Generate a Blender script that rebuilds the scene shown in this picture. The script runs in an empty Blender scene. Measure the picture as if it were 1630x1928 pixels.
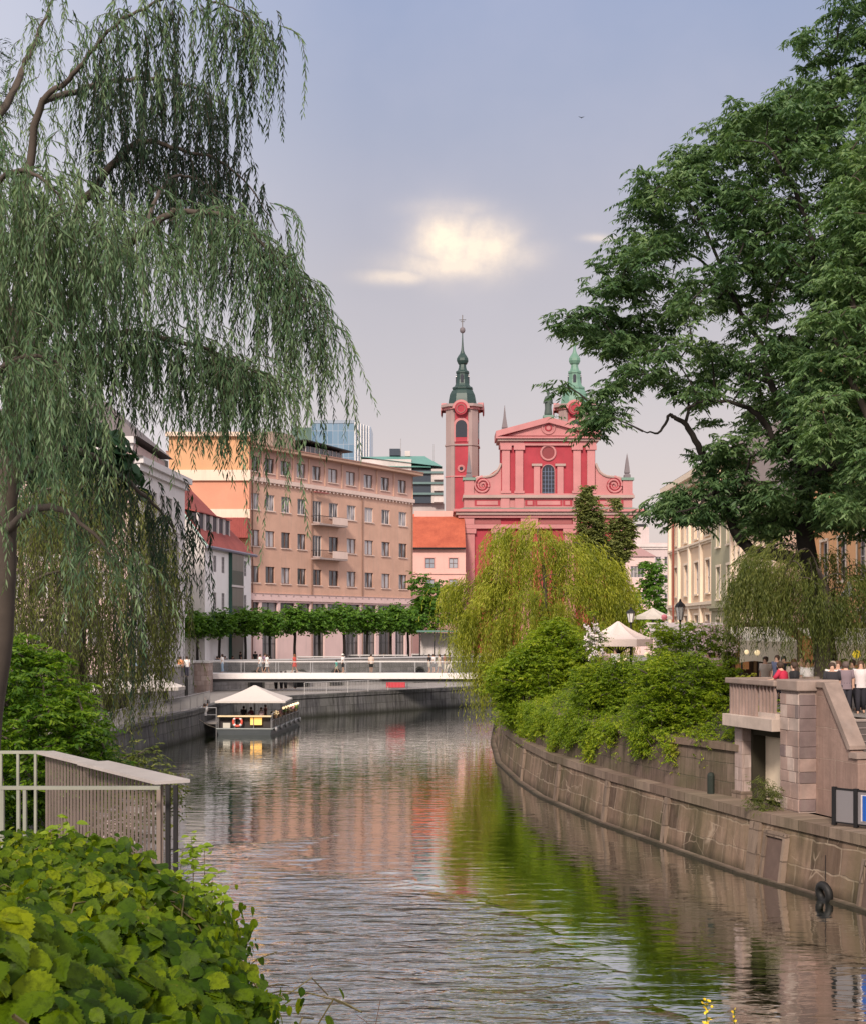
import bpy, math, random
import numpy as np
from mathutils import Vector, Matrix, noise as mnoise
R = math.radians
SC = bpy.context.scene
COL = SC.collection
F = 2600.0; CX = 815.0; HY = 1187.0; CH = 7.3          # focal length in photo pixels, principal column, horizon row, eye height
def PX(px, D): return (px - CX) / F * D
def PZ(py, D): return CH + (HY - py) / F * D
def W(px, py, D): return Vector((PX(px, D), D, PZ(py, D)))

# ---------------------------------------------------------------- tagging
def tag(o, label=None, cat=None, group=None, kind=None):
    if label: o['label'] = label
    if cat: o['category'] = cat
    if group: o['group'] = group
    if kind: o['kind'] = kind
    return o
def thing(name, label, cat, loc=(0, 0, 0), rz=0.0, group=None):
    o = bpy.data.objects.new(name, None); COL.objects.link(o)
    o.empty_display_size = 0.2
    o.location = loc; o.rotation_euler = (0, 0, rz)
    return tag(o, label, cat, group)
def link(name, me, parent=None):
    o = bpy.data.objects.new(name, me); COL.objects.link(o)
    if parent: o.parent = parent
    return o
KIDS = {}
def copy_tree(o, parent=None, names=True):
    c = o.copy(); COL.objects.link(c); c.parent = parent
    for ch in [x for x in list(COL.objects) if x.parent == o]:
        copy_tree(ch, c)
    return c

# ---------------------------------------------------------------- mesh builder
class MB:
    def __init__(s): s.v = []; s.f = []; s.uv = {}; s.smooth = False
    def add(s, vs, fs):
        b = len(s.v); s.v += [tuple(p) for p in vs]; s.f += [tuple(i + b for i in f) for f in fs]; return s
    def quad(s, a, b, c, d): return s.add([a, b, c, d], [(0, 1, 2, 3)])
    def box(s, x0, x1, y0, y1, z0, z1):
        return s.add([(x0,y0,z0),(x1,y0,z0),(x1,y1,z0),(x0,y1,z0),(x0,y0,z1),(x1,y0,z1),(x1,y1,z1),(x0,y1,z1)],
                     [(0,3,2,1),(4,5,6,7),(0,1,5,4),(1,2,6,5),(2,3,7,6),(3,0,4,7)])
    def prism_y(s, poly, y0, y1):
        """poly of (x,z) anticlockwise seen from -y, extruded from y0 (front) to y1"""
        n = len(poly)
        vs = [(x, y0, z) for x, z in poly] + [(x, y1, z) for x, z in poly]
        fs = [tuple(range(n)), tuple(range(2*n-1, n-1, -1))] + [(i, i+n, (i+1) % n+n, (i+1) % n) for i in range(n)]
        return s.add(vs, fs)
    def prism_z(s, poly, z0, z1):
        n = len(poly)
        vs = [(x, y, z0) for x, y in poly] + [(x, y, z1) for x, y in poly]
        fs = [tuple(range(n-1, -1, -1)), tuple(range(n, 2*n))] + [(i, (i+1) % n, (i+1) % n+n, i+n) for i in range(n)]
        return s.add(vs, fs)
    def tube(s, pts, rad, n=6, caps=True):
        pts = [Vector(p) for p in pts]; m = len(pts)
        if not hasattr(rad, '__len__'): rad = [rad]*m
        up = Vector((0.13, 0.21, 1)).normalized(); vs = []
        for i, p in enumerate(pts):
            t = (pts[min(i+1, m-1)] - pts[max(i-1, 0)]).normalized()
            if abs(t.dot(up)) > .95: up2 = Vector((1, 0.1, 0))
            else: up2 = up
            a = t.cross(up2).normalized(); b = t.cross(a).normalized()
            for k in range(n):
                w = 2*math.pi*k/n
                vs.append(p + a*math.cos(w)*rad[i] + b*math.sin(w)*rad[i])
        fs = [(i*n+k, i*n+(k+1) % n, (i+1)*n+(k+1) % n, (i+1)*n+k) for i in range(m-1) for k in range(n)]
        if caps: fs += [tuple(range(n-1, -1, -1)), tuple((m-1)*n+k for k in range(n))]
        return s.add(vs, fs)
    def lathe(s, c, prof, n=16, rot=0.0, sx=1, sy=1):
        m = len(prof); vs = []
        for r, z in prof:
            for k in range(n):
                w = rot + 2*math.pi*k/n
                vs.append((c[0]+r*sx*math.cos(w), c[1]+r*sy*math.sin(w), c[2]+z))
        fs = [(i*n+k, i*n+(k+1) % n, (i+1)*n+(k+1) % n, (i+1)*n+k) for i in range(m-1) for k in range(n)]
        fs += [tuple(range(n-1, -1, -1)), tuple((m-1)*n+k for k in range(n))]
        return s.add(vs, fs)
    def ring(s, c, R1, r, axis='y', n=24, m=8, squash=1):
        vs = []
        for i in range(n):
            a = 2*math.pi*i/n
            for j in range(m):
                b = 2*math.pi*j/m
                q = R1 + r*math.cos(b); h = r*squash*math.sin(b)
                if axis == 'y': vs.append((c[0]+q*math.cos(a), c[1]+h, c[2]+q*math.sin(a)))
                elif axis == 'x': vs.append((c[0]+h, c[1]+q*math.cos(a), c[2]+q*math.sin(a)))
                else: vs.append((c[0]+q*math.cos(a), c[1]+q*math.sin(a), c[2]+h))
        fs = [(i*m+j, ((i+1) % n)*m+j, ((i+1) % n)*m+(j+1) % m, i*m+(j+1) % m) for i in range(n) for j in range(m)]
        return s.add(vs, fs)
    def build(s, name, mat, parent=None, smooth=False, bevel=0):
        me = bpy.data.meshes.new(name); me.from_pydata(s.v, [], s.f); me.update()
        if mat: me.materials.append(mat)
        if smooth: me.polygons.foreach_set('use_smooth', [True]*len(me.polygons))
        o = link(name, me, parent)
        if smooth == 'auto':
            pass
        if bevel:
            b = o.modifiers.new('b', 'BEVEL'); b.width = bevel; b.segments = 2; b.limit_method = 'ANGLE'; b.angle_limit = R(40)
        return o

def strip_wall(name, mat, path, z0, z1, parent=None, offs0=0.0, offs1=0.0, u0=0.0):
    """wall sheet along a ground path with metric UVs (u along, v up); offs = sideways offset at the foot and top (left of the path positive)"""
    P = [Vector((p[0], p[1])) for p in path]
    def off(i, d):
        a = P[max(i-1, 0)]; b = P[min(i+1, len(P)-1)]; t = (b-a).normalized()
        return P[i] + Vector((-t.y, t.x))*d
    vs = []; us = []; u = u0
    for i in range(len(P)):
        if i: u += (P[i]-P[i-1]).length
        zz1 = z1[i] if hasattr(z1, '__len__') else z1
        a = off(i, offs0); b = off(i, offs1)
        vs += [(a.x, a.y, z0), (b.x, b.y, zz1)]; us += [(u, z0), (u, zz1)]
    fs = [(2*i, 2*i+1, 2*i+3, 2*i+2) for i in range(len(P)-1)]
    me = bpy.data.meshes.new(name); me.from_pydata(vs, [], fs)
    uvl = me.uv_layers.new(name='UVMap')
    for l in me.loops: uvl.data[l.index].uv = us[l.vertex_index]
    me.materials.append(mat); me.update()
    return link(name, me, parent)
def subdivide_path(path, step):
    out = []
    for a, b in zip(path[:-1], path[1:]):
        n = max(1, int(math.hypot(b[0]-a[0], b[1]-a[1])/step))
        out += [(a[0]+(b[0]-a[0])*i/n, a[1]+(b[1]-a[1])*i/n) for i in range(n)]
    return out+[tuple(path[-1])]
def offset_path(path, d):
    P = [Vector((p[0], p[1])) for p in path]; out = []
    for i in range(len(P)):
        t = (P[min(i+1, len(P)-1)]-P[max(i-1, 0)]).normalized()
        q = P[i]+Vector((-t.y, t.x))*d; out.append((q.x, q.y))
    return out

# ---------------------------------------------------------------- materials
def new_mat(name):
    m = bpy.data.materials.new(name); m.use_nodes = True; nt = m.node_tree
    return m, nt, nt.nodes['Principled BSDF'], nt.nodes['Material Output']
def N(nt, t, **kw):
    n = nt.nodes.new(t)
    for k, v in kw.items():
        if k in n.inputs.keys() if isinstance(k, str) else False: n.inputs[k].default_value = v
        else: setattr(n, k, v)
    return n
def rgb(c): return (c[0], c[1], c[2], 1)
def ramp(nt, stops):
    n = nt.nodes.new('ShaderNodeValToRGB'); e = n.color_ramp.elements
    while len(e) < len(stops): e.new(0.5)
    for i, (p, c) in enumerate(stops): e[i].position = p; e[i].color = rgb(c) if len(c) == 3 else c
    return n
def mixrgb(nt, fac, a, b, mode='MIX'):
    n = nt.nodes.new('ShaderNodeMix'); n.data_type = 'RGBA'; n.blend_type = mode
    def put(i, v):
        if isinstance(v, bpy.types.NodeSocket): nt.links.new(v, n.inputs[i])
        elif isinstance(v, (int, float)): n.inputs[i].default_value = v
        else: n.inputs[i].default_value = rgb(v)
    put(0, fac); put(6, a); put(7, b)
    return n.outputs[2]
def coords(nt, kind='Object', scale=(1, 1, 1)):
    tc = nt.nodes.new('ShaderNodeTexCoord'); mp = nt.nodes.new('ShaderNodeMapping'); mp.inputs['Scale'].default_value = scale
    nt.links.new(tc.outputs[kind], mp.inputs[0]); return mp.outputs[0]
def noise(nt, vec, scale, detail=5, rough=.55, dist=0):
    n = nt.nodes.new('ShaderNodeTexNoise'); n.inputs['Scale'].default_value = scale; n.inputs['Detail'].default_value = detail
    n.inputs['Roughness'].default_value = rough; n.inputs['Distortion'].default_value = dist
    nt.links.new(vec, n.inputs['Vector']); return n.outputs['Fac']
def maprange(nt, v, a, b, c=0.0, d=1.0):
    n = nt.nodes.new('ShaderNodeMapRange'); nt.links.new(v, n.inputs[0])
    for i, x in enumerate((a, b, c, d)): n.inputs[i+1].default_value = x
    return n.outputs[0]
def bump(nt, bs, h, strength=.4, dist=.02):
    b = nt.nodes.new('ShaderNodeBump'); b.inputs['Strength'].default_value = strength; b.inputs['Distance'].default_value = dist
    nt.links.new(h, b.inputs['Height']); nt.links.new(b.outputs[0], bs.inputs['Normal']); return b
MATS = {}
def plaster(name, c, var=.18, rough=.85, scale=.35, streak=.25, dirt=(.25, .22, .2), bs_=.25, spec=.3):
    """painted or rendered surface: soft blotches, fine grain and rain streaks"""
    if name in MATS: return MATS[name]
    m, nt, bs, out = new_mat(name)
    v = coords(nt, 'Object'); n1 = noise(nt, v, scale, 6, .6); n2 = noise(nt, v, scale*14, 4, .6)
    vs = coords(nt, 'Object', (1.3, 1.3, .12)); n3 = noise(nt, vs, 1.6, 5, .65)
    dark = tuple(x*(1-var) for x in c); lite = tuple(min(.95, x*(1+var*.6)) for x in c)
    col = mixrgb(nt, maprange(nt, n1, .3, .7), dark, lite)
    col = mixrgb(nt, maprange(nt, n2, .35, .75, 0, .25), col, dark)
    col = mixrgb(nt, maprange(nt, n3, .52, .8, 0, streak), col, dirt)
    nt.links.new(col, bs.inputs['Base Color']); bs.inputs['Roughness'].default_value = rough
    bs.inputs['Specular IOR Level'].default_value = spec
    bump(nt, bs, n2, bs_, .01)
    MATS[name] = m; return m
def simple(name, c, rough=.6, metal=0, var=.1, scale=3, spec=.4, emit=None):
    if name in MATS: return MATS[name]
    m, nt, bs, out = new_mat(name)
    v = coords(nt); n1 = noise(nt, v, scale, 4)
    col = mixrgb(nt, n1, tuple(x*(1-var) for x in c), tuple(min(1, x*(1+var)) for x in c))
    nt.links.new(col, bs.inputs['Base Color']); bs.inputs['Roughness'].default_value = rough; bs.inputs['Metallic'].default_value = metal
    bs.inputs['Specular IOR Level'].default_value = spec
    if emit: bs.inputs['Emission Color'].default_value = rgb(emit[0]); bs.inputs['Emission Strength'].default_value = emit[1]
    MATS[name] = m; return m
def glass(name, c, rough=.08, curtain=.35):
    """window pane seen from outside: dark room behind, pale curtains in some, sky reflection"""
    if name in MATS: return MATS[name]
    m, nt, bs, out = new_mat(name)
    oi = nt.nodes.new('ShaderNodeObjectInfo')
    v = coords(nt, 'Object', (2.4, 1, .25)); n1 = noise(nt, v, 1.5, 3)
    ad = nt.nodes.new('ShaderNodeMath'); ad.operation = 'ADD'; nt.links.new(n1, ad.inputs[0])
    m2 = nt.nodes.new('ShaderNodeMath'); m2.operation = 'MULTIPLY'; m2.inputs[1].default_value = .5; nt.links.new(oi.outputs['Random'], m2.inputs[0]); nt.links.new(m2.outputs[0], ad.inputs[1])
    col = mixrgb(nt, maprange(nt, ad.outputs[0], .68, .84, 0, curtain), c, (.5, .47, .48))
    nt.links.new(col, bs.inputs['Base Color']); bs.inputs['Roughness'].default_value = rough; bs.inputs['IOR'].default_value = 1.6
    MATS[name] = m; return m
def leafmat(name, cols, trans=.35, clump=.25, rough=.5, ctrans=None, spec=.3, mottle=0):
    """leaves: each leaf its own tint, larger patches of older and younger growth, light shining through"""
    if name in MATS: return MATS[name]
    m, nt, bs, out = new_mat(name)
    g = nt.nodes.new('ShaderNodeNewGeometry'); rp = ramp(nt, [(i/(len(cols)-1), c) for i, c in enumerate(cols)])
    v = coords(nt); n1 = noise(nt, v, clump, 3, .5)
    ad = nt.nodes.new('ShaderNodeMath'); ad.operation = 'MULTIPLY_ADD'; ad.inputs[1].default_value = .55
    nt.links.new(g.outputs['Random Per Island'], ad.inputs[0]); nt.links.new(maprange(nt, n1, .3, .7, 0, .45), ad.inputs[2])
    nt.links.new(ad.outputs[0], rp.inputs[0]); lc = rp.outputs[0]
    if mottle:
        lc = mixrgb(nt, maprange(nt, noise(nt, v, 55, 4, .65), .45, .72, 0, mottle), lc, tuple(x*.35 for x in cols[1]))
        lc = mixrgb(nt, maprange(nt, noise(nt, v, 17, 5, .7), .66, .74, 0, mottle), lc, (.22, .15, .03))
        bump(nt, bs, noise(nt, v, 60, 3, .6), .5, .004)
    nt.links.new(lc, bs.inputs['Base Color'])
    bs.inputs['Roughness'].default_value = rough; bs.inputs['Specular IOR Level'].default_value = spec
    tr = nt.nodes.new('ShaderNodeBsdfTranslucent'); mx = nt.nodes.new('ShaderNodeMixShader'); mx.inputs[0].default_value = trans
    tint = mixrgb(nt, 1.0, lc, ctrans or (1.5, 1.6, .7), 'MULTIPLY')
    nt.links.new(tint, tr.inputs[0]); nt.links.new(bs.outputs[0], mx.inputs[1]); nt.links.new(tr.outputs[0], mx.inputs[2]); nt.links.new(mx.outputs[0], out.inputs[0])
    MATS[name] = m; return m
def stone(name, c1, c2, mortar, bw=1.2, bh=.55, streak=.5, uv=True, moss=.0, ms=.02, squash=1.0, offset=.5, bstr=.6, contrast=1.0, big=False):
    """ashlar: individual blocks, joints, rain streaks, lichen; UVs are in metres"""
    if name in MATS: return MATS[name]
    m, nt, bs, out = new_mat(name)
    kind = 'UV' if uv else 'Object'
    v = coords(nt, kind)
    nv = nt.nodes.new('ShaderNodeTexNoise'); nv.inputs['Scale'].default_value = 1.3; nt.links.new(v, nv.inputs['Vector'])
    vm = nt.nodes.new('ShaderNodeVectorMath'); vm.operation = 'MULTIPLY_ADD'; vm.inputs[1].default_value = (.26, .26, .26) if big else (.08, .08, .08)
    nt.links.new(nv.outputs['Color'], vm.inputs[0]); nt.links.new(v, vm.inputs[2])
    vb = vm.outputs[0]
    if not uv:      # bricks in the x-z plane of the object
        sp = nt.nodes.new('ShaderNodeSeparateXYZ'); cb = nt.nodes.new('ShaderNodeCombineXYZ'); ad = nt.nodes.new('ShaderNodeMath'); ad.operation = 'ADD'
        nt.links.new(vb, sp.inputs[0]); nt.links.new(sp.outputs[0], ad.inputs[0]); nt.links.new(sp.outputs[1], ad.inputs[1])
        nt.links.new(ad.outputs[0], cb.inputs[0]); nt.links.new(sp.outputs[2], cb.inputs[1]); vb = cb.outputs[0]
    br = nt.nodes.new('ShaderNodeTexBrick'); br.offset = offset; br.squash = squash
    br.inputs['Color1'].default_value = rgb(c1); br.inputs['Color2'].default_value = rgb(c2); br.inputs['Mortar'].default_value = rgb(mortar)
    br.inputs['Scale'].default_value = 1; br.inputs['Brick Width'].default_value = bw; br.inputs['Row Height'].default_value = bh
    br.inputs['Mortar Size'].default_value = ms; br.inputs['Mortar Smooth'].default_value = .3; br.inputs['Bias'].default_value = -.1
    nt.links.new(vb, br.inputs['Vector'])
    sc = ((1.15, .14, 1) if big else (2.2, .16, 1)) if uv else (2.2, 2.2, .16)
    s1 = noise(nt, coords(nt, kind, sc), 1.5, 8, .7, .3); s2 = noise(nt, v, 2.1, 8, .7); s3 = noise(nt, v, .35, 4, .6)
    s4 = noise(nt, coords(nt, kind, ((2.0, .3, 1) if big else (5, .4, 1)) if uv else (5, 5, .4)), 1.9, 6, .7)
    if big:      # every slab its own tone, pale crazed cracks
        vo = nt.nodes.new('ShaderNodeTexVoronoi'); vo.feature = 'DISTANCE_TO_EDGE'; vo.inputs['Scale'].default_value = .9; nt.links.new(vb, vo.inputs['Vector'])
        ck = maprange(nt, vo.outputs['Distance'], .0, .018, 1.0, 0.0)
        wn = nt.nodes.new('ShaderNodeTexWhiteNoise'); wn.noise_dimensions = '2D'
        sn = nt.nodes.new('ShaderNodeVectorMath'); sn.operation = 'SNAP'; sn.inputs[1].default_value = (bw, bh, 1); nt.links.new(vb, sn.inputs[0]); nt.links.new(sn.outputs[0], wn.inputs[0])
    d = tuple(x*.28*contrast for x in c1)
    base_ = br.outputs['Color']
    if big: base_ = mixrgb(nt, maprange(nt, wn.outputs['Value'], .35, 1, 0, .7), base_, tuple(min(.9, x*1.35) for x in c2))
    col = mixrgb(nt, maprange(nt, s1, .46, .62, 0, streak), base_, d)
    col = mixrgb(nt, maprange(nt, s4, .52, .68, 0, streak*.9), col, tuple(min(.9, x*1.9+.04) for x in c1))
    col = mixrgb(nt, maprange(nt, s2, .4, .7, 0, .5), col, tuple(x*.55 for x in c2))
    col = mixrgb(nt, maprange(nt, s3, .42, .62, 0, moss), col, (.075, .085, .03))
    if big: col = mixrgb(nt, maprange(nt, noise(nt, v, .8, 3, .5), .5, .62, 0, .55), col, mixrgb(nt, ck, col, (.5, .4, .3)))
    if uv:       # dark wet band at the waterline
        sv = nt.nodes.new('ShaderNodeSeparateXYZ'); nt.links.new(vm.outputs[0], sv.inputs[0])
        ws = nt.nodes.new('ShaderNodeMath'); ws.operation = 'MULTIPLY_ADD'; ws.inputs[1].default_value = .5; nt.links.new(s2, ws.inputs[0]); nt.links.new(sv.outputs[1], ws.inputs[2])
        col = mixrgb(nt, maprange(nt, ws.outputs[0], .35, .75, .8, 0), col, (.018, .02, .012))
    nt.links.new(col, bs.inputs['Base Color']); bs.inputs['Roughness'].default_value = .9; bs.inputs['Specular IOR Level'].default_value = .25
    h = mixrgb(nt, .5, br.outputs['Fac'], s2)
    hh = nt.nodes.new('ShaderNodeMath'); hh.operation = 'MULTIPLY_ADD'; hh.inputs[1].default_value = -.8
    nt.links.new(br.outputs['Fac'], hh.inputs[0]); nt.links.new(s2, hh.inputs[2])
    bump(nt, bs, hh.outputs[0], bstr, .05)
    MATS[name] = m; return m
def tiles(name, c1, c2):
    if name in MATS: return MATS[name]
    m, nt, bs, out = new_mat(name)
    v = coords(nt); w = nt.nodes.new('ShaderNodeTexWave'); w.wave_type = 'BANDS'; w.bands_direction = 'X'; w.inputs['Scale'].default_value = 1.4; w.inputs['Distortion'].default_value = .4
    nt.links.new(v, w.inputs[0]); n1 = noise(nt, v, .5, 6, .65); n2 = noise(nt, v, 5, 4, .7)
    col = mixrgb(nt, maprange(nt, n1, .3, .7), c1, c2); col = mixrgb(nt, maprange(nt, n2, .4, .8, 0, .45), col, tuple(x*.5 for x in c1))
    nt.links.new(col, bs.inputs['Base Color']); bs.inputs['Roughness'].default_value = .85
    bump(nt, bs, w.outputs['Fac'], .5, .06); MATS[name] = m; return m

# ---------------------------------------------------------------- mass copies of a leaf template
def fast_mesh(name, V, faces_idx, face_sizes):
    me = bpy.data.meshes.new(name)
    me.vertices.add(len(V)); me.vertices.foreach_set('co', V.astype(np.float32).ravel())
    me.loops.add(len(faces_idx)); me.loops.foreach_set('vertex_index', faces_idx.astype(np.int32))
    st = np.concatenate(([0], np.cumsum(face_sizes)[:-1])).astype(np.int32)
    me.polygons.add(len(face_sizes)); me.polygons.foreach_set('loop_start', st)
    me.update(calc_edges=True); me.validate(); return me
def norm(a): return a/np.maximum(1e-9, np.linalg.norm(a, axis=-1, keepdims=True))
LANCE = (np.array([(0, 0, 0), (.4, .5, .14), (1, 0, -.05), (.4, -.5, .14)]), [(0, 2, 1), (0, 3, 2)])
OVAL = (np.array([(0, 0, 0), (.25, .42, .08), (.7, .4, .06), (1, 0, -.12), (.7, -.4, .06), (.25, -.42, .08)]), [(0, 3, 2, 1), (0, 5, 4, 3)])
def scatter(name, tmpl, pos, ax, nr, L, Wd, mat, parent):
    tv, tf = tmpl; n = len(pos)
    ax = norm(ax); nr = nr - (nr*ax).sum(1, keepdims=True)*ax; nr = norm(nr); sd = np.cross(nr, ax)
    L = np.broadcast_to(L, (n,)); Wd = np.broadcast_to(Wd, (n,))
    V = (pos[:, None, :] + ax[:, None, :]*(tv[None, :, 0, None]*L[:, None, None])
         + sd[:, None, :]*(tv[None, :, 1, None]*Wd[:, None, None]) + nr[:, None, :]*(tv[None, :, 2, None]*Wd[:, None, None]))
    k = len(tv); V = V.reshape(-1, 3)
    fi = np.concatenate([np.array(f) for f in tf]); fs = np.array([len(f) for f in tf])
    FI = (fi[None, :] + (np.arange(n)*k)[:, None]).ravel(); FS = np.tile(fs, n)
    me = fast_mesh(name, V, FI, FS); me.materials.append(mat)
    return link(name, me, parent)
def in_poly(px, py, poly):
    poly = np.asarray(poly, float); x1 = poly[:, 0]; y1 = poly[:, 1]; x2 = np.roll(x1, -1); y2 = np.roll(y1, -1)
    ins = np.zeros(px.shape, bool)
    for a, b, c, d in zip(x1, y1, x2, y2):
        if b == d: continue
        cond = ((b > py) != (d > py)) & (px < (c-a)*(py-b)/(d-b)+a); ins ^= cond
    return ins
def poly_dist(px, py, poly):
    poly = np.asarray(poly, float); best = np.full(px.shape, 1e9)
    for (a, b), (c, d) in zip(poly, np.roll(poly, -1, 0)):
        t = np.clip(((px-a)*(c-a)+(py-b)*(d-b))/max(1e-9, (c-a)**2+(d-b)**2), 0, 1)
        best = np.minimum(best, np.hypot(px-a-t*(c-a), py-b-t*(d-b)))
    return best
def sample_outline(poly, n, rng, D, half, dmax, holes=()):
    """points filling a rounded volume whose silhouette is the given outline (photo pixels) at distance D; half = half depth in metres"""
    poly = np.asarray(poly, float); lo = poly.min(0); hi = poly.max(0); X = []; Y = []; cnt = 0
    while cnt < n:
        px = rng.uniform(lo[0], hi[0], n*2); py = rng.uniform(lo[1], hi[1], n*2); k = in_poly(px, py, poly)
        for hx, hy, hr, hp in holes:
            k &= ~((np.hypot(px-hx, py-hy) < hr) & (rng.random(len(px)) < hp))
        X.append(px[k]); Y.append(py[k]); cnt += k.sum()
    px = np.concatenate(X)[:n]; py = np.concatenate(Y)[:n]
    th = np.sqrt(np.clip(poly_dist(px, py, poly)/dmax, .02, 1))
    dd = D + rng.uniform(-1, 1, n)*half*th
    # keep the real place: scale about the outline's own distance, not the picture
    return np.stack([(px-CX)/F*D, dd, CH+(HY-py)/F*D], 1)
def rnd_unit(rng, n):
    v = rng.normal(size=(n, 3)); return norm(v)
def grow_branches(mb, skel, targets, rng, r0=.05, r1=.012, sag=.12, seg=4, n=4):
    """joins every target point to the nearest point of the growing skeleton by a curved tapering branch"""
    pts = np.array(skel, float); rad = np.full(len(pts), 1.0)
    d = np.array([np.linalg.norm(pts-t, axis=1).min() for t in targets]); order = np.argsort(d)
    for i in order:
        t = targets[i]; dd = np.linalg.norm(pts-t, axis=1); j = int(dd.argmin()); a = pts[j]; ln = dd[j]
        if ln < .15: continue
        mid = (a+t)/2 + np.array([0, 0, sag*ln]) + rng.normal(size=3)*.07*ln
        s = np.linspace(0, 1, seg+1)[:, None]; c = (1-s)**2*a+2*s*(1-s)*mid+s*s*t
        rr = np.linspace(min(r0, .014+ln*.022), r1, seg+1)
        mb.tube([tuple(p) for p in c], list(rr), n, caps=False)
        pts = np.vstack([pts, c[1:]])
def limb(mb, pts, r, n=8, seg=6, wob=.0, rng=None):
    """smooth tapering limb through control points; returns its centre line for branching"""
    P = np.array(pts, float); out = []; m = len(P)
    for i in range(m-1):
        p0 = P[max(i-1, 0)]; p1 = P[i]; p2 = P[i+1]; p3 = P[min(i+2, m-1)]
        for k in range(seg):
            t = k/seg; out.append(.5*((2*p1)+(-p0+p2)*t+(2*p0-5*p1+4*p2-p3)*t*t+(-p0+3*p1-3*p2+p3)*t**3))
    out.append(P[-1]); out = np.array(out)
    if rng is not None and wob: out[1:-1] += rng.normal(size=out[1:-1].shape)*wob
    rr = np.interp(np.linspace(0, 1, len(out)), np.linspace(0, 1, len(r)), r)
    mb.tube([tuple(p) for p in out], list(rr), n); return out
# ================================================================= sky, sun, camera
SUN_EL = 32; SUN_AZ = (-.22, -1.0)           # horizontal direction towards the sun: behind the viewer, to the left
def build_light():
    w = bpy.data.worlds.new("World"); SC.world = w; w.use_nodes = True; nt = w.node_tree; bg = nt.nodes['Background']
    sky = nt.nodes.new('ShaderNodeTexSky'); sky.sky_type = 'NISHITA'; sky.sun_disc = False
    sky.sun_elevation = R(SUN_EL); sky.sun_rotation = math.atan2(SUN_AZ[0], SUN_AZ[1]); sky.air_density = 1.4; sky.dust_density = 2.0; sky.ozone_density = 1.5
    tc = nt.nodes.new('ShaderNodeTexCoord'); sp = nt.nodes.new('ShaderNodeSeparateXYZ'); nt.links.new(tc.outputs['Generated'], sp.inputs[0])
    # evening haze: lilac high up, dusty rose low down
    rp = ramp(nt, [(0.0, (6.4, 5.2, 4.9)), (.10, (6.2, 5.2, 5.15)), (.17, (5.3, 4.7, 4.85)), (.25, (4.5, 4.15, 4.55)), (.34, (3.55, 3.7, 4.75)), (.44, (2.85, 3.4, 5.1)), (.49, (9.5, 8.4, 8.3)), (.66, (10.5, 9.3, 9.1)), (1.0, (4.6, 4.6, 5.2))])  # bright upper stops: unseen overhead sky, added for fill and water glints
    nt.links.new(sp.outputs['Z'], rp.inputs[0])
    base = mixrgb(nt, .86, sky.outputs[0], rp.outputs[0])
    # a paler, brighter sky to the west (left)
    wst = maprange(nt, sp.outputs['X'], -.36, -.05, 1.0, 0.0)
    base = mixrgb(nt, wst, base, mixrgb(nt, .5, base, (8.2, 7.9, 8.2)))
    # brighter unseen sky behind the viewer, added as fill light
    bk = maprange(nt, sp.outputs['Y'], .15, -.5, 0.0, 1.0)
    base = mixrgb(nt, bk, base, (9.6, 8.5, 8.4))
    est = maprange(nt, sp.outputs['X'], .40, .62, 0.0, 1.0); base = mixrgb(nt, est, base, (8.6, 8.0, 8.6))  # unseen eastern sky brightened, added as fill for the left bank fronts
    # cumulus: soft lumps given by direction
    def M(op, a, b=None, c=None):
        n = nt.nodes.new('ShaderNodeMath'); n.operation = op
        for i, x in enumerate((a, b, c)):
            if x is None: continue
            if isinstance(x, (int, float)): n.inputs[i].default_value = x
            else: nt.links.new(x, n.inputs[i])
        return n.outputs[0]
    ysafe = M('MAXIMUM', sp.outputs['Y'], .05)
    u = M('DIVIDE', sp.outputs['X'], ysafe); v = M('DIVIDE', sp.outputs['Z'], ysafe)
    cb = nt.nodes.new('ShaderNodeCombineXYZ'); nt.links.new(u, cb.inputs[0]); nt.links.new(v, cb.inputs[1])
    nz = noise(nt, cb.outputs[0], 46, 7, .62); nz2 = noise(nt, cb.outputs[0], 9, 3, .5)
    nn = M('SUBTRACT', M('ADD', nz, M('MULTIPLY', nz2, .8)), .9)
    dens = None
    for px, py, rx, ry, a in ((842, 455, 60, 58, 1.0), (905, 462, 70, 55, .8), (850, 498, 105, 28, .7), (752, 520, 66, 15, .5), (955, 478, 66, 30, .4), (1127, 448, 32, 8, .35), (855, 395, 85, 24, .3)):
        du = M('DIVIDE', M('SUBTRACT', u, (px-CX)/F), rx/F); dv = M('DIVIDE', M('SUBTRACT', v, (HY-py)/F), ry/F)
        r2 = M('ADD', M('MULTIPLY', du, du), M('MULTIPLY', dv, dv)); r2 = M('ADD', r2, M('MULTIPLY', nn, 1.6))
        r2 = M('MAXIMUM', r2, 0.0); g = M('MULTIPLY', M('EXPONENT', M('MULTIPLY', r2, -1.15)), a)
        dens = g if dens is None else M('MAXIMUM', dens, g)
    cov = M('MULTIPLY', M('MINIMUM', M('MULTIPLY', dens, 1.0), .9), M('GREATER_THAN', sp.outputs['Y'], .1))
    col = mixrgb(nt, cov, base, (10.6, 8.6, 6.6))
    # thin high veil
    nv = noise(nt, cb.outputs[0], 3.0, 5, .6); col = mixrgb(nt, maprange(nt, nv, .45, .8, 0, .16), col, (7.4, 6.5, 6.9))
    nt.links.new(col, bg.inputs[0]); bg.inputs[1].default_value = .10
    ld = bpy.data.lights.new('sun', 'SUN'); ld.energy = 3.1; ld.angle = R(9); ld.color = (1.0, .85, .73)
    so = bpy.data.objects.new('sun', ld); COL.objects.link(so)
    h = math.hypot(*SUN_AZ); d = Vector((SUN_AZ[0]/h*math.cos(R(SUN_EL)), SUN_AZ[1]/h*math.cos(R(SUN_EL)), math.sin(R(SUN_EL))))
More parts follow.
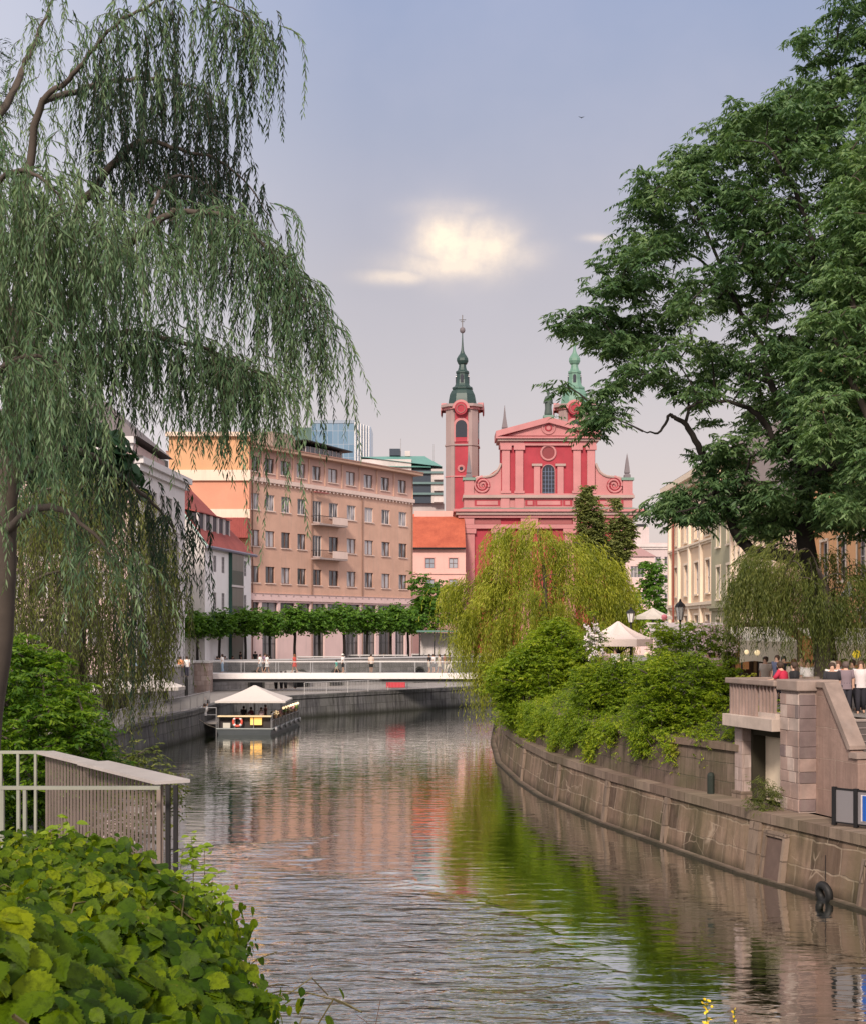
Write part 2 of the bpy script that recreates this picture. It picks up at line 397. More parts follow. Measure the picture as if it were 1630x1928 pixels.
    so.rotation_euler = d.to_track_quat('Z', 'Y').to_euler(); so.location = (-30, -60, 60)
    cd = bpy.data.cameras.new('camera'); cam = bpy.data.objects.new('camera', cd); COL.objects.link(cam)
    cam.location = (0, 0, CH); cam.rotation_euler = (R(90), 0, 0)
    cd.sensor_fit = 'HORIZONTAL'; cd.sensor_width = 36; cd.lens = 36*F/1630; cd.shift_y = (HY-964)/1630; cd.clip_start = .1; cd.clip_end = 6000
    SC.camera = cam
    SC.view_settings.view_transform = 'Standard'; SC.view_settings.look = 'None'; SC.view_settings.exposure = .30; SC.view_settings.gamma = 1
    SC.cycles.max_bounces = 6; SC.cycles.transparent_max_bounces = 6; SC.cycles.diffuse_bounces = 3; SC.cycles.glossy_bounces = 3; SC.cycles.transmission_bounces = 3
    SC.cycles.caustics_reflective = False; SC.cycles.caustics_refractive = False; SC.cycles.use_denoising = True
build_light()

# ================================================================= plan of the place
WL = [(-6, -30), (-6, 10), (-7.5, 20), (-11, 35), (-14.5, 55), (-16.8, 70), (-17, 81.5), (-15.9, 93), (-15.6, 108), (-11.2, 114.5), (-2, 126), (5.4, 134.6), (16, 143), (60, 155), (400, 170)]
RWALL = [(-19, 60), (-20.8, 81), (-20.2, 93), (-19.9, 108), (-21.0, 123), (-19, 128), (-14, 131.5), (-5, 140), (5, 150), (18, 158), (60, 168), (400, 184)]
WR = [(24, -30), (20, 5), (16, 20), (12.5, 31), (11.3, 35.8), (9.3, 41.4), (7.6, 47.7), (6.44, 52), (4.79, 60.4), (4.22, 66.1), (3.66, 76.2), (3.95, 90), (5.2, 112), (8, 124), (16, 131), (60, 141), (400, 154)]
STREET = 3.5; QUAY = 1.85; TERR = 4.65

def build_water():
    n = 60
    m, nt, bs, out = new_mat('river_water')
    v = coords(nt, 'Object')
    geo = nt.nodes.new('ShaderNodeSeparateXYZ'); nt.links.new(v, geo.inputs[0])
    def M(op, a, b=None, c=None):
        q = nt.nodes.new('ShaderNodeMath'); q.operation = op
        for i, x in enumerate((a, b, c)):
            if x is None: continue
            if isinstance(x, (int, float)): q.inputs[i].default_value = x
            else: nt.links.new(x, q.inputs[i])
        return q.outputs[0]
    w1 = noise(nt, coords(nt, 'Object', (.75, 2.1, 1)), 1.0, 3, .5, .5)
    w2 = noise(nt, coords(nt, 'Object', (2.2, 6.0, 1)), 1.0, 3, .55, .3)
    w3 = noise(nt, coords(nt, 'Object', (.22, .5, 1)), 1.0, 2, .5)
    # a patch of breeze in the middle of the near river, calmer water elsewhere
    pn = noise(nt, v, .16, 4, .6)
    cxp = M('MULTIPLY_ADD', M('SUBTRACT', geo.outputs[1], 30.0), -.2, -1.9); dx = M('DIVIDE', M('SUBTRACT', geo.outputs[0], cxp), 4.7); dy = M('DIVIDE', M('SUBTRACT', geo.outputs[1], 25.0), 18.0)
    rr = M('ADD', M('MULTIPLY', dx, dx), M('MULTIPLY', dy, dy)); rr = M('ADD', rr, M('MULTIPLY', M('SUBTRACT', pn, .5), 3.4))
    patch = maprange(nt, rr, .2, 1.5, 1.0, .07)
    h = M('ADD', M('MULTIPLY', w1, .20), M('MULTIPLY', w2, .018)); h = M('MULTIPLY', h, patch); h = M('ADD', h, M('MULTIPLY', w3, .008))
    b = nt.nodes.new('ShaderNodeBump'); b.inputs['Strength'].default_value = 1; b.inputs['Distance'].default_value = 1.0
    nt.links.new(h, b.inputs['Height']); nt.links.new(b.outputs[0], bs.inputs['Normal'])
    # murky green body below, mirror surface above; the mirror strengthens towards grazing view
    bs.inputs['Base Color'].default_value = (.011, .022, .005, 1); bs.inputs['Roughness'].default_value = .6; bs.inputs['Specular IOR Level'].default_value = 0
    fr = nt.nodes.new('ShaderNodeFresnel'); fr.inputs[0].default_value = 1.33; nt.links.new(b.outputs[0], fr.inputs['Normal'])
    gl = nt.nodes.new('ShaderNodeBsdfGlossy'); gl.inputs['Roughness'].default_value = .035; gl.inputs[0].default_value = (.95, .95, .93, 1); nt.links.new(b.outputs[0], gl.inputs['Normal'])
    mx = nt.nodes.new('ShaderNodeMixShader'); nt.links.new(maprange(nt, fr.outputs[0], .02, .25, .07, .92), mx.inputs[0]); nt.links.new(bs.outputs[0], mx.inputs[1]); nt.links.new(gl.outputs[0], mx.inputs[2]); nt.links.new(mx.outputs[0], out.inputs[0])
    me = bpy.data.meshes.new('water'); me.from_pydata([(-60, -40, 0), (420, -40, 0), (420, 200, 0), (-60, 200, 0)], [], [(0, 1, 2, 3)]); me.materials.append(m)
    tag(link('water', me), 'dark green river with pale ripples and mirrored houses', kind='structure')
build_water()

def build_ground():
    m, nt, bs, out = new_mat('paving')
    v = coords(nt); n1 = noise(nt, v, .4, 6, .6); n2 = noise(nt, v, 6, 4, .6)
    col = mixrgb(nt, n1, (.2, .185, .175), (.33, .31, .29)); col = mixrgb(nt, maprange(nt, n2, .4, .8, 0, .4), col, (.13, .12, .11))
    nt.links.new(col, bs.inputs['Base Color']); bs.inputs['Roughness'].default_value = .85
    vs = []; fs = []
    def poly(P, z):
        b = len(vs); vs.extend([(p[0], p[1], z) for p in P]); fs.append(tuple(range(b, b+len(P))))
    # left bank street and the land behind it, one sheet
    near = [(-6.1, -30), (-6.1, 10), (-7.6, 20), (-11.1, 35), (-14.6, 55)]
    L = near+RWALL
    poly(L[:-1]+[(3000, 190), (3000, 3000), (-3000, 3000), (-3000, -30)], STREET)
    # right bank
    Rr = offset_path(WR, -3.7)
    RP = [p for p in Rr if p[0] < 390]
    poly([(450, -40)]+[(450, 150)]+RP[::-1], TERR)
    me = bpy.data.meshes.new('ground'); me.from_pydata(vs, [], fs); me.materials.append(m)
    tag(link('ground', me), 'pale paved streets on both banks', kind='structure')
    # lower quay on the left bank
    wl = WL[4:]; rw = RWALL
    q = MB(); A = offset_path(wl, .25)
    out_ = [(-14.75, 55)]+[(x, y) for x, y in A[1:]]
    pts = out_+rw[::-1]
    me = bpy.data.meshes.new('quay_path'); me.from_pydata([(x, y, QUAY) for x, y in pts], [], [tuple(range(len(pts)))]); me.materials.append(m)
    tag(link('quay_path', me), 'lower riverside path on the left bank', kind='structure')
build_ground()

ST_GREY = stone('quay_stone', (.10, .10, .105), (.19, .19, .19), (.07, .07, .07), 1.6, .9, streak=.85, moss=.15)
ST_WARM = stone('wall_stone', (.10, .068, .05), (.30, .21, .15), (.40, .32, .24), 1.35, .78, streak=.6, moss=.4, ms=.03, big=True)
ST_UP = stone('upper_wall_stone', (.14, .10, .08), (.23, .17, .135), (.11, .09, .07), 1.5, .6, streak=.6, moss=.45)
ST_COP = stone('coping_stone', (.19, .135, .105), (.32, .245, .19), (.12, .09, .07), 1.4, 5, streak=.45, moss=.3, bstr=.4)
ST_BUT = stone('buttress_stone', (.20, .15, .115), (.32, .245, .19), (.12, .09, .07), .5, .7, streak=.4, uv=False)
ST_PIER = stone('pier_stone', (.36, .27, .24), (.56, .46, .42), (.3, .23, .19), .62, .42, streak=.35, uv=False, ms=.012)
ST_FLANK = stone('flank_stone', (.30, .205, .17), (.38, .265, .22), (.42, .32, .26), 1.9, .9, streak=.22, uv=False, ms=.012)
ST_RETAIN = stone('retaining_stone', (.26, .25, .24), (.36, .34, .33), (.2, .19, .18), 1.0, .45, streak=.35)
MET_DARK = simple('dark_metal', (.03, .03, .032), .5, .6)
MET_GREY = simple('grey_metal', (.35, .35, .36), .45, .5)
MET_PALE = simple('pale_metal', (.62, .61, .6), .4, .3)
CANVAS = simple('white_canvas', (.58, .54, .50), .9, 0, .05)

def cap_along(name, path, z0, z1, w0, w1, mat, parent):
    """continuous coping following a path, from offset w0 to w1 (left positive)"""
    a = offset_path(path, w0); b = offset_path(path, w1); vs = []; n = len(path); us = []
    u = 0
    for i in range(n):
        if i: u += math.hypot(path[i][0]-path[i-1][0], path[i][1]-path[i-1][1])
        vs += [(a[i][0], a[i][1], z0), (a[i][0], a[i][1], z1), (b[i][0], b[i][1], z1), (b[i][0], b[i][1], z0)]
        us += [(u, z0), (u, z1), (u, z1+.4), (u, z0+.9)]
    fs = [(4*i+k, 4*i+(k+1) % 4, 4*(i+1)+(k+1) % 4, 4*(i+1)+k) for i in range(n-1) for k in range(4)]+[(0, 3, 2, 1), (4*n-4, 4*n-3, 4*n-2, 4*n-1)]
    me = bpy.data.meshes.new(name); me.from_pydata(vs, [], fs)
    uvl = me.uv_layers.new(name='UVMap')
    for l in me.loops: uvl.data[l.index].uv = us[l.vertex_index]
    me.materials.append(mat); return link(name, me, parent)

def build_walls():
    # right bank: battered foot wall, coping ledge, plant-hung upper wall
    rt = thing('embankment_wall', 'long sloping brown stone river wall with weathered slabs under the terrace on the right bank', 'embankment')
    foot = subdivide_path(WR[:14], 1.5)
    o = strip_wall('foot_wall', ST_WARM, foot, -.6, 1.62, rt, 0, -.28)
    inn = [q_ for q_ in foot]
    cap_along('coping', foot, 1.62, 1.92, -.2, -1.35, ST_COP, rt)
    cap_along('footing', foot, -.5, .07, .22, -.1, ST_COP, rt)
    inner = offset_path(WR, -1.25)
    up1 = [p for p in offset_path(WR, -.68) if p[1] > 47 and p[0] < 300]
    k0 = (9.83, 44.35); path = subdivide_path([k0]+up1, 2)
    strip_wall('upper_wall', ST_UP, path, 1.9, 3.4, rt, 0, -.06)
    cap_along('upper_coping', path, 3.4, 3.62, .06, -.5, ST_COP, rt)
    # earth bank behind the upper wall, up to the terrace
    bank = strip_wall('bank_soil', simple('soil', (.05, .045, .03), .95, 0, .3, 2), path, 3.55, TERR, None, -.45, -2.5)
    bank.name = 'bank_slope'; tag(bank, 'planted earth slope behind the right river wall', kind='structure')
    # near bank to the right, out of frame mostly
    near = [p for p in inner if p[1] < 37.5]
    strip_wall('upper_wall', ST_UP, near, 1.9, TERR, rt, 0, 0)
    # buttress strips and stone doorway on the foot wall
    for y_, w_, name in ((41.05, .5, 'buttress'), (52.2, .34, 'buttress'), (58.6, .3, 'buttress'), (66.5, .3, 'buttress'), (47.0, .28, 'buttress')):
        for (a, b) in zip(WR[:-1], WR[1:]):
            if (a[1]-y_)*(b[1]-y_) <= 0 and a[0] < 30:
                t = (y_-a[1])/(b[1]-a[1]); x = a[0]+(b[0]-a[0])*t; d = Vector((b[0]-a[0], b[1]-a[1])).normalized(); n = Vector((-d.y, d.x)); break
        mb = MB(); vs = []
        for s, o0, z in ((-w_/2, .1, -.5), (w_/2, .1, -.5), (w_/2, -.15, 1.6), (-w_/2, -.15, 1.6), (-w_/2, -.2, -.5), (w_/2, -.2, -.5), (w_/2, -.4, 1.6), (-w_/2, -.4, 1.6)):
            vs.append((x+d.x*s+n.x*o0, y_+d.y*s+n.y*o0, z))
        mb.add(vs, [(0, 1, 2, 3), (0, 4, 5, 1), (1, 5, 6, 2), (2, 6, 7, 3), (3, 7, 4, 0), (4, 7, 6, 5)]); mb.build(name, ST_BUT, rt)
    # two recessed doorways at the water
    for y_, ww, z1 in ((40.0, .85, 1.3), (35.6, 1.1, 1.15)):
        for (a, b) in zip(WR[:-1], WR[1:]):
            if (a[1]-y_)*(b[1]-y_) <= 0 and a[0] < 30:
                t = (y_-a[1])/(b[1]-a[1]); x = a[0]+(b[0]-a[0])*t; d = Vector((b[0]-a[0], b[1]-a[1])).normalized(); n = Vector((-d.y, d.x)); break
        def Q(s, o_, z): return (x+d.x*s+n.x*(o_-.14*z), y_+d.y*s+n.y*(o_-.14*z), z)
        fr = MB()
        for s0, s1, za, zb in ((-ww/2-.13, -ww/2, -.4, z1), (ww/2, ww/2+.13, -.4, z1), (-ww/2-.13, ww/2+.13, z1, z1+.14)):
            fr.add([Q(s0, .1, za), Q(s1, .1, za), Q(s1, .1, zb), Q(s0, .1, zb), Q(s0, -.1, za), Q(s1, -.1, za), Q(s1, -.1, zb), Q(s0, -.1, zb)], [(0, 1, 2, 3), (0, 4, 5, 1), (1, 5, 6, 2), (2, 6, 7, 3), (3, 7, 4, 0)])
        f = fr.build('stone_frame', ST_BUT, rt)
        dr = MB(); dr.add([Q(-ww/2, .03, -.4), Q(ww/2, .03, -.4), Q(ww/2, .03, z1), Q(-ww/2, .03, z1)], [(0, 1, 2, 3)]); dr.build('blocked_opening', simple('dark_stone', (.13, .09, .075), .9, 0, .3, 3), f)
    # left bank: grey quay wall, the taller near wall, retaining wall behind the quay
    lt = thing('quay_wall', 'low grey streaked stone quay wall curving along the left bank', 'embankment')
    p = subdivide_path(WL[4:-1], 2)
    strip_wall('wall', ST_GREY, p, -.6, 1.6, lt, 0, .22)
    cap_along('coping', p, 1.6, 1.9, .14, .75, ST_GREY, lt)
    l2 = thing('riverside_wall', 'shaded stone wall under the willow on the near left bank', 'embankment')
    strip_wall('wall', ST_GREY, subdivide_path(WL[:5], 2), -.6, STREET, l2, 0, .1)
    l3 = thing('retaining_wall', 'pale grey masonry wall with arched openings between the lower quay and the street', 'retaining wall')
    p3 = subdivide_path([(-14.7, 55)]+RWALL[:-1], 2)
    strip_wall('wall', ST_RETAIN, p3, QUAY-.1, STREET, l3, 0, 0)
    # parapet with coping on top; gap where the footbridge lands
    for seg in ([(-14.7, 55), (-19, 60), (-20.8, 81), (-20.2, 93), (-19.9, 108), (-20.8, 120.5)], [(-20.2, 126.3), (-19, 128), (-14, 131.5), (-5, 140), (5, 150), (18, 158)]):
        sp_ = subdivide_path(seg, 2)
        cap_along('parapet', sp_, STREET, STREET+.95, .02, .3, ST_RETAIN, l3); cap_along('coping', sp_, STREET+.95, STREET+1.08, -.06, .38, MET_PALE, l3)
    return l3
RETAIN = build_walls()

def path_at(path, y):
    for a, b in zip(path[:-1], path[1:]):
        if (a[1]-y)*(b[1]-y) <= 0 and a[1] != b[1]:
            t = (y-a[1])/(b[1]-a[1]); d = Vector((b[0]-a[0], b[1]-a[1])).normalized()
            return a[0]+(b[0]-a[0])*t, d
    return path[0][0], Vector((0, 1))
def arch_opening(parent, x, y, rz, w, h, depth_mat, frame_mat, z0=QUAY, name='arched_opening'):
    """arched doorway: raised stone surround with the dark leaf behind it; local frame at the wall"""
    e = MB(); n = 12; pts = []
    r = w/2
    outer = [(-r-.18, 0)]+[(-math.cos(math.pi*i/n)*(r+.18), h-r+math.sin(math.pi*i/n)*(r+.18)) for i in range(n+1)]+[(r+.18, 0)]
    inn = [(-r, 0)]+[(-math.cos(math.pi*i/n)*r, h-r+math.sin(math.pi*i/n)*r) for i in range(n+1)]+[(r, 0)]
    vs = []; fs = []; m = len(outer)
    for k in range(m): vs += [(outer[k][0], -.1, outer[k][1]), (inn[k][0], -.1, inn[k][1]), (inn[k][0], .02, inn[k][1]), (outer[k][0], .02, outer[k][1])]
    for k in range(m-1):
        for j in range(3): fs.append((4*k+j, 4*(k+1)+j, 4*(k+1)+j+1, 4*k+j+1))
        fs.append((4*k+3, 4*(k+1)+3, 4*(k+1), 4*k))
    e.add(vs, fs); f = e.build(name, frame_mat, parent)
    f.location = (x, y, z0); f.rotation_euler = (0, 0, rz)
    g = MB(); g.add([(a, -.03, b) for a, b in inn], [tuple(range(len(inn)-1, -1, -1))]); g.build('dark_doorway', depth_mat, f)
    return f
DARKIN = simple('dark_interior', (.012, .012, .014), .9, 0, .3)
for y_, w_, h_ in ((87, 1.3, 1.9), (90.6, 1.3, 1.9), (74, 1.2, 1.8), (97, 1.1, 1.8), (113.5, 1.0, 1.5), (103, 1.1, 1.7)):
    x, d = path_at(RWALL, y_); n = Vector((d.y, -d.x)); rz = math.atan2(d.y, d.x)
    arch_opening(RETAIN, x+n.x*.02, y_+n.y*.02, rz, w_, min(h_, STREET-QUAY-.12), DARKIN, ST_COP if False else ST_RETAIN)
for (x, y) in ((-16.6, 129.7), (-12.6, 132.8), (-9.5, 135.6), (-1.4, 143.6), (1.6, 146.6)):
    a = [q for q in zip(RWALL[5:-1], RWALL[6:]) if q[0][0] <= x <= q[1][0]][0]; d = (Vector(a[1])-Vector(a[0])).normalized(); n = Vector((d.y, -d.x))
    yy = a[0][1]+(x-a[0][0])*(a[1][1]-a[0][1])/(a[1][0]-a[0][0])
    arch_opening(RETAIN, x+n.x*.02, yy+n.y*.02, math.atan2(d.y, d.x), 1.3, 1.5, DARKIN, ST_RETAIN)

def railing(name, label, path, z, h, mat, n_bar=.14, post=2.0, top=.05, bars=True, group=None, panel=None, cat='railing'):
    rt = thing(name, label, cat, group=group)
    tr = MB(); tr.tube([(x, y, z+h) for x, y in path], top/2, 6); tr.tube([(x, y, z+.12) for x, y in path], .018, 4)
    tr.build('top_rail', mat, rt)
    ps = MB(); bs_ = MB()
    for (a, b) in zip(path[:-1], path[1:]):
        L = math.hypot(b[0]-a[0], b[1]-a[1]); n = max(1, round(L/post))
        for i in range(n+1):
            if i == n and b != path[-1]: continue
            x = a[0]+(b[0]-a[0])*i/n; y = a[1]+(b[1]-a[1])*i/n
            p = MB(); p.tube([(x, y, z), (x, y, z+h)], .03, 6); p.build('post', mat, rt)
        if bars:
            nb = int(L/n_bar)
            for i in range(nb):
                x = a[0]+(b[0]-a[0])*(i+.5)/nb; y = a[1]+(b[1]-a[1])*(i+.5)/nb; bs_.tube([(x, y, z+.12), (x, y, z+h)], .009, 4, False)
    if bars: bs_.build('bars', mat, rt)
    if panel:
        pn = MB()
        for (a, b) in zip(path[:-1], path[1:]): pn.quad((a[0], a[1], z+.15), (b[0], b[1], z+.15), (b[0], b[1], z+h-.04), (a[0], a[1], z+h-.04))
        pn.build('panel', panel, rt)
    return rt
rail_l = offset_path([(-16.8, 70), (-17, 81.5), (-15.9, 93), (-15.7, 100)], .45)
railing('quay_railing', 'grey barred railing along the near lower quay by the willow', rail_l, 1.9, 1.0, MET_GREY, .11, 2.2)
rail_f = offset_path([(-10.4, 115.4), (-2, 126), (5.4, 134.6)], .45)
railing('quay_railing', 'pale railing on the far lower quay behind the moored boat', rail_f, 1.9, 1.0, MET_PALE, .2, 3.0)
# ================================================================= footbridge
def build_bridge():
    D0, D1 = 123.2, 125.6; x0, x1 = -21.2, 7.2; z = 3.45
    rt = thing('footbridge', 'slim white footbridge with glass railings crossing the river', 'footbridge', (x0, D0, z-.5))
    L = x1-x0
    def loc(o): return o
    deck = MB(); deck.box(0, L, 0, D1-D0, .0, .5); deck.build('deck', simple('bridge_white', (.86, .82, .80), .6), rt, bevel=.03)
    be = MB(); be.box(.2, L-.2, .35, D1-D0-.35, -.3, -.004); be.build('girder', simple('bridge_under', (.1, .1, .105), .7), rt)
    for s, y in (('front', .06), ('rear', D1-D0-.06)):
        r = MB(); r.box(1.0, L, y-.035, y+.035, 1.5, 1.57); rr = r.build('handrail', MET_PALE, rt)
        for i in range(int(L/3.1)+1):
            p = MB(); p.box(1.0+i*3.1-.03, 1.0+i*3.1+.03, y-.025, y+.025, .5, 1.5); p.build('rail_post', MET_GREY, rt)
        g = MB(); g.quad((1.05, y, .56), (L, y, .56), (L, y, 1.44), (1.05, y, 1.44)); 
        gm = MATS.get('rail_glass')
        if gm is None:
            gm, nt, bs, out = new_mat('rail_glass'); tr = nt.nodes.new('ShaderNodeBsdfTransparent'); tr.inputs[0].default_value = (.86, .88, .88, 1)
            gl = nt.nodes.new('ShaderNodeBsdfGlossy'); gl.inputs['Roughness'].default_value = .05; mx = nt.nodes.new('ShaderNodeMixShader'); mx.inputs[0].default_value = .12
            nt.links.new(tr.outputs[0], mx.inputs[1]); nt.links.new(gl.outputs[0], mx.inputs[2]); nt.links.new(mx.outputs[0], out.inputs[0]); MATS['rail_glass'] = gm
        g.build('glass_panel', gm, rt)
    en = MB(); en.box(0, 1.0, -.1, .16, .5, 1.62); en.box(0, 1.0, D1-D0-.16, D1-D0+.1, .5, 1.62); en.build('end_post', simple('bridge_white2', (.55, .52, .5), .7), rt)
    # stone pier carrying the left end, with coping, and the right landing
    pr = thing('bridge_abutment', 'grey stone pier under the left end of the white footbridge', 'bridge pier')
    p = MB(); p.prism_z([(-21.6, 120.6), (-19.6, 120.6), (-19.6, 123.1), (-21.6, 123.1)], 1.8, 4.45); p.build('pier', ST_PIER, pr)
    p = MB(); p.prism_z([(-21.75, 120.45), (-19.45, 120.45), (-19.45, 123.15), (-21.75, 123.15)], 4.45, 4.62); p.build('coping', MET_PALE, pr)
    pr2 = thing('bridge_landing', 'white stone landing block at the far right end of the footbridge', 'bridge landing')
    p = MB(); p.box(6.0, 9.5, 123.0, 126.4, -.5, 2.9); p.build('block', ST_PIER, pr2); p = MB(); p.box(7.2, 9.5, 123, 126.4, 2.9, 3.45); p.build('landing_slab', simple('bridge_white', (1, 1, 1)), pr2)
build_bridge()

# ================================================================= boat bar
FRAME_B = simple('board_white', (.6, .58, .5), .7)
def build_boat():
    # raft-like bar boat: near end 96 m away, long side running away from the viewer
    ang = math.atan2(13.2, .9)
    rt = thing('bar_boat', 'flat dark bar boat with counter and string of lamps moored at the left quay', 'boat', (-15.1, 96.0, 0), 0)
    Wd = 3.95; Ln = 12.5; sk = .75/12.5                           # sk: the hull is slightly rotated against the view
    def T(x, y): return (x+y*sk*1.0, y-x*.02)
    hull = MB()
    sec = lambda y, z, ins: [(*T(ins, y), z), (*T(Wd-ins, y), z)]
    pts = [T(.0, .15), T(Wd, .0), T(Wd, Ln), T(0, Ln)]
    pin = [T(.2, .35), T(Wd-.2, .25), T(Wd-.2, Ln-.2), T(.2, Ln-.2)]
    vs = [(x, y, -.25) for x, y in pin]+[(x, y, .42) for x, y in pts]
    hull.add(vs, [(0, 3, 2, 1), (4, 5, 6, 7)]+[(i, (i+1) % 4, (i+1) % 4+4, i+4) for i in range(4)])
    hull.build('hull', simple('hull_paint', (.10, .115, .125), .5), rt, bevel=.05)
    rb = MB(); 
    for a, b in ((0, 1), (1, 2)):
        rb.tube([(pts[a][0], pts[a][1], .44), (pts[b][0], pts[b][1], .44)], .05, 6)
    rb.build('rubbing_strake', simple('hull_trim', (.33, .36, .35), .5), rt)
    dk = MB(); dk.add([(x, y, .2) for x, y in pin], [(0, 1, 2, 3)]); dk.build('deck', simple('deck_wood', (.16, .1, .06), .7), rt)
    # near counter and bulwark
    wood = simple('counter_wood', (.55, .33, .13), .5); c = MB()
    x0, y0 = T(.1, .35); x1, y1 = T(Wd-.1, .3)
    c.add([(x0, y0-.28, 1.27), (x1, y1-.28, 1.27), (x1, y1+.35, 1.27), (x0, y0+.35, 1.27), (x0, y0-.28, 1.35), (x1, y1-.28, 1.35), (x1, y1+.35, 1.35), (x0, y0+.35, 1.35)],
          [(0, 3, 2, 1), (4, 5, 6, 7), (0, 1, 5, 4), (1, 2, 6, 5), (2, 3, 7, 6), (3, 0, 4, 7)])
    c.build('counter_top', simple('counter_cream', (.82, .66, .40), .5), rt)
    c = MB()
    c.add([(x0, y0+.3, .46), (x1, y1+.3, .46), (x1, y1+.3, 1.25), (x0, y0+.3, 1.25)], [(0, 1, 2, 3)]); c.build('counter_front', simple('counter_dark', (.035, .03, .028), .6), rt)
    for k, xx in enumerate((.12, 1.3, 2.6, Wd-.12)):
        p = MB(); a, b = T(xx, .28); p.tube([(a, b, .44), (a, b, 1.27)], .035, 6); p.build('stanchion', MET_GREY, rt)
    c = MB(); a, b = T(2.35, .5); c.box(a, a+.8, b-.18, b-.05, .7, 1.2); c.build('lit_shelf', simple('shelf_lit', (.8, .5, .15), .5, emit=((1, .5, .12), .8)), rt)
    # side rail with glass, on the river side
    sr = MB(); sr.tube([(*T(Wd-.08, .4), 1.5), (*T(Wd-.08, Ln-.2), 1.5)], .035, 6); sr.tube([(*T(Wd-.08, .4), 1.0), (*T(Wd-.08, Ln-.2), 1.0)], .02, 5); sr.build('side_rail', MET_GREY, rt)
    for k in range(9):
        p = MB(); a, b = T(Wd-.08, .4+k*(Ln-.6)/8); p.tube([(a, b, .44), (a, b, 1.5)], .028, 5); p.build('side_post', MET_GREY, rt)
    sk_ = MB(); sk_.add([(*T(Wd-.1, .4), .5), (*T(Wd-.1, Ln-.2), .5), (*T(Wd-.1, Ln-.2), 1.42), (*T(Wd-.1, .4), 1.42)], [(0, 1, 2, 3)]); sk_.build('side_panel', simple('smoked', (.11, .1, .09), .25), rt)
    # string of lamps on the far half of the river rail
    lm = simple('lamp_glow', (.9, .75, .5), .5, emit=((1, .72, .4), 1.1))
    for k in range(7):
        p = MB(); a, b = T(Wd-.08, 5.2+k*1.1); p.lathe((a, b, 1.5), [(.02, 0), (.08, .04), (.11, .11), (.08, .18), (.02, .21)], 8); p.build('globe_lamp', lm, rt, True)
    # hanging strip light under the canopy that lights the bar
    lf = thing('lifebuoy', 'round red and white lifebuoy hanging on the front of the bar boat', 'lifebuoy', (-15.1+1.5, 96.0+.22, .92))
    m = simple('buoy_red', (.75, .12, .08), .5); r = MB(); r.ring((0, 0, 0), .30, .085, 'y', 28, 8); r.build('ring', m, lf, True)
    w_ = simple('buoy_white', (.85, .8, .78), .5)
    for k in range(4):
        a = math.pi/4+k*math.pi/2; q = MB(); n = 6; P = [(math.cos(a+t)*.30, 0, math.sin(a+t)*.30) for t in np.linspace(-.22, .22, n)]; q.tube(P, .092, 8); q.build('white_band', w_, lf, True)
    # square parasol over the bar
    pa = thing('boat_parasol', 'large square off white parasol over the bar boat', 'parasol', (-12.9, 100.1, .46))
    pl = MB(); pl.tube([(0, 0, -.3), (0, 0, 2.75)], .045, 8); pl.build('pole', MET_GREY, pa)
    canopy('canopy', pa, 2.5, 2.5, 1.82, 2.85, CANVAS, sides=4, rot=math.pi/4, valance=.12)
    rb = MB()
    for k in range(4):
        a = math.pi/4+k*math.pi/2; rb.tube([(0, 0, 2.2), (math.cos(a)*2.4*1.35, math.sin(a)*2.4*1.35, 1.9)], .02, 4)
    rb.build('ribs', MET_GREY, pa)
    # round tables and planters on deck
    for k, (xx, yy) in enumerate(((1.2, 4.2), (2.9, 5.6), (1.3, 7.6), (2.9, 9.0))):
        a, b = T(xx, yy); t = thing('bistro_table', ['round bistro table nearest the bar counter on the boat', 'second round table on the boat at the river rail', 'third round table on the boat along its quay side', 'farthest round table on the boat at the river rail'][k], 'table', (-15.1+a, 96+b, .2), 0, 'tables on the bar boat')
        q = MB(); q.lathe((0, 0, 0), [(.22, 0), (.22, .03), (.03, .05), (.03, .72), (.3, .72), (.3, .75)], 12); q.build('table_top', wood, t)
    # window boxes with blooms on the river rail, mooring rope, round fenders
    for k in range(6):
        a, b = T(Wd-.02, 1.6+k*1.75); q = MB(); q.box(a-.1, a+.12, b-.35, b+.35, 1.12, 1.32); bx = q.build('flower_box', simple('box_brown', (.12, .07, .04), .8), rt)
        rg = np.random.default_rng(k); Pp = np.stack([rg.normal(a, .09, 60), rg.uniform(b-.38, b+.38, 60), rg.uniform(1.3, 1.55, 60)], 1)
        scatter('foliage', OVAL, Pp, rnd_unit(rg, 60), rnd_unit(rg, 60), .13, .09, simple('bloom_%d' % (k % 3), ((.75, .6, .35), (.6, .3, .3), (.18, .28, .06))[k % 3], .8), bx)
        q = MB(); a, b = T(Wd+.12, .9+k*2.1); q.lathe((a, b, .18), [(.03, 0), (.11, .08), (.12, .25), (.05, .36)], 8); q.build('fender', MET_GREY, rt, True)
    q = MB(); q.tube([(-.05, .3, .5), (-.5, -.4, .75), (-1.3, -1.6, 1.5), (-1.9, -2.5, 1.95)], .02, 5); q.build('mooring_rope', simple('rope', (.4, .36, .3), .9), rt)
    q = MB(); q.box(.5, 1.0, .12, .2, .5, .85); q.build('menu_board', FRAME_B, rt)
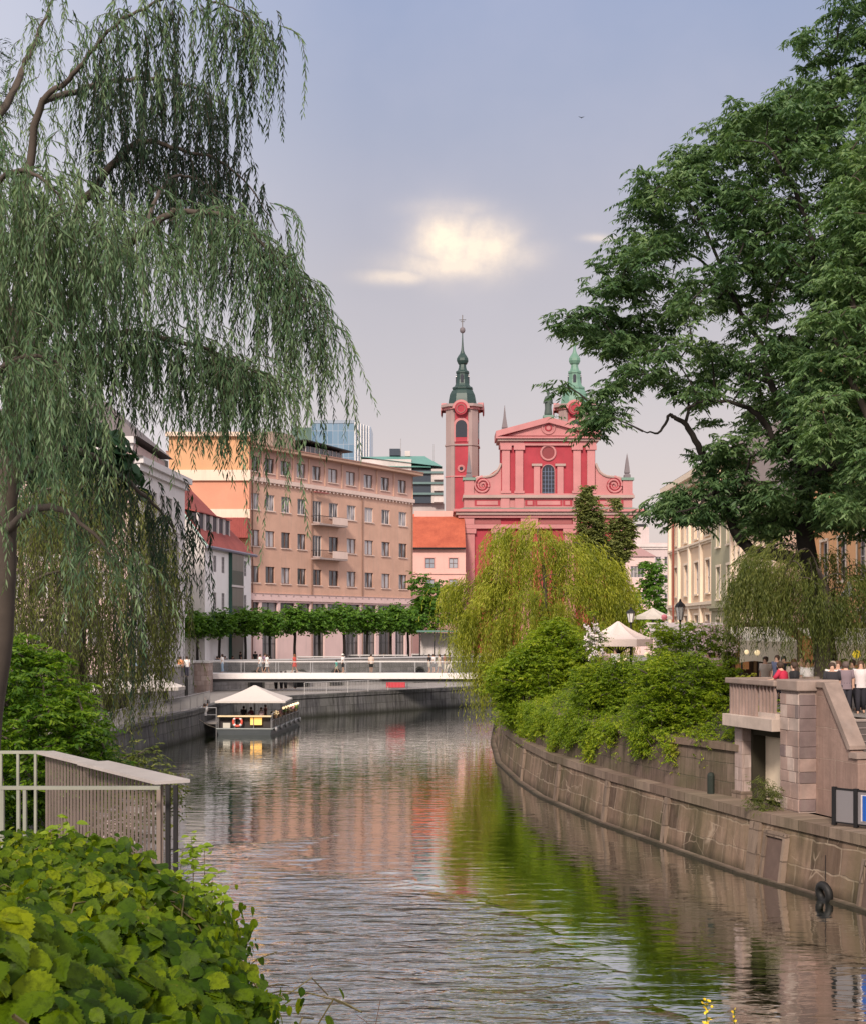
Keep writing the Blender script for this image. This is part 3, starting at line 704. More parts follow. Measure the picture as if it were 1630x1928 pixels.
def canopy(name, parent, rx, ry, z_edge, z_top, mat, sides=8, rot=0, valance=.25, sagf=.12, loc=(0, 0)):
    """stretched fabric canopy: n panels, slightly sagging, with a hanging valance"""
    mb = MB(); n = sides; rings = 5; vs = []; K = 6
    for i in range(rings+1):
        t = i/rings
        for k in range(n):
            for s in range(K):
                a0 = rot+2*math.pi*k/n; a1 = rot+2*math.pi*(k+1)/n; f = s/K
                p0 = (math.cos(a0), math.sin(a0)); p1 = (math.cos(a1), math.sin(a1)); sc = 1/math.cos(math.pi/n)
                x = (p0[0]*(1-f)+p1[0]*f)*rx*sc; y = (p0[1]*(1-f)+p1[1]*f)*ry*sc
                tt = .03+.97*t
                z = z_top+(z_edge-z_top)*t**.92 - sagf*math.sin(math.pi*f)*t*(1-t)*1.6 - sagf*.3*math.sin(math.pi*t)
                vs.append((x*tt+loc[0], y*tt+loc[1], z))
    m = n*K
    for s in range(m):
        v = vs[rings*m+s]; vs.append((v[0], v[1], v[2]-valance))
    fs = [(i*m+s, (i+1)*m+s, (i+1)*m+(s+1) % m, i*m+(s+1) % m) for i in range(rings+1) for s in range(m)]
    fs.append(tuple(range(m)))
    mb.add(vs, fs); return mb.build(name, mat, parent)
build_boat()

def gangway():
    g = thing('mooring_pontoon', 'small dark landing stage between quay and bar boat', 'pontoon', (-16.1, 97.5, 0))
    m = MB(); m.box(-.2, 1.05, -1.2, 3.4, .75, .87); m.build('platform', simple('pontoon_wood', (.2, .19, .18), .8), g)
    m = MB(); 
    for x in (-.15, 1.0): m.tube([(x, -1.15, -.4), (x, -1.15, 1.9)], .035, 6)
    m.tube([(-.15, -1.15, 1.9), (1.0, -1.15, 1.9)], .03, 6); m.tube([(-.15, -1.15, 1.4), (1.0, -1.15, 1.4)], .02, 6); m.build('guard_rail', MET_GREY, g)
gangway()
def quay_parasol(px, py_top, D, r, label, z0=QUAY, zt=None, group='parasols on the left quay', mat=None, sides=8, tilt=0, hz=1.0):
    x = PX(px, D); zt = PZ(py_top, D)-z0 if zt is None else zt
    p = thing('cafe_parasol', label, 'parasol', (x, D, z0), .3, group)
    m = MB(); m.tube([(0, 0, 0), (0, 0, zt-.1)], .035, 8); m.lathe((0, 0, 0), [(.35, 0), (.35, .08), (.06, .12)], 10); m.build('pole', MET_GREY, p)
    canopy('canopy', p, r, r, zt-hz, zt, mat or CANVAS, sides, 0, .2)
    m = MB()
    for k in range(sides):
        a = 2*math.pi*k/sides; m.tube([(0, 0, zt-hz-.35), (math.cos(a)*r*.6, math.sin(a)*r*.6, zt-hz*.68-.05)], .015, 4)
    m.build('ribs', MET_DARK, p)
    return p
quay_parasol(285, 1268, 88, 2.0, 'white quay parasol nearest the arched doorway on the left bank', hz=.85)
quay_parasol(215, 1272, 82, 1.9, 'white quay parasol half hidden behind the hanging willow', hz=.8)
quay_parasol(478, 1258, 131.5, 1.9, 'white parasol top seen through the bridge glass, left one of the pair', hz=.6, group='parasols behind the footbridge')
quay_parasol(538, 1256, 132.5, 2.2, 'wider white parasol top seen through the bridge glass, right one of the pair', hz=.6, group='parasols behind the footbridge')
# ================================================================= buildings
def fac(root, px, py=None):
    """photo column/row -> position u along the facade plane of a building root (local +x), height above the root"""
    a = root.rotation_euler.z; dx, dy = math.cos(a), math.sin(a); X0, Y0 = root.location.x, root.location.y
    k = (px-CX)/F; u = (k*Y0-X0)/(dx-k*dy)
    return u if py is None else (u, PZ(py, Y0+dy*u)-root.location.z)
def facade(parent, u0, u1, z0, z1, holes, mat, y=0.0, reveal=.28, name='wall', back=True):
    """wall sheet with real openings and reveals; holes = (u0,u1,z0,z1)"""
    us = sorted({u0, u1, *[h[0] for h in holes], *[h[1] for h in holes]}); zs = sorted({z0, z1, *[h[2] for h in holes], *[h[3] for h in holes]})
    mb = MB(); idx = {}
    def vid(a, b):
        if (a, b) not in idx: idx[(a, b)] = len(mb.v); mb.v.append((a, y, b))
        return idx[(a, b)]
    for a, b in zip(us[:-1], us[1:]):
        for c, d in zip(zs[:-1], zs[1:]):
            mu, mz = (a+b)/2, (c+d)/2
            if any(h[0] < mu < h[1] and h[2] < mz < h[3] for h in holes): continue
            mb.f.append((vid(a, c), vid(b, c), vid(b, d), vid(a, d)))
    for h in holes:
        a, b, c, d = h[:4]
        mb.quad((a, y, c), (a, y+reveal, c), (b, y+reveal, c), (b, y, c)); mb.quad((a, y, d), (b, y, d), (b, y+reveal, d), (a, y+reveal, d))
        mb.quad((a, y, c), (a, y, d), (a, y+reveal, d), (a, y+reveal, c)); mb.quad((b, y, c), (b, y+reveal, c), (b, y+reveal, d), (b, y, d))
    return mb.build(name, mat, parent)
WIN = {}
def window(parent, u, z, w, h, frame, pane, y=0.0, reveal=.2, sill=None, mull=2, rail=0, surround=None, name='window', t=.07):
    key = (round(w, 2), round(h, 2), frame.name, pane.name, mull, rail, sill.name if sill else '', surround.name if surround else '', round(reveal, 2))
    if key not in WIN:
        m = MB(); yy = reveal
        m.box(-w/2, w/2, yy-.06, yy, 0, t); m.box(-w/2, w/2, yy-.06, yy, h-t, h); m.box(-w/2, -w/2+t, yy-.06, yy, t, h-t); m.box(w/2-t, w/2, yy-.06, yy, t, h-t)
        for i in range(1, mull): x = -w/2+w*i/mull; m.box(x-t*.6, x+t*.6, yy-.06, yy, t, h-t)
        for i in range(1, rail+1): zz = h*i/(rail+1); m.box(-w/2+t, w/2-t, yy-.056, yy-.002, zz-t*.35, zz+t*.35)
        f = m.build(name, frame, None)
        p = MB(); p.quad((-w/2, yy+.02, 0), (w/2, yy+.02, 0), (w/2, yy+.02, h), (-w/2, yy+.02, h)); pp = p.build('pane', pane, f)
        if sill: s = MB(); s.box(-w/2-.12, w/2+.12, -.14, reveal-.065, -.12, -.004); s.build('sill', sill, f)
        if surround:
            s = MB(); q = .16
            s.box(-w/2-q, -w/2, -.05, .01, 0, h); s.box(w/2, w/2+q, -.05, .01, 0, h); s.box(-w/2-q, w/2+q, -.07, .01, h, h+q); s.build('surround', surround, f)
        WIN[key] = f; f['_fresh'] = 1
    f = WIN[key]
    if f.get('_fresh'): del f['_fresh']; c = f; c.parent = parent
    else: c = copy_tree(f, parent)
    c.location = (u, y, z); return c
def band(parent, u0, u1, z0, z1, out, mat, name='cornice', y=0.0, steps=1):
    m = MB(); h = (z1-z0)/steps
    for i in range(steps):
        o = out*(i+1)/steps; m.box(u0-(o if u0 > -1e6 else 0)*.0-o*.5, u1+o*.5, y-o, y+.05, z0+h*i+(.002 if i else 0), z0+h*(i+1))
    return m.build(name, mat, parent)
GL = glass('pane_dark', (.035, .035, .04)); GLW = glass('pane_curtain', (.05, .045, .045), .1, .8); GLB = glass('pane_shop', (.055, .05, .05), .15, .25)
FR_W = simple('frame_white', (.6, .56, .55), .6); FR_B = simple('frame_brown', (.16, .09, .07), .6); FR_D = simple('frame_dark', (.05, .05, .05), .5)
def shell(parent, u0, u1, y1, z1, mat, z0=0, y0=0.0, name='side_wall', top=True):
    """side, rear and flat top of a building body behind its facade"""
    m = MB(); m.add([(u0, y0, z0), (u0, y1, z0), (u1, y1, z0), (u1, y0, z0), (u0, y0, z1), (u0, y1, z1), (u1, y1, z1), (u1, y0, z1)],
                    [(0, 4, 5, 1), (1, 5, 6, 2), (2, 6, 7, 3)]+([(4, 7, 6, 5)] if top else []))
    return m.build(name, mat, parent)

# ---------------------------------------------------------------- the long salmon hotel
def build_hotel():
    X0, Y0 = PX(471, 165), 165.0; a = math.atan2(1, .64)
    rt = thing('hotel', 'long five storey salmon pink corner building with white shop floor', 'building', (X0, Y0, STREET), a)
    c = plaster('hotel_salmon', (.58, .365, .275), .16, streak=.4); pink = plaster('hotel_pink', (.68, .5, .48), .08); pale = plaster('hotel_trim', (.66, .52, .46), .08)
    top = plaster('hotel_top', (.50, .32, .27), .1)
    cols = [480, 509, 538.5, 568.7, 598, 628.7, 662, 695, 726.6, 758.6]; us = [fac(rt, p) for p in cols]
    Lh = fac(rt, 777.5); zt = fac(rt, 777, 902)[1]
    rows = [(22.95, 24.75), (18.35, 20.3), (13.95, 15.9), (9.55, 11.55)]
    wd = 2.0
    holes = []; wins = []
    for r, (z0, z1) in enumerate(rows):
        for k, u in enumerate(us):
            w = 1.75 if k < 5 else 2.0
            if r in (1, 2) and k == 4: holes.append((u-.95, u+.95, z0-.75, z1)); wins.append((u, z0-.75, 1.9, z1-z0+.75, r, True))
            else: holes.append((u-w/2, u+w/2, z0, z1)); wins.append((u, z0, w, z1-z0, r, False))
    zc = 8.3
    # upper wall, pink shop storeys below
    facade(rt, 0, Lh, zc, 22.15, [h for h in holes if h[3] < 22.2], c, 0, .3, 'wall')
    facade(rt, 0, Lh, 22.15, 25.6, [h for h in holes if h[2] > 22.2], top, .12, .3, 'top_floor_wall')
    for (u, z, w, h, r, door) in wins:
        window(rt, u, z, w, h, FR_W if r in (1,) or door else FR_B, GLW, .12 if r == 0 else 0, .2, pale, 2 if not door else 3)
    # pilaster strips between the top floor windows
    for k in range(len(us)-1):
        m = MB(); x = (us[k]+us[k+1])/2; m.box(x-.14, x+.14, .02, .118, 22.35, 25.5); m.build('pilaster', c, rt)
    b = MB(); b.box(-.05, Lh+.05, -.32, .1, 21.75, 22.25); b.build('cornice', pale, rt)
    for k in range(46):
        pass
    d = MB()
    P = [(Lh-.05, 21.746), (.05, 21.746)]
    for k in range(44): x = .4+k*(Lh-.8)/43; P += [(x-.12, 21.70), (x-.12, 21.5), (x+.12, 21.5), (x+.12, 21.70)]
    d.prism_y(P[::1], -.24, 0)
    d.build('moulding', pale, rt)
    # deep overhanging roof slab
    b = MB(); b.box(-.6, Lh+1.0, -1.1, 13, 25.6, 25.95); b.build('roof', plaster('roof_slab', (.42, .27, .2), .1), rt)
    b = MB(); b.box(-.65, Lh+1.05, -1.16, 13.05, 25.953, 26.1); b.build('roof_edge', simple('roof_metal', (.3, .16, .12), .6), rt)
    shell(rt, 0, Lh, 12.5, 25.597, c, zc, 0, 'side_wall', False)
    # string course and shop floor
    b = MB(); b.box(-.05, Lh+.05, -.2, .0, 7.45, 8.3); b.build('string_course', pink, rt)
    dd = MB()
    P = [(Lh-.05, 8.298), (.05, 8.298)]
    for k in range(24): x = .7+k*(Lh-1.4)/23; P += [(x-.09, 8.24), (x-.09, 8.0), (x+.09, 8.0), (x+.09, 8.24)]
    dd.prism_y(P, -.26, -.203)
    dd.build('moulding', plaster('grey_mark', (.4, .3, .29)), rt)
    m1 = [fac(rt, p) for p in (472, 491, 526, 558, 587, 615, 648, 680, 711, 742, 766)]
    h2 = []
    for k in range(10):
        a0, a1 = m1[k]+.25, m1[k+1]-.25; h2.append((a0, a1, 5.55, 7.2))
    h3 = [(m1[k]+.35, m1[k+1]-.35, .05, 4.3) for k in (1, 4, 6, 7, 8, 9)]
    facade(rt, 0, Lh, 0, 7.45, h2+h3, pink, 0, .4, 'shop_wall')
    for (a0, a1, z0, z1) in h2: window(rt, (a0+a1)/2, z0, a1-a0, z1-z0, FR_D, GLB, 0, .3, None, 2, 0, name='shop_window')
    for (a0, a1, z0, z1) in h3: window(rt, (a0+a1)/2, z0, a1-a0, z1-z0, FR_D, GLB, 0, .35, None, 3, 1, name='shop_door')
    shell(rt, 0, Lh, 12.5, zc, pink, 0, 0, 'shop_side_wall', False)
    # balconies
    for (uc, zf, w) in ((us[4]+1.7, 17.15, 6.0), (us[4]+1.7, 12.8, 6.0)):
        bal = MB(); bal.box(uc-w/2, uc+w/2, -1.35, -.002, zf, zf+.22); o = bal.build('balcony', plaster('balcony_slab', (.35, .28, .26)), rt)
        q = MB(); q.box(uc-.2, uc+w/2, -1.38, -1.28, zf+.22, zf+1.15); q.box(uc+w/2-.1, uc+w/2, -1.28, -.002, zf+.22, zf+1.15); q.build('parapet', pale, o)
        q = MB()
        for i in range(18): x = uc-w/2+.08+i*.16; q.tube([(x, -1.3, zf+.22), (x, -1.3, zf+1.15)], .016, 4)
        q.tube([(uc-w/2, -1.3, zf+1.16), (uc+w/2, -1.3, zf+1.16)], .04, 5); q.tube([(uc-w/2+.03, -1.3, zf+1.16), (uc-w/2+.03, 0, zf+1.16)], .035, 5); q.build('railing', MET_DARK, o)
    # small top balcony
    q = MB(); uc = us[4]; q.box(uc-1.2, uc+1.6, -.7, -.324, 21.3, 21.44); q.build('balcony', simple('red_metal', (.3, .1, .09), .6), rt)
    # rooftop: grey sheds, penthouse, greenery
    pent = thing('penthouse', 'dark glazed rooftop penthouse with slanting roof on top of the salmon building', 'penthouse', (X0, Y0, STREET+26.1), a)
    u0 = fac(rt, 590)+1; m = MB(); m.box(u0, u0+8, 2, 8, 0, 1.4); m.build('glazed_wall', GL, pent)
    m = MB(); m.add([(u0-1.2, 1, 1.9), (u0+9, 1, 1.45), (u0+9, 9, 1.45), (u0-1.2, 9, 1.9), (u0-1.2, 1, 2.05), (u0+9, 1, 1.6), (u0+9, 9, 1.6), (u0-1.2, 9, 2.05)], [(0, 3, 2, 1), (4, 5, 6, 7), (0, 1, 5, 4), (1, 2, 6, 5), (2, 3, 7, 6), (3, 0, 4, 7)])
    m.build('roof', MET_DARK, pent)
    m = MB(); m.box(u0-6, u0-1.5, 2.5, 6, 0, 2.6); m.build('chimney_block', plaster('chimney', (.3, .24, .2)), pent)
    for k in range(9):
        x = u0+k*.95; q = MB(); q.box(x-.04, x+.04, 1.94, 1.998, .02, 1.4); q.build('mullion', FR_W, pent)
    for x in (.35, 12.0, 23.0, Lh-.4):
        m = MB(); m.tube([(x, -.12, .2), (x, -.12, 21.4)], .07, 6); m.build('downpipe', simple('pipe_brown', (.2, .12, .09), .5), rt)
    return rt
HOTEL = build_hotel()

# ---------------------------------------------------------------- white house with steep red roof
def build_white_house():
    D1, D2 = 131.0, 146.5; X1, X2 = PX(386, D1), PX(473, D2)
    a = math.atan2(D2-D1, X2-X1); L = math.hypot(D2-D1, X2-X1)
    rt = thing('town_house', 'white house with steep red tiled roof and a row of dormers', 'house', (X1, D1, STREET), a)
    wh = plaster('house_white', (.86, .83, .83), .05, streak=.12); red = tiles('red_tile', (.24, .05, .045), (.36, .085, .07))
    ze = fac(rt, 386, 1022)[1]
    u = lambda p: fac(rt, p)
    hs = []; sh = []
    for p, w in ((405, .75), (420.5, .75), (462, .7)):
        for (ya, yb) in ((1047, 1078), (1116, 1149)):
            z1 = fac(rt, 410, ya)[1]; z0 = fac(rt, 410, yb)[1]; uu = u(p); hs.append((uu-w/2-.1, uu+w/2+.1, z0, z1))
    gl, gr = u(431), u(453)
    facade(rt, 0, L, 0, ze, hs, wh, 0, .2)
    for (a0, a1, z0, z1) in hs: window(rt, (a0+a1)/2, z0, a1-a0, z1-z0, simple('shutter_grey', (.4, .38, .39), .7), glass('pane_mid', (.16, .15, .16)), 0, .12, None, 2, 3)
    # green glazed bay
    bay = MB(); bay.box(gl, gr, -.35, 0, .3, ze-.35); b = bay.build('glazed_bay', simple('bay_green', (.02, .075, .06), .4), rt)
    for (z0, z1, mt) in ((fac(rt, 440, 1075)[1], fac(rt, 440, 1040)[1], simple('bay_glass', (.12, .17, .15), .35)), (fac(rt, 440, 1141)[1], fac(rt, 440, 1108)[1], simple('bay_glass', (.12, .17, .15), .35))):
        q = MB(); w3 = (gr-gl-.3)/3
        for i in range(3): x = gl+.1+i*(w3+.05); q.quad((x, -.356, z0), (x+w3, -.356, z0), (x+w3, -.356, z1), (x, -.356, z1))
        q.build('bay_window', mt, b)
    q = MB(); q.box(gl-.1, gr+.1, -.42, -.36, fac(rt, 440, 1106)[1], fac(rt, 440, 1102)[1]); q.build('bay_band', FR_W, b)
    # gable end facing the viewer and the roof
    dep = 9.0; zr = ze+5.9; wm = MB()
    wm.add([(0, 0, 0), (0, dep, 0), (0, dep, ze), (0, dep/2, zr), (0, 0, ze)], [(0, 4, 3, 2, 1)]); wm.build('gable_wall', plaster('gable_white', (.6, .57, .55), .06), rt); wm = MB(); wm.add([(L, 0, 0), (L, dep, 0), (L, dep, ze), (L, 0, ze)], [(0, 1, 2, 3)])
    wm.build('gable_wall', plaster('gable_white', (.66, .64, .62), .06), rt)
    rf = MB(); e = .35; t = .18
    def slope(y): return zr-(zr-ze)*abs(y-dep/2)/(dep/2)
    sl = (zr-ze)/(dep/2)
    rf.add([(-.3, -e, ze-e*sl), (L+.3, -e, ze-e*sl), (L-6.5, dep/2, zr), (-.3, dep/2, zr), (-.3, -e, ze-e*sl+t), (L+.3, -e, ze-e*sl+t), (L-6.5, dep/2, zr+t), (-.3, dep/2, zr+t)], [(0, 3, 2, 1), (4, 5, 6, 7), (0, 1, 5, 4), (1, 2, 6, 5), (2, 3, 7, 6), (3, 0, 4, 7)])
    rf.add([(L+.3, -e, ze-e*sl+t), (L+.3, dep+e, ze-e*sl+t), (L-6.5, dep/2, zr+t)], [(0, 1, 2)])
    rf.add([(-.3, dep+e, ze-e*sl), (L+.3, dep+e, ze-e*sl), (L-6.5, dep/2, zr), (-.3, dep/2, zr), (-.3, dep+e, ze-e*sl+t), (L+.3, dep+e, ze-e*sl+t), (L-6.5, dep/2, zr+t), (-.3, dep/2, zr+t)], [(0, 1, 2, 3), (4, 7, 6, 5), (0, 4, 5, 1), (1, 5, 6, 2), (2, 6, 7, 3), (3, 7, 4, 0)])
    roof = rf.build('roof', red, rt)
    g = MB(); g.tube([(-.5, -e-.1, ze-e*sl+.05), (L+.5, -e-.1, ze-e*sl+.05)], .16, 6); g.build('gutter', simple('gutter', (.16, .16, .22), .5), roof)
    g = MB(); g.tube([(-.33, -e, ze-e*sl+.15), (-.33, dep/2, zr+.2)], .12, 5); g.build('verge_flashing', simple('copper_pale', (.35, .5, .45), .6), roof)
    ch = MB(); ch.box(1.0, 2.2, dep/2-.1, dep/2+.9, zr-1.5, zr+2.2); ch.build('chimney', plaster('chimney_grey', (.12, .12, .11)), roof)
    # dormers: white cheeks and posts, dark glass
    for k in range(5):
        uu = .9+k*2.1; y0 = 1.0; z0 = slope(y0)+.1; z1 = z0+1.55; y1 = min(dep/2-.2, y0+1.55/sl)
        d = MB(); d.add([(uu, y0, z0), (uu+1.7, y0, z0), (uu+1.7, y0, z1), (uu, y0, z1), (uu, y1, z1), (uu+1.7, y1, z1)], [(0, 1, 2, 3), (0, 3, 4), (1, 5, 2)]); dm = d.build('dormer', simple('dormer_dark', (.03, .03, .04), .5), roof)
        q = MB(); q.box(uu-.16, uu+.14, y0-.1, y0+.1, z0-.25, z1); q.build('dormer_post', FR_W, dm); q = MB(); q.box(uu+1.56, uu+1.74, y0-.1, y0+.1, z0-.25, z1); q.build('dormer_post', FR_W, dm)
        q = MB(); q.add([(uu-.25, y0-.25, z1+.0), (uu+1.95, y0-.25, z1), (uu+1.95, y1+.4, z1+.42), (uu-.25, y1+.4, z1+.42), (uu-.25, y0-.25, z1+.1), (uu+1.95, y0-.25, z1+.1), (uu+1.95, y1+.4, z1+.52), (uu-.25, y1+.4, z1+.52)], [(0, 3, 2, 1), (4, 5, 6, 7), (0, 1, 5, 4), (1, 2, 6, 5), (2, 3, 7, 6), (3, 0, 4, 7)]); q.build('dormer_roof', red, dm)
    # rear wing
    m = MB(); m.add([(0, dep, 0), (L, dep, 0), (L, dep, ze), (0, dep, ze)], [(0, 3, 2, 1)]); m.build('rear_wall', wh, rt)
build_white_house()

# ---------------------------------------------------------------- orange block behind, grey house left, glass tower, green roofed block, red roofed monastery
def generic(name, label, cat, x, y, rz, Lu, dep, H, wall, z0=STREET, rows=(), ncol=0, w=1.2, h=1.9, frame=FR_W, pane=GL, cornices=(), roof=None, margin=1.5, sill=None, rail=1, surround=None, side_rows=False):
    rt = thing(name, label, cat, (x, y, z0), rz)
    holes = []; ws = []
    for z in rows:
        for k in range(ncol):
            u = margin+(Lu-2*margin)*(k+.5)/ncol; holes.append((u-w/2, u+w/2, z, z+h)); ws.append((u, z))
    facade(rt, 0, Lu, 0, H, holes, wall)
    for u, z in ws: window(rt, u, z, w, h, frame, pane, 0, .2, sill, 2, rail, surround)
    shell(rt, 0, Lu, dep, H, wall)
    for (za, zb, out, mt) in cornices: band(rt, 0, Lu, za, zb, out, mt, 'cornice', 0, 2)
    return rt
def hip_roof(rt, u0, u1, y0, y1, z0, zr, inset, mat, name='roof', yr=None):
    ym = (y0+y1)/2 if yr is None else yr; m = MB()
    m.add([(u0, y0, z0), (u1, y0, z0), (u1, y1, z0), (u0, y1, z0), (u0+inset, ym, zr), (u1-inset, ym, zr)], [(0, 1, 5, 4), (1, 2, 5), (2, 3, 4, 5), (3, 0, 4), (0, 3, 2, 1)])
    return m.build(name, mat, rt)

org = plaster('block_orange', (.58, .33, .18), .1); sal = plaster('block_salmon', (.62, .29, .19), .1); crm = plaster('block_cream', (.75, .6, .48), .06)
D = 163.6; xo = PX(318, D)
rt = thing('apartment_block', 'tall windowless orange gable block behind the white house', 'building', (xo, D, STREET), 0)
Lo = PX(469.5, D)-xo; zc = PZ(901, D)-STREET; zb = PZ(973, D)-STREET; zt = PZ(822, D)-STREET
facade(rt, 0, Lo, 0, zc, [], sal); facade(rt, 0, Lo, zc, zt, [], org, .02, .2, 'upper_wall'); shell(rt, 0, Lo, 14, zt, sal)
band(rt, 0, Lo, zc-.25, zc+1.0, .35, crm); band(rt, 0, Lo, zb-.2, zb+.9, .2, crm, 'string_course'); band(rt, 0, Lo, zt, zt+.5, .6, crm, 'eaves')
rr = MB(); rr.box(Lo-3.2, Lo+.1, -2.0, -.003, zb-2.6, zb-.25); rr.build('red_bay', tiles('red_tile', (1, 1, 1), (1, 1, 1)), rt)

D = 105.0; x0 = PX(150, D)
gw = plaster('grey_white', (.62, .60, .60), .08)
a = math.atan2(15.5, .85); X0, Y0 = -22.3, 104.0
rows = [2.6, 6.0, 9.4, 12.8]
rt = generic('grey_town_house', 'tall pale grey house with cornices behind the drooping willow', 'house', X0, Y0, a, 15.5, 14, 16.6, gw, STREET, rows, 5, 1.1, 1.9, FR_W, GL, ((15.9, 16.9, .6, gw), (11.7, 12.2, .25, gw), (4.9, 5.2, .2, gw)), surround=plaster('trim_grey', (.7, .68, .67)))
hip_roof(rt, -.6, 16.1, -.6, 14.6, 16.9, 20.5, 5, simple('slate', (.14, .12, .12), .8))
# its front turned to the viewer
rt2 = generic('corner_house', 'pink grey plastered corner house with tall windows at far left', 'house', -36.5, 103.55, 0, 13.9, 13, 18.0, plaster('pinkish', (.6, .45, .42), .1), STREET, [2.6, 6.2, 9.8, 13.4], 5, 1.1, 1.9, FR_W, GL, ((17.3, 18.3, .6, gw), (9.0, 9.4, .2, gw)), surround=plaster('trim_grey', (.7, .68, .67)))
hip_roof(rt2, -.6, 14.5, -.6, 13.6, 18.3, 22, 4, simple('slate', (.14, .12, .12), .8))

def build_tower_block():
    D = 350.0; rt = thing('glass_office_tower', 'distant blue glass office tower with a paler side face', 'building', (PX(587, D), D, STREET), 0)
    Lx = PX(668, D)-PX(587, D); H = PZ(797, D)-STREET
    m, nt, bs, out = new_mat('curtain_glass'); br = nt.nodes.new('ShaderNodeTexBrick'); br.offset = 0; br.inputs['Scale'].default_value = 1; br.inputs['Brick Width'].default_value = 1.35; br.inputs['Row Height'].default_value = 3.4
    br.inputs['Color1'].default_value = (.11, .20, .29, 1); br.inputs['Color2'].default_value = (.19, .29, .38, 1); br.inputs['Mortar'].default_value = (.3, .35, .4, 1); br.inputs['Mortar Size'].default_value = .06
    v = coords(nt); sp = nt.nodes.new('ShaderNodeSeparateXYZ'); cb = nt.nodes.new('ShaderNodeCombineXYZ'); ad = nt.nodes.new('ShaderNodeMath'); ad.operation = 'ADD'
    nt.links.new(v, sp.inputs[0]); nt.links.new(sp.outputs[0], ad.inputs[0]); nt.links.new(sp.outputs[1], ad.inputs[1]); nt.links.new(ad.outputs[0], cb.inputs[0]); nt.links.new(sp.outputs[2], cb.inputs[1]); nt.links.new(cb.outputs[0], br.inputs['Vector'])
    nt.links.new(br.outputs[0], bs.inputs['Base Color']); bs.inputs['Roughness'].default_value = .2; bs.inputs['Metallic'].default_value = .3
    m2 = simple('glass_pale', (.42, .5, .58), .3, .2, .08, .3)
    q = MB(); q.box(0, Lx, 0, 20, 0, H); q.build('tower_body', m, rt)
    dx = PX(699, D+8)-PX(668, D)
    q = MB(); q.add([(Lx+.02, 0, 0), (Lx+dx, 8, 0), (Lx+dx, 20, 0), (Lx+.02, 20, 0), (Lx+.02, 0, H+.3), (Lx+dx, 8, H+.3), (Lx+dx, 20, H+.3), (Lx+.02, 20, H+.3)], [(0, 1, 5, 4), (1, 2, 6, 5), (4, 5, 6, 7), (2, 3, 7, 6)]); q.build('side_face', m2, rt)
    q = MB()
    for k in range(6): x = Lx+.02+dx*k/6; y = 8*k/6; q.box(x, x+.25, y-.3, y-.05, 0, H+.3)
    q.build('side_fins', MET_PALE, rt)
    q = MB(); q.box(-PX(668, D)+PX(631, D)-1.5 if False else -5.2, -.05, 3, 18, 0, H-.6); q.build('rear_wing', simple('green_glass', (.08, .14, .12), .3), rt)
    q = MB(); q.box(-.2, Lx+.1, -.15, 20.2, H+.02, H+.8); q.build('parapet', simple('dim_frame', (.25, .3, .36), .5), rt)
build_tower_block()

def build_green_block():
    D = 262.0; x0 = PX(672, D); rt = thing('copper_roofed_block', 'modern block with pale green copper roof and dark glazed upper floors', 'building', (x0, D, STREET), 0)
    L = PX(836, D)-x0; z = lambda py: PZ(py, D)-STREET; u = lambda px: PX(px, D)-x0
    cop = simple('copper_green', (.11, .27, .235), .6, 0, .2, .4); dk = simple('dark_band', (.035, .05, .07), .3)
    q = MB(); q.box(0, L, 0, 18, 0, z(948)); q.build('body', plaster('block_grey', (.5, .45, .44)), rt)
    q = MB(); q.box(u(775), u(813), -1, 14, z(948)+.002, z(886)); q.build('dark_upper_floors', dk, rt)
    for k in range(3):
        zz = z(888+k*20); q = MB(); q.box(u(775)-.3, u(834), -1.6, 2, zz-.5, zz-.1); q.build('floor_slab', simple('slab_teal', (.12, .2, .2), .6), rt)
    q = MB(); q.box(u(812), u(834), -1.2, 12, z(948)+.002, z(884)); q.build('pale_bay', plaster('bay_pale', (.55, .5, .48)), rt)
    for k in range(3): q = MB(); q.box(u(816), u(834.3), -2.0, -1.205, z(905+k*21), z(897+k*21)); q.build('balcony', plaster('bay_pale2', (.62, .57, .55)), rt)
    q = MB(); a, b, c, d = u(680), u(832), u(735), u(800)
    q.add([(a, -1.5, z(862)), (b, -1.5, z(880)), (b, 14, z(880)), (a, 14, z(862)), (c, 5, z(853)), (d, 5, z(853))], [(0, 1, 5, 4), (1, 2, 5), (2, 3, 4, 5), (3, 0, 4)])
    q.add([(u(708), -1.6, z(880)), (u(812), -1.6, z(882)), (d, 5, z(852.5)), (c, 5, z(852.5))], [(0, 1, 2, 3)]); q.build('roof', cop, rt)
    q = MB(); q.box(a, u(775), -1.2, 14, z(948)+.002, z(866)); q.build('white_wall', plaster('bay_pale2'), rt) if False else q.build('white_wall', plaster('block_white', (.6, .56, .54)), rt)
    q = MB(); q.box(u(733), u(753), 2, 5, z(855), z(842)); q.build('plant_room', dk, rt)
    q = MB(); q.box(u(762), u(772), 3, 5, z(855), z(845)); q.build('vent_box', plaster('bay_pale2', (.62, .57, .55)), rt)
    q = MB(); q.tube([(u(754), 3, z(855)), (u(754), 3, z(822))], .07, 5); q.tube([(u(816), 3, z(882)), (u(816), 3, z(832))], .07, 5); q.build('antennas', MET_GREY, rt)
build_green_block()

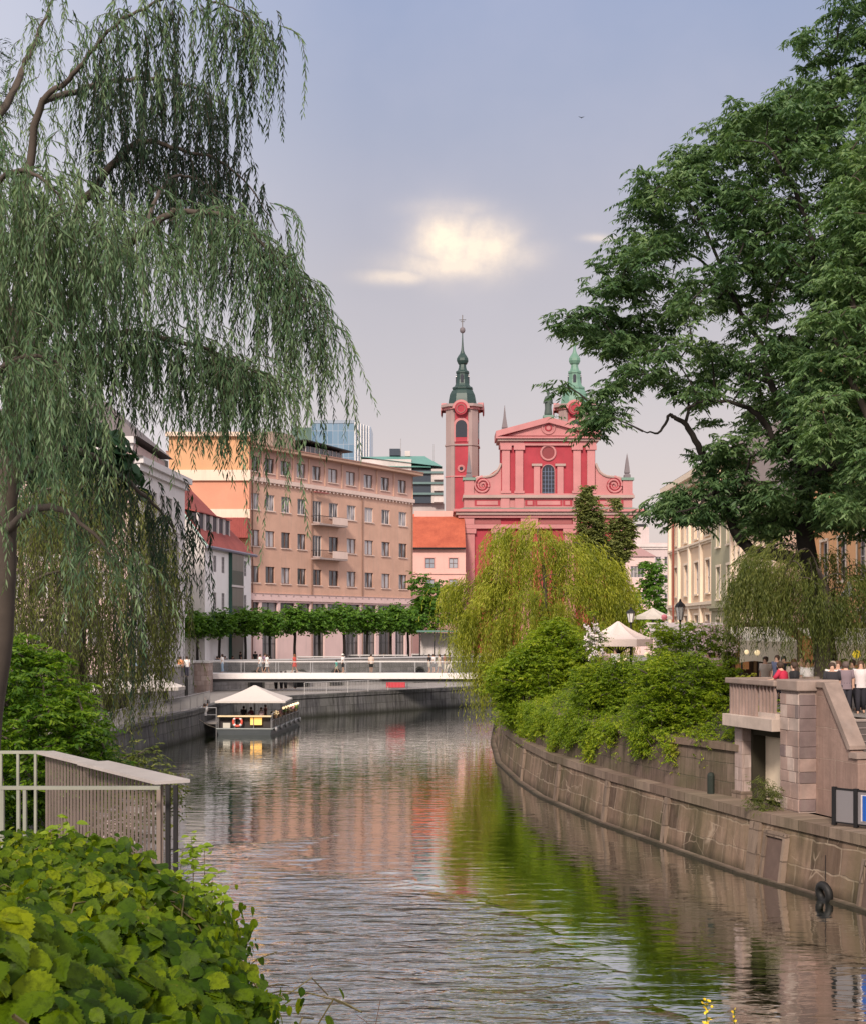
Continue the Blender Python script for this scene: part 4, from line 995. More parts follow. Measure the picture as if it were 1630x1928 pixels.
def build_monastery():
    D = 223.0; x0 = PX(720, D); rt = thing('monastery_wing', 'long pink wing with bright orange tiled roof beside the church', 'building', (x0, D, STREET), 0)
    L = PX(876, D)-x0; z = lambda py: PZ(py, D)-STREET; u = lambda px: PX(px, D)-x0
    pk = plaster('wing_pink', (.7, .42, .37), .08); tl = tiles('orange_tile', (.34, .07, .035), (.5, .12, .06))
    ws = [PX(p, D)-x0 for p in (765, 809, 853)]; rows = [(z(1070), z(1051)), (z(1110), z(1091))]
    hs = [(w-.7, w+.7, a, b) for w in ws for a, b in rows]
    facade(rt, 0, L, 0, z(1034), hs, pk)
    for (a0, a1, c, d) in hs: window(rt, (a0+a1)/2, c, a1-a0, d-c, FR_B, glass('pane_sky', (.25, .28, .33)), 0, .15, None, 2, 1, plaster('wing_trim', (.6, .33, .3)))
    shell(rt, 0, L, 12, z(1034), pk); band(rt, 0, L, z(1081), z(1078), .2, pk, 'string_course')
    m = MB(); m.add([(0, -.7, z(1033)), (L, -.7, z(1033)), (L, 7, z(966)), (0, 7, z(966)), (0, 13, z(1033)), (L, 13, z(1033))], [(0, 1, 2, 3), (3, 2, 5, 4), (0, 3, 4), (1, 5, 2)]); m.build('roof', tl, rt)
    m = MB(); m.tube([(0, -.75, z(1033)), (L, -.75, z(1033))], .16, 6); m.build('gutter', MET_DARK, rt)
    m = MB(); m.box(u(778), L-.5, 14, 20, 0, z(948)); m.build('rear_wall', pk, rt)
    m = MB(); m.add([(u(770), 13.5, z(966)-1), (L-.5, 13.5, z(966)-1), (L-.5, 19, z(949)), (u(770), 19, z(949))], [(0, 1, 2, 3)]); m.build('rear_roof', simple('roof_bright', (.55, .12, .055), .8), rt)
build_monastery()
# ================================================================= the pink church (about 230 m away)
def build_church():
    D = 230.0; S = D/F; xc = PX(1030.4, D); z0 = STREET
    rt = thing('pink_church', 'baroque church with crimson and pink facade, volutes and statue on its gable', 'church', (xc, D, z0), 0)
    X = lambda cx: (780+cx*.31114-1030.4)*S; Z = lambda cy: PZ(560+cy*.31114, D)-z0
    red = plaster('church_red', (.38, .052, .070), .2, streak=.4, dirt=(.22, .07, .08)); pk = plaster('church_pink', (.49, .215, .215), .14, streak=.45, dirt=(.4, .25, .22))
    stn = plaster('church_stone', (.4, .3, .27), .15, streak=.3); cop = simple('church_copper', (.15, .25, .20), .6); drk = simple('church_window', (.02, .024, .035), .25)
    def B(name, x0_, x1_, ya, yb, za, zb, mat, par=rt, bev=0):
        m = MB(); m.box(min(x0_, x1_), max(x0_, x1_), ya, yb, min(za, zb), max(za, zb)); return m.build(name, mat, par, bevel=bev)
    # lower storey
    B('lower_wall', X(318), X(1297), 0, 34, 0, Z(1335), red)
    for a, b in ((295, 362), (470, 535), (640, 705), (905, 970), (1075, 1140), (1250, 1318)):
        p = B('lower_pilaster', X(a), X(b), -.55, -.003, 0, Z(1432), pk)
        B('capital', X(a)-.25, X(b)+.25, -.8, -.004, Z(1430), Z(1402), pk, p)
    B('architrave', X(288), X(1325), -.62, -.006, Z(1400), Z(1375), pk)
    for a, b in ((362, 520), (750, 950), (1145, 1250)): B('frieze_panel', X(a), X(b), -.2, -.005, Z(1372), Z(1340), simple('frieze', (.3, .1, .1), .8))
    for a, b in ((298, 360), (640, 745), (955, 1000), (1258, 1316)): B('frieze_block', X(a), X(b), -.6, -.008, Z(1374), Z(1337), pk)
    for k, (ya, yb, o) in enumerate(((1335, 1318, .8), (1317.8, 1300, 1.2), (1299.8, 1284, 1.6))):
        B('main_cornice', X(293)-o, X(1322)+o, -o, 34, Z(ya), Z(yb), [pk, stn, pk][k])
    # roof strip on the cornice
    m = MB(); m.add([(X(270), -1.6, Z(1283.8)), (X(1350), -1.6, Z(1283.8)), (X(1322), -.2, Z(1272)), (X(298), -.2, Z(1272))], [(0, 1, 2, 3)]); m.build('cornice_flashing', cop, rt)
    # attic band with long panels
    B('attic_wall', X(300), X(1316), -.15, 6, Z(1284), Z(1215), pk)
    for a, b in ((362, 515), (668, 725), (728, 893), (897, 952), (1108, 1262)):
        B('attic_frame', X(a), X(b), -.22, -.152, Z(1262), Z(1226), red); B('attic_panel', X(a)+.35, X(b)-.35, -.27, -.222, Z(1256), Z(1232), pk)
    for a, b in ((520, 572), (606, 660), (958, 1004), (1040, 1094)): B('plinth', X(a), X(b), -.55, -.155, Z(1284), Z(1215), pk)
    B('attic_cornice', X(292), X(1328), -.75, 6.2, Z(1214.8), Z(1198), stn); B('attic_moulding', X(296), X(1322), -.5, 6, Z(1197.8), Z(1188), pk)
    # upper storey
    B('upper_wall', X(522), X(1092), 0, 5, Z(1187.8), Z(900), red)
    for a, b in ((527, 574), (608, 655), (958, 1003), (1042, 1088)):
        p = B('pilaster', X(a), X(b), -.5, -.003, Z(1187), Z(925), pk); B('capital', X(a)-.28, X(b)+.28, -.75, -.004, Z(924.8), Z(898), pk, p); B('pilaster_base', X(a)-.2, X(b)+.2, -.65, -.502, Z(1187), Z(1172), pk, p)
    B('frieze', X(515), X(1097), -.45, 5, Z(897.8), Z(872), pk); B('frieze_red', X(660), X(955), -.5, -.452, Z(884), Z(874), red)
    B('cornice', X(500), X(1112), -.9, 5, Z(871.8), Z(858), stn); B('cornice_top', X(490), X(1122), -1.3, 5, Z(857.8), Z(848), pk)
    # pediment
    m = MB(); m.prism_y([(X(500), Z(847.8)), (X(1112), Z(847.8)), (X(808), Z(738))], -.3, 5); m.build('pediment_field', red, rt)
    m = MB(); m.prism_y([(X(560), Z(838)), (X(1052), Z(838)), (X(808), Z(756))], -.45, -.302); m.build('pediment_panel', pk, rt)
    for s in (-1, 1):
        a = (X(490) if s < 0 else X(1126), Z(847.6)); b = (X(808), Z(728)); m = MB(); h = .95
        P = [(a[0], a[1]), (b[0], b[1]-h), (b[0], b[1]), (a[0], a[1]+h)]
        if s > 0: P = P[::-1]
        m.prism_y(P, -1.15 if s < 0 else -1.153, 5.2); m.build('raking_cornice', stn if False else pk, rt)
    m = MB(); m.ring((X(808), -.5, Z(790)), 1.05, .17, 'y', 28, 6); m.build('roundel', pk, rt, True); m = MB(); m.ring((X(808), -.5, Z(790)), .5, .12, 'y', 20, 6); m.build('roundel_inner', red, rt, True)
    # round window
    m = MB(); m.ring((X(808), -.1, Z(941)), 1.2, .2, 'y', 32, 6); m.build('round_window', pk, rt, True)
    m = MB(); n = 28; c = (X(808), Z(941)); m.add([(c[0]+1.05*math.cos(2*math.pi*i/n), -.03, c[1]+1.05*math.sin(2*math.pi*i/n)) for i in range(n)], [tuple(range(n))]); m.build('round_pane', simple('pane_red', (.2, .03, .035), .4), rt)
    # arched window with glazing bars and small aedicule
    def arch_win(cx, w, zb, zt, y, mat, nm, par=rt):
        r = w/2; n = 14; P = [(cx-r, zb)]+[(cx+r, zb)]+[(cx+r*math.cos(math.pi*i/n), zt-r+r*math.sin(math.pi*i/n)) for i in range(n+1)]
        m = MB(); m.prism_y(P, y-.05, y); return m.build(nm, mat, par)
    aw = arch_win(X(808), X(850)-X(766), Z(1190), Z(1008), -.06, pk, 'window_surround'); arch_win(X(808), X(846)-X(771), Z(1189), Z(1012), -.12, drk, 'arched_window')
    m = MB()
    for k in range(1, 4): x = X(771)+(X(846)-X(771))*k/4; m.box(x-.05, x+.05, -.2, -.172, Z(1188), Z(1030))
    for k in range(6): zz = Z(1180-k*25); m.box(X(773), X(844), -.198, -.174, zz-.04, zz+.04)
    m.build('glazing_bars', simple('bar_blue', (.1, .13, .2), .5), rt)
    for a, b in ((720, 757), (862, 899)):
        p = B('small_pilaster', X(a), X(b), -.42, -.004, Z(1190), Z(1022), pk); B('small_capital', X(a)-.35, X(b)+.35, -.6, -.005, Z(1021.8), Z(1008), stn, p); B('small_crown', X(a)-.15, X(b)+.15, -.5, -.005, Z(1007.8), Z(996), red, p)
    # volutes
    for s in (-1, 1):
        def Xs(cx): return X(cx) if s < 0 else -(X(cx)-X(808))+X(808)
        curve = [(522, 1005), (512, 1030), (498, 1055), (478, 1072), (455, 1082), (430, 1086), (405, 1088), (380, 1090), (364, 1098)]
        body = [(Xs(x), Z(y)) for x, y in curve]+[(Xs(360), Z(1187)), (Xs(522), Z(1187))]
        if s < 0: body = body[::-1]
        body = body[::-1] if s < 0 else body
        m = MB(); area = sum(body[i][0]*body[(i+1) % len(body)][1]-body[(i+1) % len(body)][0]*body[i][1] for i in range(len(body)))
        if area < 0: body = body[::-1]
        m.prism_y(body, -.1, 4); v = m.build('volute', pk, rt)
        m = MB(); m.tube([(Xs(x), -.22, Z(y)) for x, y in curve], .22, 6); m.build('volute_rim', stn, v)
        m = MB(); P = []
        for i in range(70):
            t = i/69; a = t*math.pi*4.6; r = 1.32*(1-t)**.8+.06; P.append((Xs(410)-s*0+(-s)*(-1)*0+(math.cos(a+math.pi/2)*r)*(1 if s < 0 else -1), -.3, Z(1137)+math.sin(a+math.pi/2)*r*1.0))
        m.tube(P, [.19*(1-.5*i/69) for i in range(70)], 6); m.build('spiral', pk, v)
        m = MB(); m.tube([(p[0], -.14, p[2]-.0) for p in P[:56]], .27, 6); m.build('spiral_groove', red, v)
        m = MB(); m.add([(Xs(470), -.18, Z(1180)), (Xs(512), -.18, Z(1180)), (Xs(512), -.18, Z(1060)), (Xs(470), -.18, Z(1100))], [(0, 1, 2, 3)]); m.build('volute_panel', red, v) if False else None
        # pedestal and obelisk
        a, b = Xs(300), Xs(358); pe = B('pedestal', a, b, -.45, 1.2, Z(1188), Z(1108), pk); B('pedestal_cap', min(a, b)-.25, max(a, b)+.25, -.7, 1.45, Z(1107.8), Z(1092), cop, pe)
        xm = (a+b)/2; m = MB(); m.lathe((xm, .35, Z(1091.8)), [(.75, 0), (.75, .5), (.45, .7), (.62, .9), (.30, Z(985)-Z(1091)), (.02, Z(940 if s > 0 else 932)-Z(1091))], 4, math.pi/4); m.build('obelisk', simple('obelisk_stone', (.16, .14, .15), .7), pe)
        xm = Xs(546); m = MB(); m.lathe((xm, 1.2, Z(850)+.3), [(.8, 0), (.8, 1.3), (.55, 1.4), (.68, 1.6), (.3, 3.4), (.03, 5.4)], 4, math.pi/4); m.build('obelisk', simple('obelisk_stone', (1, 1, 1)), rt)
    # statue on the gable
    m = MB(); m.box(X(808)-.85, X(808)+.85, -.9, .9, Z(732), Z(716)); m.build('statue_base', cop, rt)
    st = simple('statue_green', (.06, .085, .075), .6)
    m = MB(); m.lathe((X(808), 0, Z(716)), [(.62, 0), (.66, .4), (.55, 1.3), (.6, 2.2), (.66, 2.8), (.5, 3.2), (.2, 3.35), (.17, 3.5), (.28, 3.7), (.28, 3.95), (.15, 4.15), (.22, 4.3), (.02, 4.6)], 12, 0, 1, .75); s_ = m.build('statue', st, rt, True)
    m = MB(); m.tube([(X(808)-.55, -.1, Z(716)+2.7), (X(808)-.75, -.4, Z(716)+2.1), (X(808)-.25, -.6, Z(716)+2.3)], [.17, .15, .11], 6); m.tube([(X(808)+.55, -.1, Z(716)+2.7), (X(808)+.7, -.35, Z(716)+2.0), (X(808)+.3, -.6, Z(716)+1.9)], [.17, .15, .11], 6); m.build('statue_arm', st, s_, True)
    # nave behind with roof
    B('nave_wall', X(460), X(1155), 5.2, 46, Z(1187), Z(1065), red)
    m = MB(); m.prism_y([(X(440), Z(1066)), (X(1175), Z(1066)), (X(808), Z(800))], 5.3, 46); m.build('nave_roof', tiles('orange_tile', (1, 1, 1), (1, 1, 1)), rt)
    B('side_wing_wall', X(380), X(1240), 6.3, 40, Z(1284), Z(1150), stn)
    # bell towers
    def tower(cx, Dt, roofc, name, label):
        Sx = Dt/F; tw = thing(name, label, 'bell tower', (PX(cx, Dt), Dt, z0), -.10)
        zz = lambda cy: PZ(560+cy*.31114, Dt)-z0; k = .31114*Sx
        hw = 91*k; ch = 30*k
        oct_ = lambda g: [(-hw-g, -hw+ch-g*.4), (-hw+ch-g*.4, -hw-g), (hw-ch+g*.4, -hw-g), (hw+g, -hw+ch-g*.4), (hw+g, hw-ch+g*.4), (hw-ch+g*.4, hw+g), (-hw+ch-g*.4, hw+g), (-hw-g, hw-ch+g*.4)]
        m = MB(); m.prism_z(oct_(0), 0, zz(668)); m.build('shaft', red, tw)
        sp = plaster('tower_stone', (.33, .25, .24), .12, streak=.25)
        for qx in (-1, 1):
            for qy in (-1, 1):
                m = MB(); g = .16
                P = [(qx*(hw+g), qy*(hw-ch-.5)), (qx*(hw+g), qy*(hw-ch+.05)), (qx*(hw-ch+.05), qy*(hw+g)), (qx*(hw-ch-.5), qy*(hw+g)), (qx*(hw-ch-.9), qy*(hw-.3)), (qx*(hw-.3), qy*(hw-ch-.9))]
                if qx*qy < 0: P = P[::-1]
                m.prism_z(P, 0, zz(672)); m.build('corner_pilaster', sp, tw)
        m = MB(); m.prism_z(oct_(.3), zz(908), zz(899)); m.build('string_course', sp, tw)
        m = MB(); m.prism_z(oct_(.24), zz(1096), zz(1089)); m.build('lower_string', pk, tw)
        m = MB(); m.prism_z(oct_(.45), zz(690), zz(676)); m.build('cornice_lower', pk, tw)
        m = MB(); m.prism_z(oct_(.95), zz(675.8), zz(660)); m.build('cornice', sp, tw)
        # belfry openings and clock roundels on four faces
        for q in range(4):
            hold = bpy.data.objects.new('belfry_face', None)
            def face(o): o.rotation_euler = (0, 0, q*math.pi/2)
            f = -hw; w = 68*k
            P = [(-w/2-.42, zz(885)), (w/2+.42, zz(885))]+[((w/2+.42)*math.cos(math.pi*i/14), zz(790)+(w/2+.42)*math.sin(math.pi*i/14)) for i in range(15)]
            m = MB(); m.prism_y(P, f-.14, f+.1); a = m.build('opening_surround', pk, tw); face(a)
            P = [(-w/2, zz(858)), (w/2, zz(858))]+[((w/2)*math.cos(math.pi*i/14), zz(790)+(w/2)*math.sin(math.pi*i/14)) for i in range(15)]
            m = MB(); m.prism_y(P, f-.2, f-.142); a = m.build('belfry_opening', drk, tw); face(a)
            m = MB(); m.box(-w/2, w/2, f-.19, f-.143, zz(885), zz(859)); a = m.build('apron', red, tw); face(a)
            m = MB(); n = 12; r1 = 52*k; r0 = 38*k; vs = []
            for i in range(n+1):
                c_, s_2 = math.cos(math.pi*i/n), math.sin(math.pi*i/n)
                vs += [(r1*c_, f-1.05, zz(690)+r1*s_2), (r0*c_, f-1.05, zz(690)+r0*s_2), (r0*c_, f-.1, zz(690)+r0*s_2), (r1*c_, f-.1, zz(690)+r1*s_2)]
            fs = [(4*i+j, 4*(i+1)+j, 4*(i+1)+(j+1) % 4, 4*i+(j+1) % 4) for i in range(n) for j in range(4)]
            m.add(vs, fs); a = m.build('clock_hood', pk, tw); face(a)
            m = MB(); m.add([(r0*math.cos(2*math.pi*i/24), f-1.0, zz(690)+r0*math.sin(2*math.pi*i/24)) for i in range(24)], [tuple(range(24))]); a = m.build('clock_field', red, tw); face(a)
            m = MB(); m.ring((0, f-1.02, zz(692)), 25*k, .12, 'y', 24, 5); a = m.build('clock_ring', simple('frieze', (1, 1, 1)), tw); face(a)
        # helmet roof
        prof = [(100, 660), (88, 648), (84, 620), (78, 590), (68, 570), (60, 562), (64, 556), (64, 548), (50, 540), (43, 525), (38, 500), (37, 465), (42, 460), (42, 450), (30, 442), (24, 425), (22, 408), (30, 400), (37, 385), (36, 370), (27, 355), (16, 340), (9, 320), (6, 290), (4, 250), (3, 216)]
        pr = [(r*k*(1.02 if y > 540 else 1.0), zz(y)-zz(660)) for r, y in prof]
        m = MB(); m.lathe((0, 0, zz(660)+.003), pr, 8, math.pi/8); rf = m.build('helmet_roof', roofc, tw)
        m = MB()
        for q in range(4):
            a = q*math.pi/2
            for sgn in (-1, 1):
                x, y = 27*k, 38.5*k; m.box(-.01, 0, 0, .01, 0, .01) if False else None
        for q in range(4):
            m = MB(); w = 9*k; P = [(-w, zz(520)), (w, zz(520))]+[(w*math.cos(math.pi*i/8), zz(480)+w*math.sin(math.pi*i/8)) for i in range(9)]
            m.prism_y(P, -38*k-.1, -30*k); o = m.build('lantern_opening', drk, rf); o.rotation_euler = (0, 0, q*math.pi/2+.0)
        m = MB(); m.lathe((0, 0, zz(218)), [(.05, 0), (.42, .25), (.5, .6), (.42, .95), (.05, 1.2)], 10); m.build('ball', simple('obelisk_stone', (1, 1, 1)), rf, True)
        m = MB(); m.tube([(0, 0, zz(208)), (0, 0, zz(105))], .07, 5); m.tube([(-.6, 0, zz(135)), (.6, 0, zz(135))], .06, 5); m.tube([(-.35, 0, zz(146)), (.35, 0, zz(146))], .05, 5); m.build('cross', simple('cross_gold', (.1, .08, .06), .4, .5), rf)
        m = MB(); m.ring((0, -hw-.05, zz(1047)), .5, .2, 'y', 14, 5); m.build('oculus', pk, tw); m = MB(); m.lathe((0, 0, 0), [(.4, 0), (.4, .05)], 12); o = m.build('oculus_pane', drk, tw); o.location = (0, -hw-.05, zz(1047)); o.rotation_euler = (math.pi/2, 0, 0)
        return tw
    tower(870.2, 243, simple('helmet_dark', (.022, .05, .045), .45, .1, .3), 'bell_tower', 'slender crimson bell tower with dark green onion helmet left of the church gable')
    tower(1081, 246, simple('helmet_pale', (.12, .24, .18), .5, 0, .2), 'bell_tower', 'bell tower with paler green helmet half hidden by branches right of the gable')
build_church()

# ---------------------------------------------------------------- right bank houses
yl = plaster('facade_cream', (.74, .56, .40), .08, streak=.2); yl2 = plaster('facade_yellow', (.76, .6, .42), .07); olv = plaster('facade_olive', (.42, .40, .28), .1); rs = plaster('facade_rose', (.7, .46, .38), .08); orr = plaster('facade_orange', (.85, .48, .24), .08)
trm = plaster('trim_cream', (.82, .7, .56), .05)
def row_house(name, label, Xf, Ya, Yb, H, wall, nc, rows, cor, roofm, dep=14, rz_skew=0.0, zr=4.5, w=1.2, h=2.2):
    """house on the right bank whose front faces the river: local +x runs towards the viewer"""
    L = Ya-Yb
    rt = generic(name, label, 'house', Xf, Ya, -math.pi/2+rz_skew, L, dep, H, wall, TERR, rows, nc, w, h, FR_W, GL, cor, surround=trm, margin=.8, sill=trm)
    hip_roof(rt, -.7, L+.7, -.8, dep+.8, H+.02, H+zr, 4.5, roofm)
    return rt
slate = simple('slate', (.14, .12, .12), .8); brown = tiles('brown_tile', (.2, .1, .07), (.3, .15, .1))
h1 = row_house('classical_house', 'cream classical corner house with cornices and drainpipe at the far right bank', 20.0, 116.5, 97.5, 14.6, yl, 4, [1.4, 5.4, 9.6], ((13.7, 14.6, .8, trm), (4.3, 4.75, .3, trm), (9.0, 9.3, .25, trm)), slate, w=1.5, h=2.4)
# end face of that house turned to the viewer, gable, pilasters
for u in (.15, 4.6, 9.2, 13.8, 18.4):
    m = MB(); m.box(u-.25, u+.25, -.22, -.003, 0, 13.65); m.build('pilaster', trm, h1)
m = MB(); m.tube([(3.4, -.35, 0), (3.4, -.35, 13.6)], .09, 6); m.build('drainpipe', simple('pipe_red', (.25, .07, .05), .5), h1)
h2 = row_house('olive_house', 'narrow olive green town house with fluted pilasters between two pale houses', 19.6, 97.3, 89.0, 12.2, olv, 2, [1.2, 4.8, 8.4], ((11.3, 12.2, .7, simple('corn_olive', (.5, .5, .35), .8)), (4.0, 4.35, .3, olv)), slate)
h3 = row_house('rose_house', 'pale rose town house with vertical pilasters behind the cafe', 19.2, 88.8, 77.0, 10.0, plaster('facade_pale', (.82, .62, .52), .05), 4, [1.2, 5.0], ((9.2, 10.0, .7, trm), (4.2, 4.5, .3, trm)), slate, w=1.0, h=2.6)
for u in np.linspace(.4, 11.4, 9):
    m = MB(); m.box(u-.16, u+.16, -.2, -.003, 0, 9.15); m.build('pilaster', trm, h3)
h4 = row_house('orange_house', 'tall sunlit orange house glimpsed through the branches of the big tree', 21.0, 76.5, 62.0, 17.5, orr, 4, [1.4, 5.2, 9.0, 12.8], ((16.6, 17.5, .8, trm), (8.3, 8.6, .3, trm)), brown, w=1.3, h=2.2)
h5 = row_house('brown_house', 'reddish brown house behind the near cafe awnings', 21.5, 61.5, 40.0, 14.0, plaster('facade_brown', (.42, .21, .14), .15), 6, [1.4, 5.0, 8.8], ((13.1, 14.0, .7, trm),), brown, w=1.2, h=2.1)
# far end of the street seen between church and cream house
f1 = generic('street_house', 'pale pink house at the far end of the gap beside the church', 'house', PX(1168, 215), 215, 0, 5.2, 20, PZ(1048, 215)-STREET, plaster('far_pink', (.68, .5, .47), .06), STREET, [4, 8, 12], 2, 1.1, 1.8, FR_W, GL)
m = MB(); hh = PZ(1048, 215)-STREET; m.add([(-.3, -.3, hh), (5.5, -.3, hh), (5.5, 20, hh), (-.3, 20, hh), (-.3, -.3, hh+3.2), (-.3, 20, hh+3.2)], [(0, 1, 4), (1, 2, 5, 4), (2, 3, 5), (0, 4, 5, 3)]); m.build('roof', simple('roof_mauve', (.4, .25, .25), .8), f1)
f2 = generic('street_house', 'long grey pink block with flat roof rising behind the street gap', 'house', PX(1182, 300), 300, 0, 11, 20, PZ(1022, 300)-STREET, plaster('far_grey', (.56, .48, .47), .06), STREET, [6, 10, 14, 18], 4, 1.3, 1.8, FR_W, GL, ((PZ(1034, 300)-STREET, PZ(1026, 300)-STREET, .5, plaster('far_trim', (.66, .6, .58))),))
q = MB(); q.box(1.0, 5.0, 3, 10, PZ(1022, 300)-STREET+.002, PZ(990, 300)-STREET); q.build('roof_house', plaster('far_grey', (1, 1, 1)), f2); q = MB(); q.box(2.4, 4.6, 4, 8, PZ(990, 300)-STREET+.002, PZ(984, 300)-STREET); q.build('plant_room', MET_DARK, f2)
# ================================================================= terrace corner with balcony, pier, stairs (local +x runs along the bank towards the viewer, +y inland)
TO = Vector((9.75, 44.6, 0)); TA = math.atan2(-.963, .27)
def TW(x, y, z=0): c, s = math.cos(TA), math.sin(TA); return Vector((TO.x+x*c-y*s, TO.y+x*s+y*c, z))
def build_terrace():
    rt = thing('stone_terrace', 'rose grey stone terrace corner with balcony slab, ashlar pier and sloping stair wall', 'terrace', (TO.x, TO.y, 0), TA)
    conc = plaster('balcony_concrete', (.52, .43, .37), .25, scale=1.2, streak=.6); cream = plaster('niche_cream', (.8, .68, .52), .16, streak=.6, dirt=(.25, .13, .08))
    def B(name, a, b, c, d, z0, z1, mat, par=rt, bev=.015):
        m = MB(); m.box(a, b, c, d, z0, z1); return m.build(name, mat, par, bevel=bev)
    # pillar, niche with cream back wall, lintel slab
    B('pillar', 0, .5, -.02, .7, 1.9, 4.2, ST_PIER); B('pillar_base', -.06, .58, -.1, .75, 1.9, 2.15, ST_BUT)
    B('niche_back', .5, 3.0, .75, .9, 1.9, 4.2, cream, bev=0)
    B('niche_side', .5, .62, .3, .75, 1.9, 4.2, ST_UP, bev=0)
    B('balcony_slab', -.12, 3.05, -.4, 3.6, 4.24, 4.62, conc); B('slab_bracket', .5, 3.0, .3, .74, 3.98, 4.236, ST_UP)
    for x in (.25,): pass
    B('terrace_floor', -.1, 4.5, .4 if False else 3.6, 5.5, 4.2, 4.62, conc)
    # ashlar pier with cap
    B('pier', 3.05, 4.1, -.1, 1.1, 1.9, 5.5, ST_PIER, bev=.02)
    # individual projecting pale quoins break the pier's edge
    qs = plaster('quoin_pale', (.50, .40, .35), .3, scale=1.6, streak=.5); qd = plaster('quoin_dark', (.20, .15, .145), .3, scale=1.6, streak=.5); qm = plaster('quoin_rose', (.36, .26, .225), .3, scale=1.6, streak=.5)
    rng = random.Random(4); z = 1.95; i = 0
    while z < 5.4:
        h = rng.uniform(.32, .5); h = min(h, 5.47-z); wq = rng.uniform(.4, .75)
        a = 3.04; k = 0
        while a < 3.95:
            w = rng.uniform(.3, .62); w = min(w, 4.11-a)
            if 4.11-a-w < .12: w = 4.11-a
            B('ashlar_block', a+.008, a+w-.008, -.115-rng.uniform(0, .02), 0, z+.008, z+h-.008, rng.choice([qs, qm, qm, qd, qs]), bev=.01); a += w
        b_ = 4.05; B('ashlar_block', b_, 4.125+rng.uniform(0, .015), -.09, wq, z+.008, z+h-.008, rng.choice([qd, qd, qm]), bev=.01); B('ashlar_block', b_, 4.125+rng.uniform(0, .015), wq+.01, 1.1, z+.008, z+h-.008, rng.choice([qd, qm]), bev=.01)  # end face drawn from darker blocks: its shade put into the stone colour
        z += h
    B('pier_cap', 2.95, 4.21, -.22, 1.2, 5.5, 5.83, plaster('cap_stone', (.31, .24, .205), .3, scale=1.5, streak=.5), bev=.04)
    # flank wall of the stairs: top slopes down towards the viewer
    m = MB(); m.prism_y([(4.1, 1.9), (6.3, 1.9), (6.3, 3.7), (5.9, 3.9), (4.6, 5.62), (4.1, 5.62)], .45, .85); m.build('stair_wall', ST_FLANK, rt)
    m = MB(); P = [(4.215, 5.625), (4.6, 5.625), (5.88, 3.93), (6.0, 3.93), (6.0, 4.04), (4.68, 5.78), (4.215, 5.78)]; m.prism_y(P, .38, .9); m.build('stair_coping', plaster('cap_stone', (1, 1, 1)), rt)
    m = MB(); m.box(5.95, 6.36, .38, .92, 3.7, 3.86); m.build('end_cap', plaster('cap_stone', (1, 1, 1)), rt)
    m = MB(); m.tube([(4.9, -.03, 5.3), (5.6, -.03, 4.6), (6.3, -.03, 3.2), (6.5, -.03, 2.4)], .02, 4); 
    # flight of dark steps between flank wall and the inner wall
    st = simple('step_stone', (.11, .095, .09), .8, 0, .3, 2); s2 = simple('step_edge', (.24, .2, .19), .8); n = 16
    for k in range(n):
        z1 = 4.62-.172*k; x0 = 4.5+.29*k
        B('step', x0, x0+.30, .86, 2.6, 1.6, z1, st, bev=0); B('step_nosing', x0+.2, x0+.325, .87, 2.59, z1+.003, z1+.028, s2, bev=0)
    B('inner_wall', 5.2, 10, 2.6, 2.9, 1.6, 4.62, ST_FLANK, bev=0)
    B('landing', 3.6, 4.5, 1.1, 3.6, 4.2, 4.62, conc, bev=0)
    # balustrades
    bal = thing('balustrade', 'stone balustrade with slim uprights on the balcony beside the ashlar pier', 'balustrade', (TO.x, TO.y, 4.62), TA)
    m = MB(); m.box(-.1, 3.02, -.32, -.02, .98, 1.16); m.build('top_rail', plaster('cap_stone', (1, 1, 1)), bal, bevel=.03)
    for k in range(9):
        x = .05+k*.2; m = MB(); m.box(x, x+.09, -.22, -.12, 0, .98); m.build('baluster', plaster('quoin_rose', (1, 1, 1)), bal)
    for k in range(5):
        x = 1.95+k*.22; m = MB(); m.box(x, x+.07, -.22, -.14, .16, .98); m.build('baluster', plaster('quoin_rose', (1, 1, 1)), bal)
    m = MB(); m.box(1.95, 3.0, -.25, -.1, 0, .16); m.build('plinth', conc, bal)
    m = MB(); m.box(-.1, .08, -.3, 3.4, .98, 1.16); m.build('side_rail', plaster('cap_stone', (1, 1, 1)), bal, bevel=.03)
    b2 = thing('balustrade', 'stone balustrade above the stairs at the right edge of the terrace', 'balustrade', (TO.x, TO.y, 4.62), TA)
    m = MB(); m.box(5.0, 10, 2.6, 2.95, 1.0, 1.16); m.build('top_rail', plaster('cap_light', (.58, .49, .44), .1), b2, bevel=.03)
    m = MB(); m.box(5.0, 5.35, 2.62, 2.93, 0, 1.0); m.build('newel_post', plaster('cap_light', (1, 1, 1)), b2)
    for k in range(14):
        x = 5.95+k*.26; m = MB(); m.box(x, x+.11, 2.7, 2.82, 0, 1.0); m.build('baluster', plaster('cap_light', (1, 1, 1)), b2)
    # ledge railing with grey mesh panels and blue sign
    p0 = Vector((11.02, 38.1)); p1 = Vector((12.35, 36.55)); d = (p1-p0).normalized(); a = math.atan2(d.y, d.x)
    br = thing('barrier_fence', 'low black framed barrier with grey infill panels on the river ledge', 'barrier', (p0.x, p0.y, 1.94), a)
    pm, nt, bs, out = new_mat('grey_infill'); bs.inputs['Base Color'].default_value = (.2, .19, .2, 1); bs.inputs['Roughness'].default_value = .5
    for k in range(4):
        m = MB(); x = k*.68; m.box(x, x+.12, -.05, .05, 0, 1.05); m.build('post', MET_DARK, br)
        if k < 3:
            m = MB(); m.box(x+.12, x+.68, -.015, .015, .1, .98); m.build('infill_panel', pm, br)
            m = MB(); m.box(x+.12, x+.68, -.03, .03, .98, 1.03); m.box(x+.12, x+.68, -.03, .03, .06, .1); m.build('frame_bar', MET_DARK, br)
